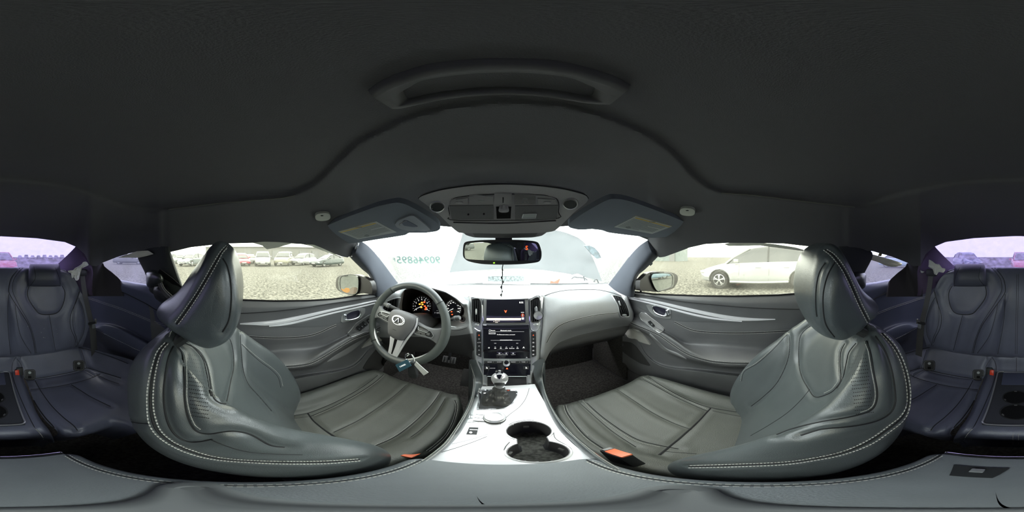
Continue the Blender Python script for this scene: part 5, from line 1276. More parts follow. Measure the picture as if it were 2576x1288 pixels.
R_ = dict(
 r=[[(1570, 729), (1612, 733), (1647, 738), (1756, 742), (1850, 743), (1960, 739), (2020, 734)],
    [(1570, 732), (1612, 736), (1647, 741), (1756, 745), (1850, 746), (1960, 743), (2020, 738)],
    [(1570, 734), (1612, 741), (1647, 744), (1712, 751), (1800, 757), (1886, 761), (2020, 760)],
    [(1570, 737), (1620, 743), (1647, 747), (1712, 758), (1799, 767), (1886, 774), (1960, 777), (2020, 778)],
    [(1570, 740), (1620, 746), (1647, 750), (1712, 761), (1799, 770), (1886, 777), (1960, 780), (2020, 781)],
    [(1570, 752), (1620, 770), (1666, 788), (1700, 797), (1755, 806), (1821, 812), (1886, 813), (2020, 812)],
    [(1570, 770), (1620, 788), (1666, 800), (1695, 809), (1725, 824), (1756, 833), (1821, 837), (1886, 837), (1958, 834), (2020, 830)],
    [(1570, 780), (1620, 800), (1670, 822), (1723, 850), (1799, 856), (1886, 862), (2020, 862)],
    [(1570, 785), (1620, 810), (1680, 840), (1723, 865), (1799, 871), (1886, 879), (1960, 883), (2020, 884)],
    [(1570, 800), (1597, 812), (1625, 822), (1664, 836), (1699, 857), (1734, 881), (1777, 899), (1821, 905), (1897, 907), (2020, 907)],
    [(1570, 804), (1597, 817), (1629, 830), (1661, 845), (1692, 867), (1731, 891), (1777, 906), (1821, 912), (1890, 914), (2020, 914)],
    [(1570, 809), (1594, 822), (1631, 840), (1658, 859), (1684, 881), (1730, 902), (1777, 913), (1821, 921), (1886, 923), (2020, 923)],
    [(1570, 818), (1594, 830), (1631, 848), (1658, 868), (1684, 890), (1730, 909), (1777, 919), (1821, 926), (1886, 928), (2020, 928)],
    [(1570, 835), (1605, 857), (1625, 886), (1651, 908), (1690, 921), (1768, 930), (1864, 940), (2020, 944)],
    [(1570, 840), (1605, 861), (1625, 892), (1651, 913.5), (1690, 926.5), (1768, 935), (1864, 946), (2020, 950)],
    [(1568, 845), (1603, 866), (1623, 898), (1650, 920), (1690, 932), (1768, 941), (1864, 952), (2020, 956)],
    [(1560, 900), (1600, 920), (1650, 950), (1700, 965), (1768, 978), (1864, 990), (2020, 995)],
    [(1560, 925), (1600, 945), (1650, 975), (1700, 995), (1768, 1015), (1864, 1035), (2020, 1040)]],
 x=[.72, .70, .688, .688, .695, .708, .708, .72, .715, fx(.685, .64, 1590, 1740), fx(.68, .632, 1590, 1740), fx(.685, .64, 1590, 1740), fx(.715, .70, 1590, 1740), .705, fx(.70, .655, 1590, 1740), fx(.70, .652, 1590, 1740), .69, .74],
 px=[1566 + i * (2020 - 1566) / 109 for i in range(110)])
def c7(l): return [(580 + x / 4.6, 700 + y / 4.6) for x, y in l]
def c9(l): return [(1560 + x / 4.6, 720 + y / 4.6) for x, y in l]
def mkdoor(D, sg):
    lab = ('black leather driver door card with chrome strips and window switches' if sg < 0 else 'black leather passenger door card with chrome strips and single window switch')
    d = thing('door_trim_card', lab, 'car door', (sg * .68, .3, -1.0), 'front doors')
    G = colgrid(D['r'], D['x'], D['px'], 150, k=.4)
    for k_ in range(1, 5):
        if sg < 0: G = [[r[0] + Vector((.012 * (k_ > 2), -.075, 0))] + r for r in G]
        else: G = [r + [r[-1] + Vector((-.012 * (k_ > 2), -.06, 0))] for r in G]
    base = MB().grid(G, flip=sg > 0).build('card_panel', 'door', d, sharp=60)
    B = bvh(base)
    cc = c7 if sg < 0 else c9
    # black seal along the glass
    P = [at(px, rowf(D['r'][1], px)[0] - 1.0, 'x', (D['x'][1]) * 1.0) for px in D['px'][::2]]
    MB().tube(P, .004, 6).build('window_seal', 'black', d)
    ln = (lambda ys, off=0: [(px, py + off) for px, py in smoothrow_(ys)])
    def smoothrow_(r): return [(q[0], q[1]) for q in smoothrow(r)]
    pseam(B, smoothrow_(D['r'][3])[::3], .0022, 'seam', 'seam', d, 60)
    st = [p for p in smoothrow_(D['r'][6]) if (p[0] < 850 if sg < 0 else p[0] > 1695)][::3]
    pseam(B, st, .0022, 'seam', 'seam', d, 50)
    pstitch(B, None, d, 90, .0009, rows=[[(a, b - 2.0) for a, b in st], [(a, b + 2.0) for a, b in st]])
    ar = smoothrow_(D['r'][10])[::3]
    pstitch(B, None, d, 110, .0008, rows=[[(a, b - 2.5) for a, b in ar], [(a, b + 2.5) for a, b in ar]])
    pseam(B, ar, .0016, 'seam', 'seam', d, 60)
    if sg < 0:
        up = [cc([(110, 521), (300, 505), (500, 487), (800, 432), (1200, 348), (1500, 290), (1750, 235)]), cc([(110, 526), (300, 540), (440, 548), (620, 525), (800, 475), (1200, 372), (1500, 306), (1750, 248)])]
        low = [cc([(445, 548), (620, 525), (800, 484), (1200, 388), (1500, 322), (1750, 262)]), cc([(445, 556), (620, 545), (800, 508), (1200, 406), (1500, 338), (1750, 276)])]
        gl = [cc([(450, 560), (800, 512), (1200, 412), (1500, 344), (1750, 282)]), cc([(450, 562), (800, 570), (1080, 560), (1260, 525), (1420, 500)])]
        bez = cc([(1278, 440), (1330, 400), (1420, 362), (1500, 345), (1552, 347), (1548, 400), (1500, 460), (1420, 490), (1300, 508), (1276, 500)])
        rec = cc([(1345, 420), (1400, 388), (1480, 370), (1500, 390), (1480, 440), (1420, 468), (1350, 478)])
        lev = cc([(1478, 362), (1492, 390), (1482, 430), (1440, 462), (1370, 480), (1310, 478)]); piv = cc([(1320, 420), (1318, 470)])
        swp = cc([(1355, 640), (1400, 590), (1460, 515), (1600, 425), (1640, 430), (1640, 590), (1540, 630), (1400, 682), (1375, 670)])
        sws = [cc([(1448, 570), (1478, 545), (1522, 592), (1495, 615)]), cc([(1484, 540), (1508, 520), (1556, 566), (1528, 588)]), cc([(1516, 512), (1540, 494), (1590, 540), (1562, 560)]), cc([(1570, 478), (1592, 460), (1620, 500), (1600, 520)])]
        pull = [cc([(1120, 960), (1200, 900), (1330, 820), (1440, 755), (1560, 690)]), cc([(1115, 966), (1220, 940), (1350, 880), (1460, 800), (1570, 700)])]
        plate = [(906, 875), (930, 850), (948, 833), (962, 836), (973, 848), (958, 857)]
        spk = [cc([(1530, 1040), (1600, 920), (1700, 800), (1800, 740), (1840, 900), (1740, 1040), (1640, 1090)])]
        sail = b4([(183, 190), (215, 187), (262, 235), (262, 252), (183, 254)])
        spkline = cc([(1540, 1040), (1600, 930), (1680, 800), (1760, 730)])
        mirp = [(944, 700), (944, 740)]
    else:
        up = [cc([(78, 106), (400, 162), (800, 252), (1200, 332), (1500, 366), (1795, 377)]), cc([(80, 120), (400, 188), (800, 290), (1200, 375), (1420, 400), (1795, 382)])]
        low = [cc([(86, 128), (400, 200), (800, 305), (1100, 365), (1410, 400)]), cc([(90, 142), (400, 218), (800, 328), (1100, 385), (1410, 411)])]
        gl = [cc([(96, 148), (400, 224), (800, 332), (1100, 389), (1400, 413)]), cc([(220, 250), (440, 352), (640, 402), (900, 416), (1400, 416)])]
        bez = cc([(308, 215), (400, 212), (500, 235), (585, 268), (592, 310), (588, 372), (500, 368), (410, 345), (345, 290)])
        rec = cc([(370, 240), (420, 232), (520, 262), (530, 290), (510, 330), (440, 320), (395, 290)])
        lev = cc([(385, 232), (395, 270), (425, 305), (480, 332), (530, 340), (575, 318)]); piv = cc([(548, 275), (560, 330)])
        swp = cc([(220, 325), (250, 304), (290, 310), (360, 365), (440, 425), (510, 490), (505, 515), (470, 542), (420, 520), (330, 455), (250, 390)])
        sws = [cc([(322, 412), (350, 398), (402, 452), (378, 478)])]
        pull = [cc([(770, 836), (660, 770), (540, 720), (430, 620), (350, 545)]), cc([(775, 842), (640, 800), (500, 738), (400, 640), (340, 560)])]
        plate = cc([(68, 550), (95, 510), (140, 485), (225, 513), (300, 590), (360, 672), (240, 640), (110, 592)])
        spk = [cc([(20, 640), (120, 650), (190, 700), (350, 915), (240, 890), (120, 820), (20, 740)])]
        sail = b8([(955, 118), (1000, 66), (1032, 64), (1040, 128)])
        spkline = cc([(60, 640), (130, 655), (190, 720), (270, 820), (350, 912)])
        mirp = [(1612, 695), (1612, 735)]
    def strip(rows, nm, m, h=.006, sk=.004, n=60, ny=8):
        a, b = rows; A = resamp([Vector((*p, 0)) for p in a], 12); Bq = resamp([Vector((*p, 0)) for p in b], 12)
        rr_ = [[(p.x + (q.x - p.x) * f, p.y + (q.y - p.y) * f, o) for p, q in zip(A, Bq)] for f, o in ((0, 0.0), (.15, h), (.5, h * 1.15), (.85, h), (1, 0.0))]
        return prelief(B, rr_, n, ny, nm, m, d, skirt=sk)
    strip(gl, 'gloss_inlay', mat('door_inlay', (.12, .125, .13), .35, spec=.5), .0015)
    strip(up, 'chrome_strip', 'brightstrip', .006); strip(low, 'chrome_strip', 'brightstrip', .004)
    strip(pull, 'pull_handle_inner', mat('pull_grey', (.28, .285, .29), .4), .003)
    bz = ppoly(B, bez, 'lever_bezel', 'silver', d, off=.004, n=50, k=.25); Bz = bvh(bz)
    ppoly(Bz, rec, 'lever_recess', mat('recess_dark', (.02, .02, .035), .4), bz, off=.0008, n=36, k=.3)
    P, N = pcurve(Bz, lev, 30, .008); MB().tube(smoothd(P, N, 2), [.003 + .0035 * sin(pi * i / 29) for i in range(30)], 10).build('door_lever', 'chrome', d)
    P, N = pcurve(Bz, piv, 6, .006); MB().tube(P, .006, 10).build('lever_pivot', 'chrome', bz)
    sp_ = ppoly(B, swp, 'switch_panel', 'lightplastic' if sg > 0 else 'plastic', d, off=.005, n=50, k=.25); Bs = bvh(sp_)
    P, N = pcurve(Bs, swp + [swp[0]], 60, .0006); MB().tube(P[:-1], .0014, 6, closed=True).build('panel_trim', 'silver', sp_)
    for s_ in sws:
        w_ = ppoly(Bs, s_, 'window_switch', 'darkplastic', sp_, off=.004, n=20, k=.1, dome=.001); 
        c_ = (sum(p[0] for p in s_) / 4, sum(p[1] for p in s_) / 4); prounded(bvh(w_), c_[0] + .8, c_[1] + 1, 1.8, 1.3, 'switch_mark', 'silver', sp_, off=.0008, n=10, rings=1)
    ppoly(B, plate, 'door_plate', mat('warm_plate', (.40, .40, .37), .5, spec=.4), d, off=.010, n=36, k=.12, skirt=.004)
    for s_ in spk: ppoly(B, s_, 'speaker_grille', mat('speaker_cloth', (.045, .045, .045), .8, bump=1.0, bscale=900), d, off=.004, n=40, k=.2)
    P = [at(p[0], p[1], 'x', sg * .665) for p in sail]
    MB().poly(P, Vector((sg * .02, 0, 0))).build('tweeter_cover', 'lightplastic', d, smooth=False)
    P = [at(mirp[0][0], mirp[0][1], 'x', sg * .69), at(mirp[1][0], mirp[1][1], 'x', sg * .69)]
    MB().tube(P, .006, 6).build('window_channel', 'black', d)
    if sg < 0: pass
    return d
dL = mkdoor(L, -1); dR = mkdoor(R_, 1)
# front corners between dash and doors (kick panels)
for sg, nm in ((-1, 'left'), (1, 'right')):
    mb = MB(); mb.box((sg * .72, .95, -.66), (.04, .40, .66), None, .015); S(mb.build('wall_kick_' + nm, 'carpet'))

# ================================================================ REAR SIDE PANELS
def rearpanel(sg):
    p_ = thing('rear_side_panel', 'dark blue grey side panel with stitched armrest beside the left rear seat' if sg < 0 else 'dark blue grey side panel with stitched armrest beside the right rear seat', 'trim panel', (sg * .64, -.5, -.9), 'rear side panels')
    f = (lambda p: p) if sg < 0 else (lambda p: (2546 - p[0], p[1] - 2))
    rows = [[(190, 700), (225, 700), (262, 702), (302, 704), (340, 711), (373, 716), (420, 728), (480, 745)],
            [(190, 704), (225, 703), (262, 705), (302, 707), (340, 714), (373, 719), (420, 733), (480, 750)],
            [(190, 715), (225, 712), (262, 714), (302, 718), (340, 728), (373, 738), (420, 757), (480, 772)],
            [(190, 720), (225, 721), (262, 727), (302, 733), (340, 750), (373, 767), (398, 782), (480, 815)],
            [(190, 723), (225, 724), (262, 730), (302, 737), (340, 754), (373, 771), (398, 786), (480, 819)],
            [(190, 748), (225, 751), (262, 763), (302, 776), (350, 795), (391, 811), (480, 835)],
            [(190, 780), (225, 785), (262, 793), (302, 805), (350, 825), (391, 840), (480, 865)],
            [(190, 815), (225, 815), (262, 814), (290, 818), (320, 830), (351, 846), (391, 865), (480, 900)],
            [(190, 822), (240, 822), (262, 817), (290, 823), (320, 838), (351, 855), (391, 875), (480, 910)],
            [(190, 830), (240, 826), (262, 838), (290, 852), (320, 866), (344, 878), (391, 895), (480, 925)],
            [(190, 838), (244, 836), (262, 848), (290, 864), (320, 880), (344, 890), (391, 905), (480, 935)],
            [(190, 870), (244, 868), (262, 878), (300, 892), (344, 905), (391, 925), (480, 960)],
            [(190, 930), (244, 930), (300, 935), (344, 950), (391, 970), (480, 1000)]]
    xs = [.67, .635, .615, .62, .635, .65, .665, .665, .60, .585, .60, .665, .67]
    pxs = [190 + i * 290 / 79 for i in range(80)]
    if sg < 0: G = colgrid(rows, [-x for x in xs], pxs, 110, .4)
    else:
        rows2 = [[f(q) for q in r] for r in rows]; G = colgrid(rows2, [x * 1.03 for x in xs], [2546 - x for x in pxs], 110, .4)
    b = MB().grid(G, flip=sg > 0).build('side_card', 'rearpanel', p_, sharp=60); B = bvh(b)
    pseam(B, [f(q) for q in rows[3]], .0026, 'seam', 'seam', p_, 50)
    pstitch(B, None, p_, 80, .0009, rows=[[f((q[0], q[1] - 2)) for q in rows[5]], [f((q[0], q[1] + 1.5)) for q in rows[5]]])
    pstitch(B, None, p_, 60, .0008, rows=[[f((q[0], q[1] + 1)) for q in rows[9][1:]]])
    return p_
rearpanel(-1); rearpanel(1)

# ================================================================ SEAT BELTS AND SHOULDER GUIDES
def ribbon(P, w_, up, m, nm, par, t=.0012):
    P = curve(P, 24); G = []
    for i, p in enumerate(P):
        t_ = (P[min(23, i + 1)] - P[max(0, i - 1)]).normalized(); s_ = t_.cross(Vector(up)).normalized() * w_ / 2; n = t_.cross(s_).normalized() * t
        G.append([p - s_ + n, p + s_ + n, p + s_ - n, p - s_ - n])
    return MB().grid(G, cu=True, cap=True).build(nm, m, par, sharp=30)
def fbelt(sg):
    f = (lambda a, b: (a, b)) if sg < 0 else (lambda a, b: (2546 - a, b + 3))
    b = thing('front_seat_belt', 'black shoulder belt with rounded guide on the left middle pillar' if sg < 0 else 'black shoulder belt with rounded guide on the right middle pillar', 'seat belt', at(*f(390, 700), 'x', sg * .56), 'front seat belts')
    A = lambda px, py, x: at(*f(px, py), 'x', sg * x)
    rows = []
    for px, y0, y1, x0 in ((367, 692, 706, .585), (369, 686, 718, .565), (376, 681, 724, .545), (386, 679, 722, .535), (396, 681, 718, .532), (405, 686, 714, .535), (411, 694, 708, .55), (413, 698, 704, .575)):
        rows.append([A(px, y0, .59), A(px, y0 + (y1 - y0) * .15, x0 + .012), A(px, (y0 + y1) / 2, x0), A(px, y1 - (y1 - y0) * .15, x0 + .008), A(px, y1, .59)])
    MB().grid(surf(rows, 20, 24)).build('guide_cover', mat('guide_plastic', (.035, .04, .038), .3, spec=.6), b)
    ribbon([A(398, 684, .55), A(412, 692, .56), A(432, 706, .58), (A(458, 729, .61))], .035, (sg, .5, .1), 'black', 'belt_strap', b)
    ribbon([A(402, 712, .545), A(406, 722, .545), A(415, 736, .55), A(432, 752, .55), A(455, 775, .55)], .030, (sg, .4, .1), 'belt', 'belt_strap', b)
    MB().tube(curve([A(404, 712, .54), A(409, 724, .54), A(418, 736, .545), A(434, 751, .545)], 16), .002, 6).build('belt_edge', 'lightplastic', b)
    rows = [[A(388, 722, .60), A(400, 720, .59), A(420, 716, .58)], [A(385, 734, .60), A(402, 735, .565), A(430, 740, .56)], [A(392, 752, .61), A(410, 760, .575), A(440, 765, .57)], [A(412, 765, .63), A(430, 775, .61), A(460, 785, .60)]]
    MB().grid(surf(rows, 14, 14)).build('lower_cover', 'darkplastic', b)
fbelt(-1); fbelt(1)
# ================================================================ REAR SEAT
rs = thing('rear_bench', 'worn black leather rear bench with sculpted backrests under the rear window', 'car seat', (0, -.6, -1.0))
def mr(px, py): return 2552 - 16 * max(0, min(1, (py - 720) / 180)) - px
BX = [  # half rows: (px in the left frame, py, y)
 [(-18, 900, -.80), (20, 899, -.80), (60, 896, -.80), (100, 892, -.80), (150, 884, -.80), (190, 875, -.80), (207, 872, -.79)],
 [(-18, 890, -.785), (20, 889, -.78), (60, 888, -.765), (100, 884, -.785), (150, 876, -.785), (190, 868, -.765), (209, 866, -.76)],
 [(-18, 850, -.79), (20, 850, -.785), (50, 850, -.755), (100, 848, -.79), (150, 845, -.79), (188, 843, -.755), (217, 843, -.75)],
 [(-18, 810, -.80), (20, 810, -.795), (45, 810, -.76), (95, 810, -.80), (150, 810, -.80), (192, 808, -.76), (225, 808, -.75)],
 [(-18, 770, -.81), (15, 770, -.80), (35, 770, -.775), (85, 770, -.815), (150, 770, -.815), (190, 768, -.78), (217, 768, -.765)],
 [(-18, 735, -.82), (10, 735, -.815), (30, 735, -.80), (80, 735, -.83), (140, 735, -.83), (178, 733, -.81), (203, 733, -.785)],
 [(-18, 700, -.84), (15, 700, -.835), (38, 700, -.83), (80, 700, -.84), (130, 700, -.84), (168, 702, -.825), (189, 703, -.80)],
 [(-18, 682, -.855), (20, 682, -.855), (48, 682, -.85), (80, 682, -.85), (120, 682, -.85), (154, 684, -.84), (174, 687, -.82)],
 [(-18, 673, -.88), (20, 673, -.88), (48, 673.5, -.88), (80, 674, -.88), (118, 674, -.88), (148, 676, -.87), (164, 680, -.85)],
 [(-18, 674, -.96), (20, 674, -.96), (48, 675, -.96), (80, 675, -.96), (115, 675, -.96), (142, 680, -.95), (155, 688, -.93)]]
def full(r):
    Lh = [(p[0] + 2576, p[1], 'y', p[2]) for p in r]
    Rh = [(mr(p[0], p[1]), p[1], 'y', p[2]) for p in reversed(r[1:])]
    return [at(*p) for p in Rh + Lh]
G = surf([full(r) for r in BX], 280, 150, k=.45)
# outer flanks turned back
G = [[r[0] + Vector((.01, -.12, 0))] + r + [r[-1] + Vector((-.01, -.12, 0))] for r in G]
rb_ = MB().grid(G).build('backrest', 'rearleather', rs, sharp=70)
# cushions
def cushion(side):
    f = (lambda a, b: (a + 2576, b)) if side < 0 else (lambda a, b: (2536 - a, b))
    R = [[(30, 893, 'y', -.81), (85, 889, 'y', -.81), (140, 883, 'y', -.81), (195, 874, 'y', -.80), (215, 873, 'y', -.80), (330, 905, 'x', .60), (395, 950, 'x', .60)],
         [(42, 905, 'y', -.795), (85, 899, 'y', -.795), (140, 893, 'y', -.795), (198, 884, 'y', -.79), (222, 885, 'y', -.78), (330, 920, 'x', .585), (395, 965, 'x', .58)],
         [(62, 951, 'z', -.70), (110, 946, 'z', -.70), (160, 938, 'z', -.70), (213, 926, 'z', -.70), (240, 930, 'z', -.69), (330, 960, 'z', -.69), (380, 985, 'z', -.70)],
         [(66, 958, 'z', -.712), (110, 954, 'z', -.712), (160, 946, 'z', -.712), (215, 934, 'z', -.712), (245, 940, 'z', -.70), (330, 972, 'z', -.70), (378, 995, 'z', -.71)],
         [(78, 990, 'z', -.705), (125, 985, 'z', -.70), (180, 975, 'z', -.70), (235, 965, 'z', -.70), (270, 975, 'z', -.70), (330, 1000, 'z', -.70), (370, 1020, 'z', -.71)],
         [(95, 1030, 'z', -.70), (145, 1025, 'z', -.69), (190, 1020, 'z', -.69), (240, 1010, 'z', -.69), (280, 1012, 'z', -.69), (325, 1025, 'z', -.70), (360, 1040, 'z', -.71)],
         [(120, 1064, 'z', -.70), (150, 1068, 'z', -.695), (195, 1068, 'z', -.695), (240, 1055, 'z', -.695), (275, 1044, 'z', -.695), (310, 1050, 'z', -.70), (350, 1060, 'z', -.71)],
         [(138, 1082, 'z', -.715), (162, 1086, 'z', -.71), (200, 1084, 'z', -.71), (240, 1072, 'z', -.71), (275, 1060, 'z', -.71), (310, 1065, 'z', -.715), (340, 1075, 'z', -.72)]]
    out = []
    for r in R:
        o = []
        for a, b, k, v in r:
            if k == 'x': v = -v if side < 0 else v
            o.append(at(*f(a, b), k, v))
        out.append(o)
    last = out[-1]
    out.append([p + Vector((0, .012, -.03)) for p in last]); out.append([p + Vector((0, -.01, -.09)) for p in last]); out.append([p + Vector((0, -.08, -.26)) for p in last])
    G = surf(out, 130, 150, k=.42)
    return MB().grid(G, flip=side > 0).build('seat_cushion', 'rearleather', rs, sharp=70), f
cl_, fl = cushion(-1); cr_2, fr_ = cushion(1)
# centre bolster with leather sides and tray
out = []
for y, z, w_ in ((-.81, -.555, .150), (-.795, -.585, .150), (-.775, -.645, .145), (-.755, -.668, .14), (-.60, -.668, .137), (-.45, -.672, .13), (-.375, -.678, .13), (-.348, -.70, .13), (-.345, -.74, .13), (-.37, -.80, .125), (-.40, -.96, .12)):
    out.append([Vector((-w_ - .012, y - .01, z - .10)), Vector((-w_ - .004, y, z - .03)), Vector((-w_ + .010, y, z - .004)), Vector((-w_ + .03, y, z)), Vector((0, y, z + .002)), Vector((w_ - .03, y, z)), Vector((w_ - .010, y, z - .004)), Vector((w_ + .004, y, z - .03)), Vector((w_ + .012, y - .01, z - .10))])
V_ = surf(out, 60, 90, k=.35)
cm = MB().grid(V_, flip=True).build('centre_bolster', 'rearleather', rs, sharp=70)
BR = bvh(rb_, cl_, cr_2, cm)
RQ = []
def rseam(B, l, r_, nm, m, par, n): RQ.append((l, r_, n))
def c5(l): return [(x / 4.153, 590 + y / 4.153) for x, y in l]
FR = [c5(l) for l in ([(205, 350), (120, 450), (92, 560), (96, 612), (160, 722), (250, 862), (305, 960), (348, 1100), (368, 1238)],
      [(235, 352), (150, 455), (128, 560), (142, 620), (200, 740), (270, 862), (318, 960), (360, 1100), (382, 1238)],
      [(515, 842), (528, 920), (556, 1080), (578, 1210)],
      [(600, 352), (720, 400), (800, 470), (836, 560), (805, 680), (752, 800), (730, 900), (745, 1000), (782, 1080), (797, 1165)],
      [(826, 600), (790, 700), (765, 800), (758, 900), (772, 1000), (800, 1080), (812, 1160)],
      [(822, 662), (862, 750), (886, 860), (886, 960), (862, 1060), (812, 1150)],
      [(90, 622), (80, 800), (86, 1000), (112, 1250)],
      [(158, 730), (180, 900), (222, 1070), (325, 1240)],
      [(305, 535), (284, 610), (302, 685), (372, 790), (420, 832), (510, 838), (592, 822), (642, 770), (674, 680), (680, 600), (650, 538)])]
for side in (-1, 1):
    g = (lambda p: (p[0] + 2576, p[1])) if side < 0 else (lambda p: (mr(*p), p[1]))
    for i, l in enumerate(FR): rseam(BR, [g(p) for p in l], .0022 if i in (0, 3, 8) else .0016, 'seam', 'seam', rs, 44)
    rseam(BR, [g(p) for p in [(x + (1.2 if x < 118 else -1.2), y - 1) for x, y in FR[8]]], .0011, 'seam', 'seam', rs, 44)
    # headrest pad
    hx = [(71, 0), (74, .3), (87, .9), (112, 1), (137, .9), (150, .3), (153, 0)]
    rows = []
    for py, yy, s in ((666, -.90, .86), (664, -.87, .90), (668, -.835, .94), (680, -.80, .98), (700, -.787, 1.0), (712, -.79, 1.0), (719, -.80, .98), (721, -.83, .96)):
        r = []
        for px, e in hx:
            q = g((112 + (px - 112) * s, py + (2 if e == 0 else 0))); r.append(at(q[0], q[1], 'y', yy - (1 - e) * .03))
        rows.append(r)
    hrr = MB().grid(surf(rows, 30, 30, k=.45), flip=side > 0).build('rear_headrest', mat('rear_headrest_leather', (.075, .08, .11), .42, bump=.2, bscale=420), rs, sharp=70)
    BH = bvh(hrr)
    pseam(BH, [g(p) for p in c5([(352, 335), (368, 400), (368, 460), (340, 505), (318, 530)])], .0013, 'seam', 'seam', hrr, 20)
    pseam(BH, [g(p) for p in c5([(575, 345), (600, 400), (622, 470), (628, 520)])], .0012, 'seam', 'seam', hrr, 20)
    # cushion seams
    h = (lambda p: (p[0] + 2576, p[1])) if side < 0 else (lambda p: (2536 - p[0], p[1]))
    c3 = lambda l: [h((x / 3.903, 860 + y / 3.903)) for x, y in l]
    for l, r_ in (([(160, 150), (125, 200), (118, 290), (150, 420), (240, 640), (340, 840), (400, 900), (440, 990)], .0018), ([(165, 165), (200, 210), (225, 260)], .0014), ([(800, 80), (830, 180), (850, 255)], .002),
                  ([(245, 372), (420, 350), (640, 310), (790, 275), (850, 255), (960, 285), (1190, 356)], .003), ([(300, 468), (420, 458), (640, 424), (860, 368), (985, 315)], .0026), ([(700, 420), (780, 470), (900, 545), (1085, 635)], .0024),
                  ([(345, 380), (400, 480), (500, 620), (620, 740), (720, 820), (760, 870)], .0022), ([(255, 375), (290, 480), (350, 610), (440, 740), (530, 840), (560, 910)], .003), ([(830, 275), (930, 335)], .0016), ([(950, 320), (1050, 370), (1170, 412)], .0018), ([(770, 55), (900, 85), (1100, 150), (1260, 215)], .0024)):
        rseam(BR, c3(l), r_, 'seam', 'seam', rs, 36)
    pstitch(BR, None, rs, 14, .0013, rows=[c3([(350, 855), (375, 880), (405, 915), (430, 960)])])
    # child seat anchor covers
    for cx, cy in ((292, 322), (773, 232)):
        q = c3([(cx, cy)])[0]
        a_ = prounded(BR, q[0], q[1], 14.5, 13, 'anchor_cover', 'darkplastic', rs, off=.005, p=5, n=28); Ba = bvh(a_)
        P = [hit(Ba, q[0] + 12.6 * cos(t) / ((abs(cos(t)) ** 5 + abs(sin(t)) ** 5) ** .2), q[1] + 11.2 * sin(t) / ((abs(cos(t)) ** 5 + abs(sin(t)) ** 5) ** .2), .001)[0] for t in [2 * pi * i / 32 for i in range(32)]]
        MB().tube(P, .0016, 6, closed=True).build('cover_rim', 'plastic', a_)
        prounded(Ba, q[0], q[1] - 5, 4, 3.2, 'anchor_symbol', 'sticker', a_, off=.001, n=10, rings=1)
        pquad(Ba, [(q[0] - 4, q[1] + 3), (q[0] + 4, q[1] + 3), (q[0] + 4, q[1] + 9), (q[0] - 4, q[1] + 9)], 'cover_notch', 'black', a_, off=.001)
# centre seam of bench
for dx in (-2.2, 2.2): rseam(BR, [(2560 + dx, 676), (2560 + dx, 720), (2558 + dx, 800), (2556 + dx, 890)], .0012, 'seam', 'seam', rs, 30)
rseam(BR, [(2557, 900), (2557, 925), (2557, 938)], .0016, 'seam', 'seam', rs, 12)
pstitch(BR, None, rs, 12, .0010, rows=[[(2548, 1092), (2548, 1118)], [(2562, 1092), (2562, 1118)]])
groove([rb_, cl_, cr_2, cm], BR, [q[0] for q in RQ if q[1] >= .0014], .0045, .009)
BR = bvh(rb_, cl_, cr_2, cm)
for l, r_, n in RQ: pseam(BR, l, r_ * .75, 'seam', 'seam', rs, n)
# white marks of wear on the leather
mb = MB(); random.seed(5)
for x, y, s in ((290, 960, 2.6), (430, 1022, 2), (455, 1075, 2.4), (470, 1080, 1.6), (405, 762, 1.5), (345, 730, 1.2), (600, 1035, 1.3), (730, 1105, 1.3), (460, 985, 1.4), (560, 965, 1), (805, 1045, 1), (590, 990, 1.2)):
    q = c5([(x, y)])[0]; p, n = hit(BR, q[0] + 2576, q[1], .0008); u = n.orthogonal().normalized(); v = n.cross(u); k = s * .0011
    mb.poly([p + u * k * cos(a) * random.uniform(.5, 1.6) + v * k * sin(a) * random.uniform(.5, 1.3) for a in [i * pi / 3.5 for i in range(7)]], n * -.001)
mb.build('scuff_marks', 'sticker', rs)['kind'] = 'stuff'
# tray with two cup holders and a lid
tr = MB().box((0, -.575, -.667), (.165, .375, .014), bev=.005).build('tray', mat('tray_plastic', (.05, .053, .065), .4, spec=.5), rs)
G = [[Vector((x * .083, -.575 + y * .190, z)) for x, y, z in q] for q in ([(-1, -1, -.660), (1, -1, -.660), (1, 1, -.660), (-1, 1, -.660)], )]
P = rr(.083, -.765, -.388, .015, -.659, 6); MB().tube(P, .003, 8, closed=True).build('tray_rim', 'silver', rs)
MB().box((0, -.70, -.657), (.115, .10, .006), bev=.002).build('tray_lid', 'rearpanel', rs)
MB().box((0, -.757, -.656), (.11, .008, .006), bev=.002).build('lid_catch', 'alu', rs)
for yc in (-.560, -.465):
    c = Vector((0, yc, -.6595)); MB().lathe([(.047, .0), (.046, .003), (.0425, .002), (.042, -.0)], c, n=36, cap=False).build('cup_ring', 'darkplastic', rs)
    MB().lathe([(.0425, .0015), (.0, .0012)], c, n=36, cap=False).build('cup_bottom', 'black', rs)
    for a in (30, 150, 270): MB().box((c.x + .040 * cos(radians(a)), c.y + .040 * sin(radians(a)), c.z + .003), (.010, .004, .004), Matrix.Rotation(radians(a + 90), 3, 'Z'), .001).build('cup_clip', 'plastic', rs)
# rear buckles
for sd, px in ((-1, 43), (1, 2495 - 2576)):
    q = hit(BR, px + 2576 if px < 0 or 1 else px, 934, 0)[0]
    b = thing('rear_buckle', 'bright red rear seat belt buckle beside the left bench cushion' if sd < 0 else 'bright red rear seat belt buckle beside the right bench cushion', 'buckle', q, 'rear seat belt buckles')
    MB().box(q + Vector((-.012 * sd * -1, .002, 0)), (.030, .034, .050), Matrix.Rotation(radians(25), 3, 'X'), .004).build('buckle_body', 'darkplastic', b)
    MB().box(q + Vector((-.003 * sd, .019, .004)), (.020, .012, .038), Matrix.Rotation(radians(25), 3, 'X'), .004).build('release_button', 'red', b)
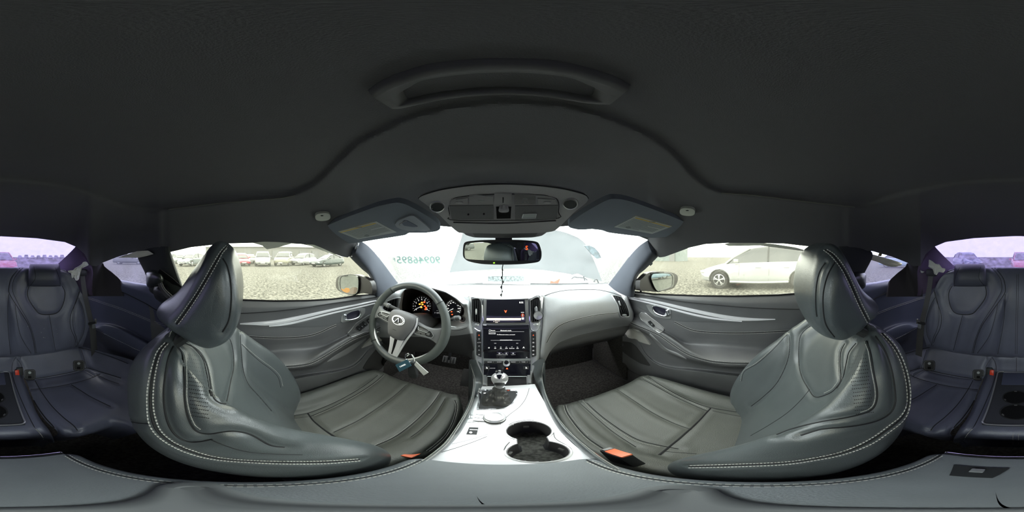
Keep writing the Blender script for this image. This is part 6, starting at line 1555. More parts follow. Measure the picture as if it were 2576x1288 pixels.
# rear belts hanging at the outer edges
def rbelt(sd):
    f = (lambda a, b: (a + 2576, b)) if sd < 0 else (lambda a, b: (2549 - a, b))
    b = thing('rear_seat_belt', 'grey belt hanging straight beside the left rear backrest' if sd < 0 else 'grey belt hanging straight beside the right rear backrest', 'seat belt', at(*f(215, 720), 'y', -.74), 'rear seat belts')
    ribbon([at(*f(207, 690), 'y', -.76), at(*f(212, 730), 'y', -.755), at(*f(220, 770), 'y', -.75), at(*f(230, 810), 'y', -.745)], .030, (0, 1, .0), 'belt', 'belt_strap', b)
    ribbon([at(*f(231, 812), 'y', -.742), at(*f(234, 840), 'y', -.742), at(*f(238, 895), 'y', -.742)], .042, (0, 1, .0), 'belt', 'belt_strap', b)
    c = at(*f(231, 813), 'y', -.735); MB().box(c, (.045, .012, .014), bev=.003).build('belt_tongue', 'darkplastic', b)
    MB().box(c + Vector((-.012 * sd * -1, 0, -.022)), (.020, .008, .030), bev=.002).build('tongue_plate', 'silver', b)
    MB().box(c + Vector((.026 * (1 if sd > 0 else -1) , 0, .006)), (.008, .012, .030), bev=.002).build('tongue_guide', 'plastic', b)
    c = at(*f(205, 686), 'y', -.77); MB().box(c, (.06, .03, .04), bev=.01).build('belt_outlet', 'darkplastic', b)
rbelt(-1); rbelt(1)
# ================================================================ OVERHEAD
def tempplane(fn, x0, x1, y0, y1, n=24):
    V = []; F = []
    for j in range(n + 1):
        for i in range(n + 1):
            x = x0 + (x1 - x0) * i / n; y = y0 + (y1 - y0) * j / n; V.append(Vector((x, y, fn(x, y))))
    for j in range(n):
        for i in range(n): a = j * (n + 1) + i; F.append((a, a + 1, a + n + 2, a + n + 1))
    return BVHTree.FromPolygons(V, F)
def c2_(l): return [(780 + x / 5.152, 440 + y / 5.152) for x, y in l]
def c3_(l): return [(1260 + x / 5.152, 440 + y / 5.152) for x, y in l]
VP = tempplane(lambda x, y: .192 - .40 * (y - .25) - .22 * x * x, -.9, .9, .05, 1.0)
M['visor'] = mat('visor_cloth', (.19, .215, .25), .9, spec=.15, bump=.3, bscale=700)
M['headlight'] = mat('headliner_front', (.07, .072, .078), .95, spec=.1, bump=.4, bscale=700)
def visor(sd):
    v = thing('sun_visor', 'grey cloth driver sun visor with warning sticker and ticket strap' if sd < 0 else 'plain grey cloth passenger sun visor with warning sticker', 'sun visor', at(950 if sd < 0 else 1590, 560, 'y', .42), 'sun visors')
    if sd < 0: out = c2_([(1130, 315), (900, 360), (700, 430), (500, 505), (300, 590), (200, 640), (145, 700), (165, 770), (230, 815), (340, 850), (480, 855), (620, 845), (850, 805), (1100, 765), (1240, 740), (1290, 712), (1480, 712), (1640, 690), (1690, 655), (1660, 590), (1560, 510), (1400, 415), (1250, 340)])
    else: out = c3_([(1420, 268), (1330, 300), (1200, 370), (1050, 460), (900, 570), (868, 615), (900, 645), (1000, 668), (1090, 668), (1150, 655), (1200, 665), (1290, 675), (1340, 690), (1400, 710), (1600, 738), (1800, 762), (1940, 780), (2100, 775), (2280, 770), (2400, 730), (2440, 660), (2400, 590), (2200, 500), (1950, 400), (1700, 310), (1550, 272)])
    b = ppoly(VP, out, 'visor_panel', 'visor', v, off=.012, skirt=.006, n=70, k=.3, dome=.005, rings=5); B = bvh(b)
    st = c2_([(365, 733), (860, 598), (1125, 740), (620, 832)]) if sd < 0 else c3_([(1465, 672), (1745, 530), (2218, 665), (1960, 762)])
    if sd < 0: q = [st[0], st[1], st[2], st[3]]
    else: q = [st[1], st[2], st[3], st[0]]
    s = pquad(B, q, 'warning_sticker', 'sticker', v, off=.0012, nu=8, nv=6)
    Bs = bvh(s)
    def lerp2(a, b, f): return (a[0] + (b[0] - a[0]) * f, a[1] + (b[1] - a[1]) * f)
    pquad(Bs, [q[0], q[1], lerp2(q[1], q[2], .14), lerp2(q[0], q[3], .14)], 'sticker_band', 'stickyellow', v, off=.0008, nu=8, nv=2)
    mb = MB()
    for i in range(9):
        f = .22 + i * .085; a = lerp2(q[0], q[3], f); c = lerp2(q[1], q[2], f); e = .93 if i not in (3, 8) else .5
        P = [hit(Bs, *lerp2(a, c, t), .0006)[0] for t in (.06, .3, .6, e)]; mb.tube(P, .0005, 4)
    mb.build('sticker_print', 'print', v)['kind'] = 'stuff'
    pc_ = lerp2(lerp2(q[0], q[1], .5), lerp2(q[3], q[2], .5), .07)
    ptext(Bs, 'WARNING', pc_[0], pc_[1], 2.0, 'print', v, 'sticker_lettering', off=.0016)
    pb = lerp2(lerp2(q[0], q[1], .3), lerp2(q[3], q[2], .3), .86); prounded(Bs, pb[0], pb[1], 7, 2.6, 'sticker_emblem', 'print', v, off=.0008, n=12, p=1.5, rings=1)
    if sd < 0:
        o = ppoly(B, c2_([(1105, 620), (1150, 570), (1290, 512), (1350, 512), (1440, 580), (1560, 688), (1480, 712), (1390, 700), (1320, 710), (1200, 690), (1130, 660)]), 'ticket_strap', mat('strap_grey', (.26, .29, .32), .6), v, off=.006, n=44, k=.25)
        ppoly(bvh(o), c2_([(1190, 622), (1215, 590), (1260, 590), (1395, 665), (1330, 672), (1220, 655)]), 'strap_opening', mat('strap_dark', (.11, .13, .17), .8), v, off=.001, n=30, k=.2)
        P, N = pcurve(B, c2_([(1170, 630), (1160, 615), (1230, 575), (1260, 572)]), 12, .0075); MB().tube(P, .001, 5).build('strap_edge', 'lightplastic', v)
    return v
visor(-1); visor(1)
for sd, (x, y) in ((-1, (811, 541)), (1, (1730, 528))):
    h = thing('roof_clip', 'small pale oval roof clip above the driver visor' if sd < 0 else 'small pale oval roof clip above the passenger visor', 'clip', at(x, y, 'h', .45), 'roof clips')
    b = prounded(BC, x, y, 19, 10, 'clip_body', mat('clip_plastic', (.5, .52, .45), .5), h, off=.010, p=2.6, n=28, dome=.003, rot=radians(-4 * sd * -1))
    prounded(bvh(b), x - 1, y + 1.5, 4, 1.1, 'clip_slot', 'black', h, off=.0006, n=10, rings=1)
# overhead console
oc = thing('overhead_console', 'grey overhead console with map lights and sunglass bin above the mirror', 'overhead console', at(1267, 530, 'y', .43))
OP = tempplane(lambda x, y: .171 - .72 * (y - .36) - .25 * x * x, -.5, .5, .2, .8)
M['octop'] = mat('overhead_plastic', (.40, .40, .40), .55, spec=.4, bump=.2, bscale=600)
def c1_(l): return [(800 + x / 2.683, 400 + y / 2.683) for x, y in l]
ob = ppoly(OP, c1_([(686, 255), (720, 232), (850, 195), (1050, 168), (1250, 160), (1450, 168), (1640, 190), (1790, 228), (1816, 255), (1800, 285), (1720, 350), (1640, 430), (1590, 470), (1500, 482), (1250, 488), (1000, 484), (950, 480), (900, 440), (820, 360), (730, 290)]), 'console_shell', 'octop', oc, off=.010, skirt=.004, n=80, k=.35, rings=6)
BO = bvh(ob)
pseam(OP, c1_([(684, 255), (720, 229), (850, 192), (1050, 165), (1250, 157), (1450, 165), (1640, 187), (1792, 225), (1818, 255)]), .002, 'seam', 'seam', oc, 50, off=.008)
lb = ppoly(OP, c1_([(955, 478), (1250, 486), (1560, 478), (1545, 500), (1510, 524), (1440, 536), (1250, 540), (1060, 536), (1000, 520), (975, 500)]), 'lower_shroud', mat('shroud_plastic', (.24, .24, .25), .55), oc, off=-.004, skirt=.01, n=60, k=.2)
pquad(bvh(lb), c1_([(1035, 486), (1490, 486), (1465, 522), (1060, 524)]), 'shroud_grille', 'plastic', oc, off=.001)
ip = ppoly(BO, c1_([(880, 330), (890, 285), (925, 262), (1000, 250), (1120, 240), (1250, 235), (1400, 238), (1520, 243), (1600, 262), (1625, 300), (1622, 360), (1610, 400), (1250, 412), (905, 410), (890, 380)]), 'lamp_panel', mat('lamp_panel_plastic', (.28, .28, .28), .5), oc, off=.003, n=70, k=.25)
BPn = bvh(ip)
P, N = pcurve(BPn, c1_([(880, 330), (890, 285), (925, 262), (1000, 250), (1120, 240), (1250, 235), (1400, 238), (1520, 243), (1600, 262), (1625, 300), (1622, 360), (1610, 402), (1250, 414), (905, 412), (890, 380), (880, 330)]), 90, .0); MB().tube(P[:-1], .0013, 6, closed=True).build('panel_gap', 'seam', oc)
for i, (a, b_, y0) in enumerate(((892, 1012, 265), (1022, 1182, 246), (1190, 1308, 238), (1326, 1468, 238), (1482, 1612, 262))):
    q = c1_([(a + (12 if i == 0 else 0), y0 + (8 if i == 0 else 2)), (b_ - (14 if i == 4 else 0), y0 - (6 if i == 0 else 0) + (8 if i == 4 else 0)), (b_, 300), (a, 304)])
    bt = pquad(BPn, q, 'lamp_button', mat('btn%d' % i, ((.30,) * 3 if i != 3 else (.17,) * 3), .45), oc, off=.003); Bb = bvh(bt)
    cx, cy = c1_([((a + b_) / 2, 282)])[0]
    if i == 2: pquad(Bb, [(cx - 1.4, cy - 9), (cx + 1.4, cy - 9), (cx + 1.0, cy + 5), (cx - 1.0, cy + 5)], 'button_mark', 'black', bt, off=.0006)
    else:
        mk2 = MB()
        if i in (1, 3):
            for k in range(-3, 4):
                P = [hit(Bb, cx + k * 1.2, cy - 1 if i == 1 else cy - 5, .0006)[0], hit(Bb, cx + k * 2.6, cy + (3.2 - abs(k) * .7) if i == 1 else cy - 2 - abs(k) * .4, .0006)[0]]; mk2.tube(P, .0004, 4)
            P = [hit(Bb, cx + k, (cy - 3 if i == 1 else cy - 7), .0006)[0] for k in (-7, 0, 7)]; mk2.tube(P, .0005, 4)
            if i == 3:
                for dx in (-5, 5): mk2.tube([hit(Bb, cx + dx + 3 * cos(t), cy + 4 + 2 * sin(t), .0006)[0] for t in [2 * pi * q_ / 10 for q_ in range(10)]], .0004, 4, closed=True)
        else:
            mk2.tube([hit(Bb, cx + k, cy - 3, .0006)[0] for k in (-7, 0, 7)], .0005, 4); mk2.tube([hit(Bb, cx + k, cy + 1, .0006)[0] for k in (-4, 0, 4)], .0005, 4)
            prounded(Bb, cx, cy + 4, 10, 2.6, 'button_scoop', 'octop', bt, off=.002, n=16, dome=.001)
        mk2.build('button_symbol', 'sticker', bt)
for x0, x1 in ((892, 1182), (1330, 1618)):
    gq = pquad(BPn, c1_([(x0 if x0 > 900 else x0 - 6, 314), (x1, 310), (x1 + (4 if x0 < 900 else -8), 405), (x0 + (12 if x0 < 900 else 0), 408)]), 'speaker_mesh', 'plastic', oc, off=.0018, nu=10, nv=6)
    Bg = bvh(gq); mb = MB()
    for i in range(34):
        for j in range(11):
            q = c1_([(x0 + 14 + (x1 - x0 - 24) * i / 33 + (j % 2) * 4, 320 + j * 8)])[0]; p, n = hit(Bg, *q, .0002); u = n.orthogonal().normalized() * .0006; v = n.cross(u); mb.add([p + u, p + v, p - u, p - v], [(0, 1, 2, 3)])
    mb.build('mesh_holes', 'seam', gq, smooth=False)['kind'] = 'stuff'
for q in ((1015, 370), (1120, 367)): prounded(BPn, *c1_([q])[0], 2.2, 1.8, 'microphone_hole', 'black', oc, off=.004, n=10, rings=1)
rc = pquad(BPn, c1_([(1202, 322), (1304, 322), (1300, 398), (1206, 400)]), 'centre_recess', 'black', oc, off=.0022)
prounded(bvh(rc), *c1_([(1254, 336)])[0], 13, 6, 'sunload_lens', mat('lens', (.35, .35, .36), .15), oc, off=.006, n=24, p=3, dome=.002)
q_ = pquad(BPn, c1_([(1384, 365), (1474, 363), (1466, 392), (1376, 394)]), 'airbag_lamp', 'sticker', oc, off=.004)
pc2 = c1_([(1384, 365), (1474, 363), (1466, 392), (1376, 394), (1384, 365)]); P, N = pcurve(BPn, sharp(pc2[:-1]), 60, .004); MB().tube(P[:-1], .0012, 6, closed=True).build('lamp_bezel', 'silver', oc)
sb_ = ppoly(BO, c1_([(915, 424), (1250, 430), (1605, 412), (1580, 445), (1550, 472), (1500, 478), (1250, 482), (1000, 478), (955, 465), (935, 445)]), 'sunglass_bin', 'octop', oc, off=.004, n=60, k=.12)
P, N = pcurve(BO, c1_([(915, 424), (1250, 430), (1605, 412)]), 40, .003); MB().tube(P, .0014, 6).build('bin_gap', 'seam', oc)
for (x, y), r_ in (((805, 322), 0.1), ((1703, 303), -0.1)):
    e = prounded(BO, *c1_([(x, y)])[0], 18.5, 13.5, 'spot_lamp', 'octop', oc, off=.005, n=32, rot=r_); Be = bvh(e)
    prounded(Be, *c1_([(x + (2 if x < 1200 else -2), y + 4)])[0], 16.5, 11, 'spot_lens', mat('spot', (.03, .035, .04), .15), oc, off=.001, n=32, rot=r_)
    cxy = c1_([(x, y)])[0]; P = [hit(Be, cxy[0] + 18 * cos(t), cxy[1] + 12.6 * sin(t), .001)[0] for t in [2 * pi * i / 40 for i in range(40)]]; MB().tube(P, .0012, 6, closed=True).build('spot_ring', 'silver', oc)

# rear-view mirror
rv = thing('rear_view_mirror', 'black framed rear view mirror showing a red compass letter under the overhead console', 'mirror', at(1264, 634, 'y', .52))
def yplane(y0, kx=0.0, kz=0.0): return tempplane2(y0, kx, kz)
MP = tempplane2(.52, -.28, -.05)
mo = [(1166, 628), (1169, 612), (1180, 607), (1215, 604), (1267, 603), (1315, 604), (1345, 607), (1356, 613), (1362, 632), (1361, 650), (1353, 659), (1315, 664), (1265, 665.5), (1215, 664), (1180, 657), (1167, 646)]
ppoly(MP, mo, 'mirror_housing', 'darkplastic', rv, off=.004, skirt=.028, n=70, k=.4)
gl_ = ppoly(MP, [(1171, 628), (1174, 616), (1182, 612), (1215, 609.5), (1267, 608.5), (1315, 609.5), (1342, 612), (1350, 617), (1356, 634), (1356, 648), (1350, 654.5), (1265, 655.5), (1182, 652), (1172, 646)], 'mirror_glass', 'mirror', rv, off=.0062, skirt=-.001, n=70, k=.4)
Bm = bvh(gl_)
ptext(Bm, 'S', 1325, 624, 10, mat('compass_led', (1, .3, .05), .5, emis=(1, .09, .01), es=1.6), rv, 'compass_letter', off=.0008)
prounded(MP, 1244, 661, 2.2, 1.6, 'status_light', 'litgreen', rv, off=.006, n=10, rings=1)
MB().tube([at(1252, 602, 'y', .535), at(1252, 594, 'y', .56), at(1254, 588, 'y', .60)], .008, 10).build('mirror_stem', 'darkplastic', rv)
MB().box(at(1267, 602, 'y', .54), (.055, .03, .014), bev=.003).build('mirror_mount', 'darkplastic', rv)
# hanging charm
ch = thing('hanging_charm', 'thin twisted silver grey charm cord hanging from the rear view mirror', 'charm', at(1264, 666, 'y', .50))
top = at(1264.5, 664, 'y', .505); bot = at(1262, 748, 'y', .505); P = [top.lerp(bot, i / 40) + Vector((.0008 * sin(i * 1.1), .001 * cos(i * 1.3), 0)) for i in range(41)]
MB().tube(P[:19], .0016, 6).build('cord', 'darkplastic', ch)
for k, (t0, t1, w_) in enumerate(((.10, .22, .0022), (.20, .34, .0022), (.33, .48, .0042), (.46, .62, .0058), (.60, .78, .0046), (.76, .88, .003), (.86, .99, .0050))):
    a = top.lerp(bot, t0); b_ = top.lerp(bot, t1); m_ = a.lerp(b_, .45); s_ = Vector((1, .3, 0)).normalized() * w_ * 1.3 * (1 if k % 2 else -1)
    mb = MB(); mb.add([a, m_ + s_ - Vector((0, .002, 0)), b_, m_ - s_ * .25 + Vector((0, .002, 0)), m_ + Vector((0, -.003, 0))], [(0, 1, 4), (1, 2, 4), (2, 3, 4), (3, 0, 4), (0, 3, 2, 1)]); mb.build('charm_link', 'plastic' if k in (3, 6) else 'darkplastic', ch, smooth=False)

# torn white cloth and loose trim left by the fired side airbags
def rag(name, lab, pts, x=None, y=None, m='white', cat='cloth', amp=.006, th=.002, group=None):
    k, v = ('x', x) if x is not None else ('y', y)
    r = thing(name, lab, cat, at(*pts[0], k, v), group)
    Q = curve([Vector((p[0], p[1], 0)) for p in pts], 48, True, .15); c = sum(Q, Vector()) / 48
    V = []; F = []; random.seed(len(lab)); rings_ = 6
    for s in range(1, rings_ + 1):
        for i, q in enumerate(Q):
            z = c.lerp(q, s / rings_); p = at(z.x, z.y, k, v); dd = p.normalized() * amp * (sin(i * .52 + s) + .6 * sin(i * 1.3 - s * 1.7)) * (s / rings_)
            V.append(p + dd)
    V = [at(c.x, c.y, k, v)] + V; N = len(V); V += [p + p.normalized() * th for p in V]
    for i in range(48):
        j = (i + 1) % 48; F.append((0, 1 + i, 1 + j)); F.append((N, N + 1 + j, N + 1 + i))
        for s in range(rings_ - 1):
            a = 1 + s * 48; F.append((a + i, a + 48 + i, a + 48 + j, a + j)); F.append(tuple(N + q_ for q_ in (a + j, a + 48 + j, a + 48 + i, a + i)))
        e = 1 + (rings_ - 1) * 48; F.append((e + i, e + i + N, e + j + N, e + j))
    mk('cloth_sheet', V, F, m, r, sharp=50); return r
def cr1(l): return [(x / 6.44, 570 + y / 6.44) for x, y in l]
rag('torn_cloth', 'crumpled white cloth hanging at the left rear pillar above the belt', cr1([(1098, 715), (1110, 745), (1150, 760), (1165, 835), (1200, 825), (1225, 870), (1250, 878), (1280, 850), (1305, 740), (1340, 650), (1375, 622), (1438, 626), (1415, 580), (1385, 566), (1345, 575), (1325, 605), (1275, 640), (1215, 670), (1185, 705), (1130, 712)]), y=-.70, group='torn white airbag cloth')
def cr6(l): return [(2130 + x / 5.776, 570 + y / 5.776) for x, y in l]
rag('torn_cloth', 'crumpled white cloth folded over the right rear pillar trim', cr6([(1195, 480), (1190, 560), (1185, 585), (1250, 620), (1270, 690), (1305, 704), (1340, 660), (1400, 672), (1430, 640), (1432, 610), (1385, 600), (1340, 545), (1290, 540), (1240, 500)]), y=-.72, group='torn white airbag cloth')
rag('cloth_scrap', 'tiny white cloth scrap at the tip of the right roof trim', cr6([(1065, 630), (1095, 645), (1130, 655), (1105, 675), (1078, 668)]), y=-.70)
rag('roof_flap', 'pale torn roof lining flap across the left quarter window', [(298, 648), (320, 640), (345, 632), (372, 630.5), (386, 639), (365, 645), (347, 648.5), (320, 648)], x=-.57, m='cream', cat='trim', amp=.003, group='torn roof lining')
rag('roof_flap', 'pale torn roof lining flap hanging into the right quarter window', cr6([(235, 452), (330, 405), (380, 405), (480, 432), (600, 465), (800, 530), (795, 560), (720, 584), (640, 584), (560, 565), (450, 515), (370, 490), (290, 470)]), x=.60, m='cream', cat='trim', amp=.003, group='torn roof lining')
rag('yellow_fluff', 'small torn yellow foam shred above the right roof flap', cr6([(455, 425), (468, 390), (490, 350), (500, 300), (508, 285), (512, 330), (518, 370), (510, 410), (500, 430)]), x=.595, m=mat('yellow_foam', (.35, .30, .12), .9), cat='foam', amp=.002)
rag('window_flap', 'torn pale lining along the top of the driver door glass', [(637, 611), (660, 618), (672, 627), (700, 622), (735, 612), (700, 609), (665, 608)], x=-.575, m='cream', cat='trim', amp=.001, group='torn door lining')
rag('window_flap', 'pale lining strip at the upper front corner of driver door glass', [(768, 614), (790, 622), (820, 634), (850, 645), (868, 650), (845, 640), (815, 626), (790, 616)], x=-.58, m='cream', cat='trim', amp=.001, group='torn door lining')
rag('window_flap', 'torn pale lining along the top of the passenger door glass', [(1822, 614), (1835, 619), (1860, 618), (1892, 613), (1940, 618), (1980, 624), (2040, 634), (2000, 622), (1940, 613), (1880, 609), (1840, 610)], x=.585, m='cream', cat='trim', amp=.001, group='torn door lining')
for sd, pts in ((-1, c2_([(565, 985), (540, 1030), (510, 1062), (520, 1072), (560, 1050), (590, 990), (625, 930), (640, 870), (622, 880), (590, 900), (570, 950)])), (1, c3_([(1965, 845), (1975, 880), (1990, 915), (2000, 900), (1990, 850), (1975, 830)]))):
    rag('pillar_gap_trim', 'crumpled chrome foil in the gap atop the left windscreen pillar' if sd < 0 else 'crumpled foil in the gap atop the right windscreen pillar', pts, y=.435, m='chrome' if sd < 0 else 'red', cat='trim', amp=.006, group='pillar gaps')
rag('white_clip', 'small white broken clip at the base of the left windscreen pillar', b4([(148, 150), (150, 135), (185, 115), (205, 92), (222, 100), (210, 130), (180, 138)]), x=-.645, cat='clip', amp=.003)
rag('white_clip', 'small white broken clip on the right windscreen pillar edge', [(1630, 659), (1640, 655), (1642, 664), (1636, 669)], x=.645, cat='clip', amp=.003)

# ================================================================ OUTSIDE THE CAR
mb = MB(); mb.add([(-160, -160, GZ), (160, -160, GZ), (160, 160, GZ), (-160, 160, GZ)], [(0, 1, 2, 3)])
M['gravel'] = mat('gravel', (.10, .098, .086), .95, spec=.1, bump=1.0, bscale=22, kind='vor', var=.75, vscale=11)
S(mb.build('ground', 'gravel'))
random.seed(11); mb = MB()
for i in range(9000):
    sd = -1 if i % 3 else 1; r = 3.4 + 13 * random.random() ** 1.6; a = radians(random.uniform(-38, 48)); x = sd * r * cos(a); y = r * sin(a)
    if sd > 0 and 5.1 < x < 6.9 and -2.3 < y < 2.4: continue
    s = random.uniform(.010, .032) * (1 + .2 * (r > 8)); c = Vector((x, y, GZ + s * .3)); t = random.uniform(0, 3)
    V = [c + Vector((cos(t + k * pi / 2) * s * random.uniform(.7, 1.3), sin(t + k * pi / 2) * s * random.uniform(.7, 1.3), 0)) for k in range(4)] + [c + Vector((0, 0, s * random.uniform(.4, .9)))]
    mb.add(V, [(0, 1, 4), (1, 2, 4), (2, 3, 4), (3, 0, 4)])
st = mb.build('gravel_stones', mat('stones', (.14, .14, .12), .95, var=.5, vscale=40, col2=(.22, .22, .20)), smooth=False); T(st, 'loose pale gravel stones scattered over the yard', 'gravel', kind='stuff')

# own bonnet, wings, cowl and wipers
M['bonnetgrey'] = mat('bonnet_underside', (.068, .073, .075), .8, spec=.2)
M['carwhite'] = mat('white_paint', (.72, .74, .74), .3, spec=.5, coat=.6)
bn = thing('raised_bonnet', 'pale raised car bonnet seen through the windscreen with a damaged corner', 'bonnet', (0, 1.75, -.2))
rows = [[(1130, 686, 'y', 1.76), (1185, 681, 'y', 1.80), (1270, 676, 'y', 1.82), (1320, 676, 'y', 1.82), (1382, 682, 'y', 1.80), (1457, 694, 'y', 1.76), (1515, 708, 'y', 1.70)],
        [(1143, 650, 'y', 2.07), (1188, 645, 'y', 2.10), (1270, 642, 'y', 2.12), (1320, 642, 'y', 2.12), (1382, 645, 'y', 2.10), (1445, 652, 'y', 2.06), (1496, 660, 'y', 2.0)],
        [(1160, 600, 'y', 2.42), (1192, 596, 'y', 2.45), (1270, 592, 'y', 2.47), (1320, 592, 'y', 2.47), (1380, 596, 'y', 2.45), (1430, 602, 'y', 2.41), (1476, 617, 'y', 2.35)],
        [(1165, 580, 'y', 2.52), (1195, 575, 'y', 2.55), (1270, 570, 'y', 2.57), (1320, 570, 'y', 2.57), (1375, 575, 'y', 2.55), (1420, 584, 'y', 2.51), (1455, 598, 'y', 2.45)]]
G = pc(rows, 40, 30); MB().slab(G, thicken(G, .03)).build('bonnet_skin', 'bonnetgrey', bn)
BNP = BVHTree.FromPolygons([p for r in G for p in r], [(j * 40 + i, j * 40 + i + 1, (j + 1) * 40 + i + 1, (j + 1) * 40 + i) for j in range(29) for i in range(39)])
w1 = lambda l: [(960 + x / 4.025, 590 + y / 4.025) for x, y in l]
cd_ = [at(px, py, 'y', 1.95) for px, py in w1([(2055, 115), (2110, 112), (2160, 135), (2205, 185), (2225, 235), (2180, 245), (2140, 215), (2100, 165)])]
MB().poly(cd_, (.0, .03, .01)).build('crushed_corner', mat('crumpled_metal', (.05, .075, .085), .5, bump=1.0, bscale=18, var=.6, vscale=30), bn)
eb = thing('engine_cover', 'speckled grey engine cover panel below the raised bonnet', 'engine cover', (0, 1.6, -.3))
G = [[at(*p) for p in r] for r in ([(1234, 689.5, 'y', 1.75), (1312, 689.5, 'y', 1.75)], [(1227, 696, 'y', 1.6), (1319, 696, 'y', 1.6)], [(1228, 708, 'y', 1.58), (1318, 708, 'y', 1.58)])]
MB().slab(G, thicken(G, .03)).build('cover_panel', mat('speckled', (.09, .11, .11), .8, bump=1, bscale=60, var=.7, vscale=60), eb)
MB().tube([at(x, 693 + .8 * sin(x), 'y', 1.62) for x in range(1234, 1314, 6)], .006, 6).build('cover_ridge', 'silver', eb)
wg = thing('front_bodywork', 'white front wings and scuttle of this car ahead of the windscreen', 'car body', (0, 1.5, -.5))
rows = [[(-.72, 1.0, -.27), (-.4, 1.22, -.24), (0, 1.30, -.23), (.4, 1.22, -.24), (.72, 1.0, -.27)], [(-.80, 1.25, -.255), (-.4, 1.5, -.27), (0, 1.56, -.28), (.4, 1.5, -.27), (.80, 1.25, -.255)], [(-.88, 1.9, -.215), (-.4, 2.1, -.255), (0, 2.2, -.27), (.4, 2.1, -.255), (.88, 1.9, -.215)], [(-.88, 2.6, -.26), (-.4, 2.8, -.30), (0, 2.9, -.31), (.4, 2.8, -.30), (.88, 2.6, -.26)], [(-.75, 2.7, -.95), (-.4, 2.9, -.95), (0, 3.0, -.95), (.4, 2.9, -.95), (.75, 2.7, -.95)]]
MB().grid(surf([[Vector(p) for p in r] for r in rows], 30, 30)).build('wing_and_scuttle', 'carwhite', wg)
MB().tube([at(px, py, 'y', y) for px, py, y in ((990, 719, .98), (1070, 718.5, 1.10), (1140, 717, 1.2), (1267, 716, 1.24), (1400, 716.5, 1.2), (1470, 716, 1.1), (1530, 713, .98))], .006, 8).build('scuttle_seal', 'darkplastic', wg)
wp = thing('wiper_arm', 'thin black wiper lying along the windscreen base ahead of the driver', 'wiper', at(1180, 715, 'y', 1.24), 'wipers')
MB().tube([at(1145, 719, 'y', 1.24), at(1200, 714.5, 'y', 1.25), at(1262, 715, 'y', 1.26)], .006, 6).build('arm', 'darkplastic', wp); MB().tube([at(1150, 715, 'y', 1.25), at(1215, 711.5, 'y', 1.26)], .004, 6).build('blade', 'plastic', wp)
wp = thing('wiper_arm', 'thin black wiper lying along the windscreen base ahead of the passenger', 'wiper', at(1400, 714, 'y', 1.2), 'wipers')
MB().tube([at(1334, 713.5, 'y', 1.24), at(1400, 714.5, 'y', 1.2), at(1480, 713, 'y', 1.12)], .006, 6).build('arm', 'darkplastic', wp)
for nm, lab, pts, m_ in (('red_debris', 'pointed red plastic debris on the scuttle', w1([(1700, 500), (1712, 468), (1760, 482), (1808, 450), (1790, 498), (1740, 508)]), 'red'), ('red_scrap', 'flat reddish scrap lying right of the pointed debris', w1([(1825, 500), (1835, 490), (1880, 486), (1900, 492), (1880, 502)]), mat('redscrap', (.5, .15, .15), .6))):
    r = thing(nm, lab, 'debris', at(*pts[0], 'y', 1.35)); MB().poly([at(a, b, 'y', 1.35) for a, b in pts], (0, .03, 0)).build('debris_piece', m_, r, smooth=False)
hs = thing('bent_hoses', 'bent black hoses and grey bracket at the right of the open engine bay', 'hoses', at(1450, 705, 'y', 1.4))
for l in (w1([(1905, 495), (1925, 450), (1950, 430), (1970, 432)]), w1([(1965, 432), (2060, 445), (2100, 490)]), w1([(2045, 420), (2055, 460), (2062, 495)]), w1([(2145, 495), (2160, 460), (2180, 455), (2200, 500)])): MB().tube(curve([at(a, b, 'y', 1.42) for a, b in l], 12), .007, 8).build('hose', 'darkplastic', hs)
MB().poly([at(a, b, 'y', 1.4) for a, b in w1([(1905, 500), (1925, 455), (1945, 450), (1930, 500)])], (0, .02, 0)).build('bracket', 'lightplastic', hs, smooth=False)
rd = thing('bonnet_stay', 'thin dark bonnet rod standing beyond the steering wheel', 'rod', at(1073, 712, 'y', 1.7))
MB().tube([at(1073, 712, 'y', 1.7), at(1075, 702, 'y', 1.7), at(1077, 697, 'y', 1.7), at(1055, 704, 'y', 1.7)], .006, 6).build('rod', 'plastic', rd)
# number written on the outside of the windscreen (reads reversed from inside)
WSB = bvh(bpy.data.objects['window_1'])
cg = mat('chalk_green', (.35, .50, .47), .7)
t_ = wtext(WSB, '90946895', 1052, 655.5, 110, 19, cg, None, 'windscreen_number', off=-.006, mirror=True, shear=.15)
T(t_, 'pale green number 90946895 painted on the outside of the windscreen', 'number')
t_ = wtext(WSB, 'F', 991, 655, 7, 9, cg, None, 'windscreen_letter', off=-.006, mirror=True, shear=.15)
T(t_, 'small pale green letter F after the painted windscreen number', 'letter')

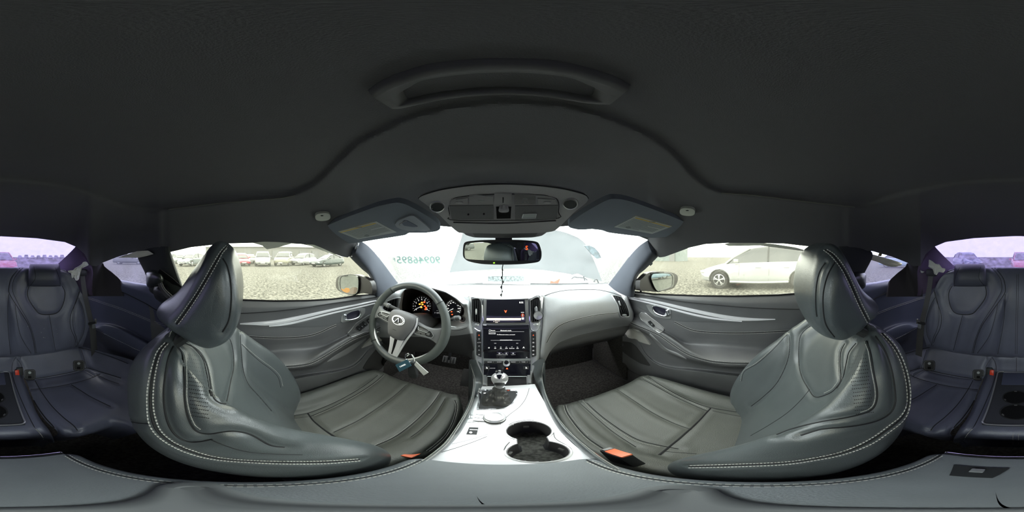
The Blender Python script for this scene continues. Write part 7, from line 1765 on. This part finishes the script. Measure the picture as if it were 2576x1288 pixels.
# door mirrors outside
def dmirror(sd):
    f = (lambda l: l)
    t = thing('door_mirror', 'dark brown driver door mirror with an orange reflection painted on the glass' if sd < 0 else 'dark passenger door mirror reflecting the car flank and gravel', 'mirror', at(890 if sd < 0 else 1660, 715, 'x', sd * .85), 'door mirrors')
    Pm = tempplane2(.62, .12 * (1 if sd < 0 else -1), .06)
    if sd < 0:
        hous = c1_([(120, 860), (122, 820), (135, 795), (180, 782), (250, 780), (290, 790), (340, 815), (362, 850), (362, 910), (300, 905), (240, 915), (170, 905), (135, 885)])
        glass = c1_([(148, 850), (150, 810), (165, 790), (215, 783), (268, 788), (282, 810), (280, 880), (265, 908), (225, 915), (175, 900), (155, 880)])
    else:
        hous = b8([(1080, 130), (1075, 30), (1100, 0), (1170, -60), (1290, -75), (1420, -60), (1475, -30), (1480, 30), (1440, 100), (1370, 130), (1250, 145), (1150, 140)])
        glass = b8([(1180, 10), (1185, -30), (1210, -52), (1290, -60), (1380, -55), (1420, -30), (1425, 30), (1410, 90), (1330, 125), (1260, 140), (1220, 105)])
    ppoly(Pm, hous, 'mirror_housing', mat('mirror_housing%d' % sd, (.012, .010, .010), .3, spec=.6), t, off=.0, skirt=.035, n=60, k=.4)
    g = ppoly(Pm, glass, 'mirror_glass', 'mirror', t, off=.012, skirt=-.004, n=50, k=.4)
    P, N = pcurve(bvh(g), glass + [glass[0]], 50, .0); MB().tube(P[:-1], .004, 8, closed=True).build('mirror_rim', 'darkplastic', t)
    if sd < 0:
        ppoly(bvh(g), c1_([(150, 872), (175, 880), (185, 870), (210, 872), (216, 890), (200, 903), (175, 898)]), 'painted_orange_reflection', mat('painted_orange_reflection', (.40, .17, .01), .4), t, off=.0006, n=24, k=.3)  # reflected orange object imitated by flat colour laid on the glass
        ppoly(bvh(g), c1_([(200, 903), (212, 880), (235, 865), (262, 868), (275, 885), (262, 905), (228, 912)]), 'painted_brown_reflection', mat('painted_brown_reflection', (.16, .12, .09), .4), t, off=.0005, n=24, k=.3)  # brown part of the same painted reflection
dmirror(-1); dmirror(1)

# parked cars
TYPES = {
 'hatch': dict(L=4.45, W=.88, st=[(-2.2, .55, .35, .70), (-2.12, .92, .25, .80), (-1.6, 1.0, .22, .86), (-.8, 1.0, .2, .88), (.3, .97, .2, .88), (1.0, .93, .2, .88), (1.5, .86, .22, .86), (2.0, .72, .25, .80), (2.22, .58, .35, .62)],
               gh=[(-2.12, .95, 1.00, .62), (-1.75, .98, 1.38, .64), (-1.1, 1.0, 1.53, .64), (-.3, 1.0, 1.56, .64), (.35, .98, 1.47, .64), (.95, .95, 1.15, .66), (1.22, .93, .96, .66)], wx=(-1.42, 1.45), wr=.325),
 'suv': dict(L=4.7, W=.93, st=[(-2.3, .7, .4, .8), (-2.2, 1.1, .3, .88), (-1.5, 1.12, .28, .92), (0, 1.1, .28, .93), (1.0, 1.08, .28, .92), (1.7, 1.02, .3, .9), (2.2, .9, .32, .82), (2.35, .7, .4, .7)],
             gh=[(-2.2, 1.1, 1.2, .7), (-1.95, 1.1, 1.6, .72), (-1.0, 1.1, 1.74, .72), (0, 1.1, 1.74, .72), (.5, 1.1, 1.62, .72), (1.1, 1.08, 1.15, .74)], wx=(-1.42, 1.45), wr=.37),
 'coupe': dict(L=4.5, W=.90, st=[(-2.25, .6, .35, .7), (-2.15, .92, .25, .82), (-1.5, .95, .2, .88), (0, .90, .18, .9), (1.0, .87, .18, .9), (1.7, .78, .2, .86), (2.15, .62, .22, .78), (2.27, .48, .3, .62)],
               gh=[(-1.9, .9, .95, .6), (-1.2, .92, 1.25, .6), (-.4, .92, 1.32, .6), (.2, .9, 1.24, .62), (.9, .88, .92, .66)], wx=(-1.38, 1.42), wr=.34),
 'sedan': dict(L=4.7, W=.91, st=[(-2.33, .65, .38, .72), (-2.22, 1.0, .25, .84), (-1.5, 1.02, .2, .89), (0, .98, .2, .91), (1.1, .92, .2, .9), (1.8, .84, .22, .86), (2.25, .66, .25, .78), (2.37, .5, .35, .62)],
               gh=[(-1.75, 1.0, 1.05, .64), (-1.1, 1.0, 1.38, .66), (-.3, .98, 1.46, .66), (.35, .96, 1.36, .66), (1.1, .93, .97, .68)], wx=(-1.4, 1.45), wr=.33)}
M['tyre'] = mat('tyre_rubber', (.02, .02, .02), .85); M['carglass'] = mat('dark_car_glass', (.03, .035, .04), .08, spec=.8)
def carthing(kind, lab, loc, rz, paint, group=None, detail=False, glassm='carglass', blackbits=True, crumple=0.0, seed=1):
    t_ = TYPES[kind]; Rz = Matrix.Rotation(rz, 3, 'Z'); O = Vector((loc[0], loc[1], GZ)); random.seed(seed)
    c = thing('car', lab, 'car', O, group)
    tr_ = lambda x, y, z: O + Rz @ Vector((x, y, z))
    rows = []
    for x, zt, zb, w_ in t_['st']:
        cr_ = crumple if x > 1.2 else 0
        j = lambda: random.uniform(-cr_, cr_)
        rows.append([tr_(x + j(), y * w_ + j(), z + j()) for y, z in ((0, zb), (-.85, zb), (-1, zb + .15), (-1.0, (zb + zt) * .52), (-.95, zt - .04), (-.80, zt), (0, zt + .02), (.80, zt), (.95, zt - .04), (1.0, (zb + zt) * .52), (1, zb + .15), (.85, zb))])
    nu, nv = (220, 260) if detail else (36, 26)
    G = surf(rows, nu, nv, cu=True, k=.4)
    if detail:   # wheel arches: push the sides in around each wheel
        for r in G:
            for p in r:
                q = Rz.inverted() @ (p - O)
                for wx_ in t_['wx']:
                    d = sqrt((q.x - wx_) ** 2 + (q.z - t_['wr']) ** 2)
                    if d < t_['wr'] + .06 and abs(q.y) > .55: q.y *= .72
                p[:] = O + Rz @ q
    MB().grid(G, cu=True, cap=True).build('body', paint, c, sharp=45)
    if t_.get('gh'):
        R1 = []; R2 = []
        for x, z0, z1, w_ in t_['gh']:
            R1.append([tr_(x, y * w_ * s, z) for y, s, z in ((-1, 1.16, z0 - .03), (-1, 1.02, z0 + (z1 - z0) * .6), (-1, .93, z1 - .02), (0, 1, z1), (1, .93, z1 - .02), (1, 1.02, z0 + (z1 - z0) * .6), (1, 1.16, z0 - .03))])
        MB().grid(surf(R1, 24, 24, k=.35), cap=False).build('window_glass', glassm, c, sharp=45)
        gh = t_['gh']; R2 = []
        for x, z0, z1, w_ in gh[1:-2] + [tuple(a * .55 + b * .45 for a, b in zip(gh[-2], gh[-3]))]:
            R2.append([tr_(x, y * w_ * .95, z1 + dz) for y, dz in ((-1, -.04), (-.97, .01), (-.5, .03), (0, .035), (.5, .03), (.97, .01), (1, -.04))])
        MB().grid(surf(R2, 20, 20, k=.4)).build('roof', paint, c, sharp=60)
        for sg in (-1, 1):
            for pts in ((0, 1), (len(gh) - 1, len(gh) - 2, len(gh) - 3), (len(gh) // 2, -99)):
                if pts[-1] == -99:
                    x, z0, z1, w_ = gh[len(gh) // 2]; P = [tr_(x, sg * w_ * 1.17, z0), tr_(x - .02, sg * w_ * 1.04, z0 + (z1 - z0) * .6), tr_(x - .04, sg * w_ * .95, z1 - .01)]
                else:
                    P = []
                    for k, i in enumerate(pts):
                        x, z0, z1, w_ = gh[i]; P.append(tr_(x, sg * w_ * (1.15 if k == 0 else .96), z0 if k == 0 else z1))
                MB().tube(P, .035, 6).build('pillar', paint if pts[-1] != -99 else 'darkplastic', c)
    for wx_ in t_['wx']:
        for sg in (-1, 1):
            cc_ = tr_(wx_, sg * (t_['W'] - .12), t_['wr']); ax = Rz @ Vector((0, sg, 0)); R = t_['wr']
            wh = MB().lathe([(R * .62, -.02), (R * .66, .09), (R * .90, .105), (R * .99, .08), (R, 0), (R * .97, -.09), (R * .6, -.1)], cc_, ax, 36 if detail else 20).build('wheel', 'tyre', c)
            if detail:
                MB().lathe([(R * .66, .088), (R * .62, .095), (R * .60, .06)], cc_, ax, 36, cap=False).build('rim', 'alu', wh)
                MB().lathe([(R * .6, .045), (0, .045)], cc_, ax, 24, cap=False).build('rim_back', 'darkplastic', wh)
                for k in range(5):
                    for d in (-.16, .16):
                        a = 2 * pi * k / 5 + .3; dirv = lambda an: Rz @ Vector((cos(an), 0, sin(an)))
                        MB().tube([cc_ + ax * .09 + dirv(a) * R * .12, cc_ + ax * .095 + dirv(a + d * .7) * R * .4, cc_ + ax * .088 + dirv(a + d) * R * .62], [.02, .016, .02], 6).build('spoke', 'alu', wh)
                MB().lathe([(R * .15, .085), (R * .12, .105), (0, .108)], cc_, ax, 20).build('hub_cap', 'silver', wh)
            else: MB().lathe([(R * .62, .06), (R * .5, .075), (0, .085)], cc_, ax, 14).build('rim', 'silver', wh)
    st_ = t_['st']; xf = st_[-1][0]; zf = st_[-1][1]; W_ = t_['W']
    for sg in (-1, 1):
        MB().box(tr_(xf - .16, sg * W_ * .72, zf + .02), (.28, .26, .11), Rz @ Matrix.Rotation(radians(-sg * 12), 3, 'Z'), .03).build('headlamp', mat('lamp', (.4, .42, .42), .15) if 0 else 'silver', c)
        MB().box(tr_(st_[0][0] + .08, sg * W_ * .72, st_[1][1] - .15), (.12, .26, .12), Rz, .02).build('tail_lamp', 'red', c)
        MB().box(tr_(.62 if kind != 'hatch' else .82, sg * (W_ + .07), st_[4][1] + .06), (.16, .18, .12), Rz, .03).build('wing_mirror', paint, c)
    MB().box(tr_(xf - .02, 0, .38), (.10, W_ * 1.0, .14), Rz, .02).build('lower_grille', 'darkplastic', c)
    MB().box(tr_(xf + .03, 0, .42), (.02, .5, .12), Rz).build('number_plate', 'lightplastic', c)
    if detail:
        for x0 in (.75, -.30): 
            for sg in (1,): MB().tube([tr_(x0, sg * (W_ + .006), .35), tr_(x0 - .02, sg * (W_ + .004), .62), tr_(x0 - .04, sg * (W_ - .035), .92)], .005, 5).build('door_gap', 'plastic', c)
        MB().tube([tr_(-1.0, W_ + .01, .28), tr_(0, W_ + .015, .27), tr_(1.05, W_ + .01, .28)], .035, 8).build('side_skirt', paint, c)
        for x0 in (.05, -.95): MB().box(tr_(x0, W_ * .98, .80), (.20, .04, .025), Rz, .008).build('door_handle', paint, c)
        text('e', .12, tr_(.55, W_ + .012, .55), Rz @ Vector((-1, 0, 0)), (0, 0, 1), 'silver', c, 'badge_lettering', .002)
    return c
paints = {n: mat('paint_' + n, col, .3, spec=.5, coat=.5) for n, col in dict(white=(.30, .31, .31), silver=(.12, .14, .145), beige=(.18, .175, .13), dark=(.015, .03, .03), red=(.40, .02, .05), blue=(.05, .09, .16), grey=(.07, .075, .08), lightblue=(.25, .33, .4)).items()}
carthing('hatch', 'white hatchback with five spoke alloy wheels parked close beside the passenger window', (6.55, 0, 0), radians(90), paints['white'], None, True)
def place(px, dist): a = (px - CXP) * 2 * pi / 2576; return (sin(a) * dist, cos(a) * dist)
def facing(px, turn): a = (px - CXP) * 2 * pi / 2576; return -a - pi / 2 + radians(turn)  # front towards the camera
G_ = 'parked cars beyond the driver window'
for kind, px, d, turn, pt, lab, cr_ in (
    ('hatch', 446, 26.5, 30, 'silver', 'pale hatchback at the rear end of the row beyond the driver window', .03),
    ('hatch', 484, 20.5, -30, 'silver', 'silver hatchback with crushed nose seen just behind the driver headrest', .12),
    ('sedan', 562, 21, 0, 'grey', 'grey saloon mostly hidden by the driver headrest', 0),
    ('hatch', 606, 21, 10, 'red', 'reddish hatchback just in front of the driver headrest', .05),
    ('sedan', 628, 26, 5, 'grey', 'pale grey saloon between the red hatchback and the white van', 0),
    ('suv', 661, 20.5, 0, 'white', 'tall white off-roader facing the driver window', 0),
    ('suv', 716, 21, -12, 'beige', 'beige off-roader in the middle of the row', 0),
    ('hatch', 765, 22.3, -32, 'white', 'white hatchback with broken front bumper beside the dark coupe', .10),
    ('coupe', 824, 19.2, -42, 'dark', 'dark green coupe at the front end of the row', 0)):
    carthing(kind, lab, place(px, d), facing(px, turn), paints[pt], G_, crumple=cr_, seed=px)
G_ = 'cars seen through the rear window'
carthing('sedan', 'red saloon close behind the car with black bumper', place(2576, 11.5), facing(2576, 6), paints['red'], G_)
carthing('hatch', 'blue grey wreck with crumpled panels beyond the right rear pillar', place(2431, 16), facing(2431, 20), paints['blue'], G_, crumple=.14)
carthing('sedan', 'pale blue car seen at the corner of the right quarter window', place(2268, 17), facing(2268, 70), paints['lightblue'], None)
carthing('sedan', 'dark saloon seen in the left quarter window', place(325, 24), facing(325, 80), paints['grey'], None)
names = ['small white car in the far row behind', 'small dark car in the far row behind']
for i, px in enumerate((24, 50, 66, 82, 97, 112, 127, 141, 156)):
    carthing(['hatch', 'sedan', 'suv'][i % 3], 'small %s car %s in distant row beyond rear window' % (['white', 'dark', 'silver'][i % 3], ['far left of the row', 'third from the pillar side' if 0 else 'second', 'third', 'fourth', 'middle', 'sixth', 'seventh', 'next to last', 'last beside the left pillar'][i] if i else 'next to the red saloon'), place(px, 72), facing(px, 0), paints[['white', 'dark', 'silver'][i % 3]], 'distant row of cars')
# far buildings and tree line, pale in the haze
bl = thing('warehouse', 'long pale warehouse with roller doors far beyond the parked cars', 'building', (-60, 8, GZ))
MB().box((-62, 8, GZ + 2.2), (10, 46, 4.4)).build('wall', mat('pale_wall', (.16, .16, .155), .8), bl); MB().box((-62, 8, GZ + 4.5), (11, 47, .3)).build('roof', 'lightplastic', bl)
for i in range(8): MB().box((-56.9, -10 + i * 5, GZ + 1.6), (.2, 2.6, 3.0)).build('roller_door', 'plastic', bl)
b2 = thing('shed', 'small grey shed with tall door beyond the white hatchback', 'building', (40, 26, GZ))
MB().box((34, 20.5, GZ + 1.9), (4, 7, 3.8)).build('wall', mat('shed_wall', (.16, .19, .19), .8), b2); MB().box((34, 20.5, GZ + 3.9), (4.4, 7.4, .2)).build('roof', 'plastic', b2); MB().box((31.9, 19, GZ + 1.3), (.2, 1.4, 2.6)).build('door', 'plastic', b2)
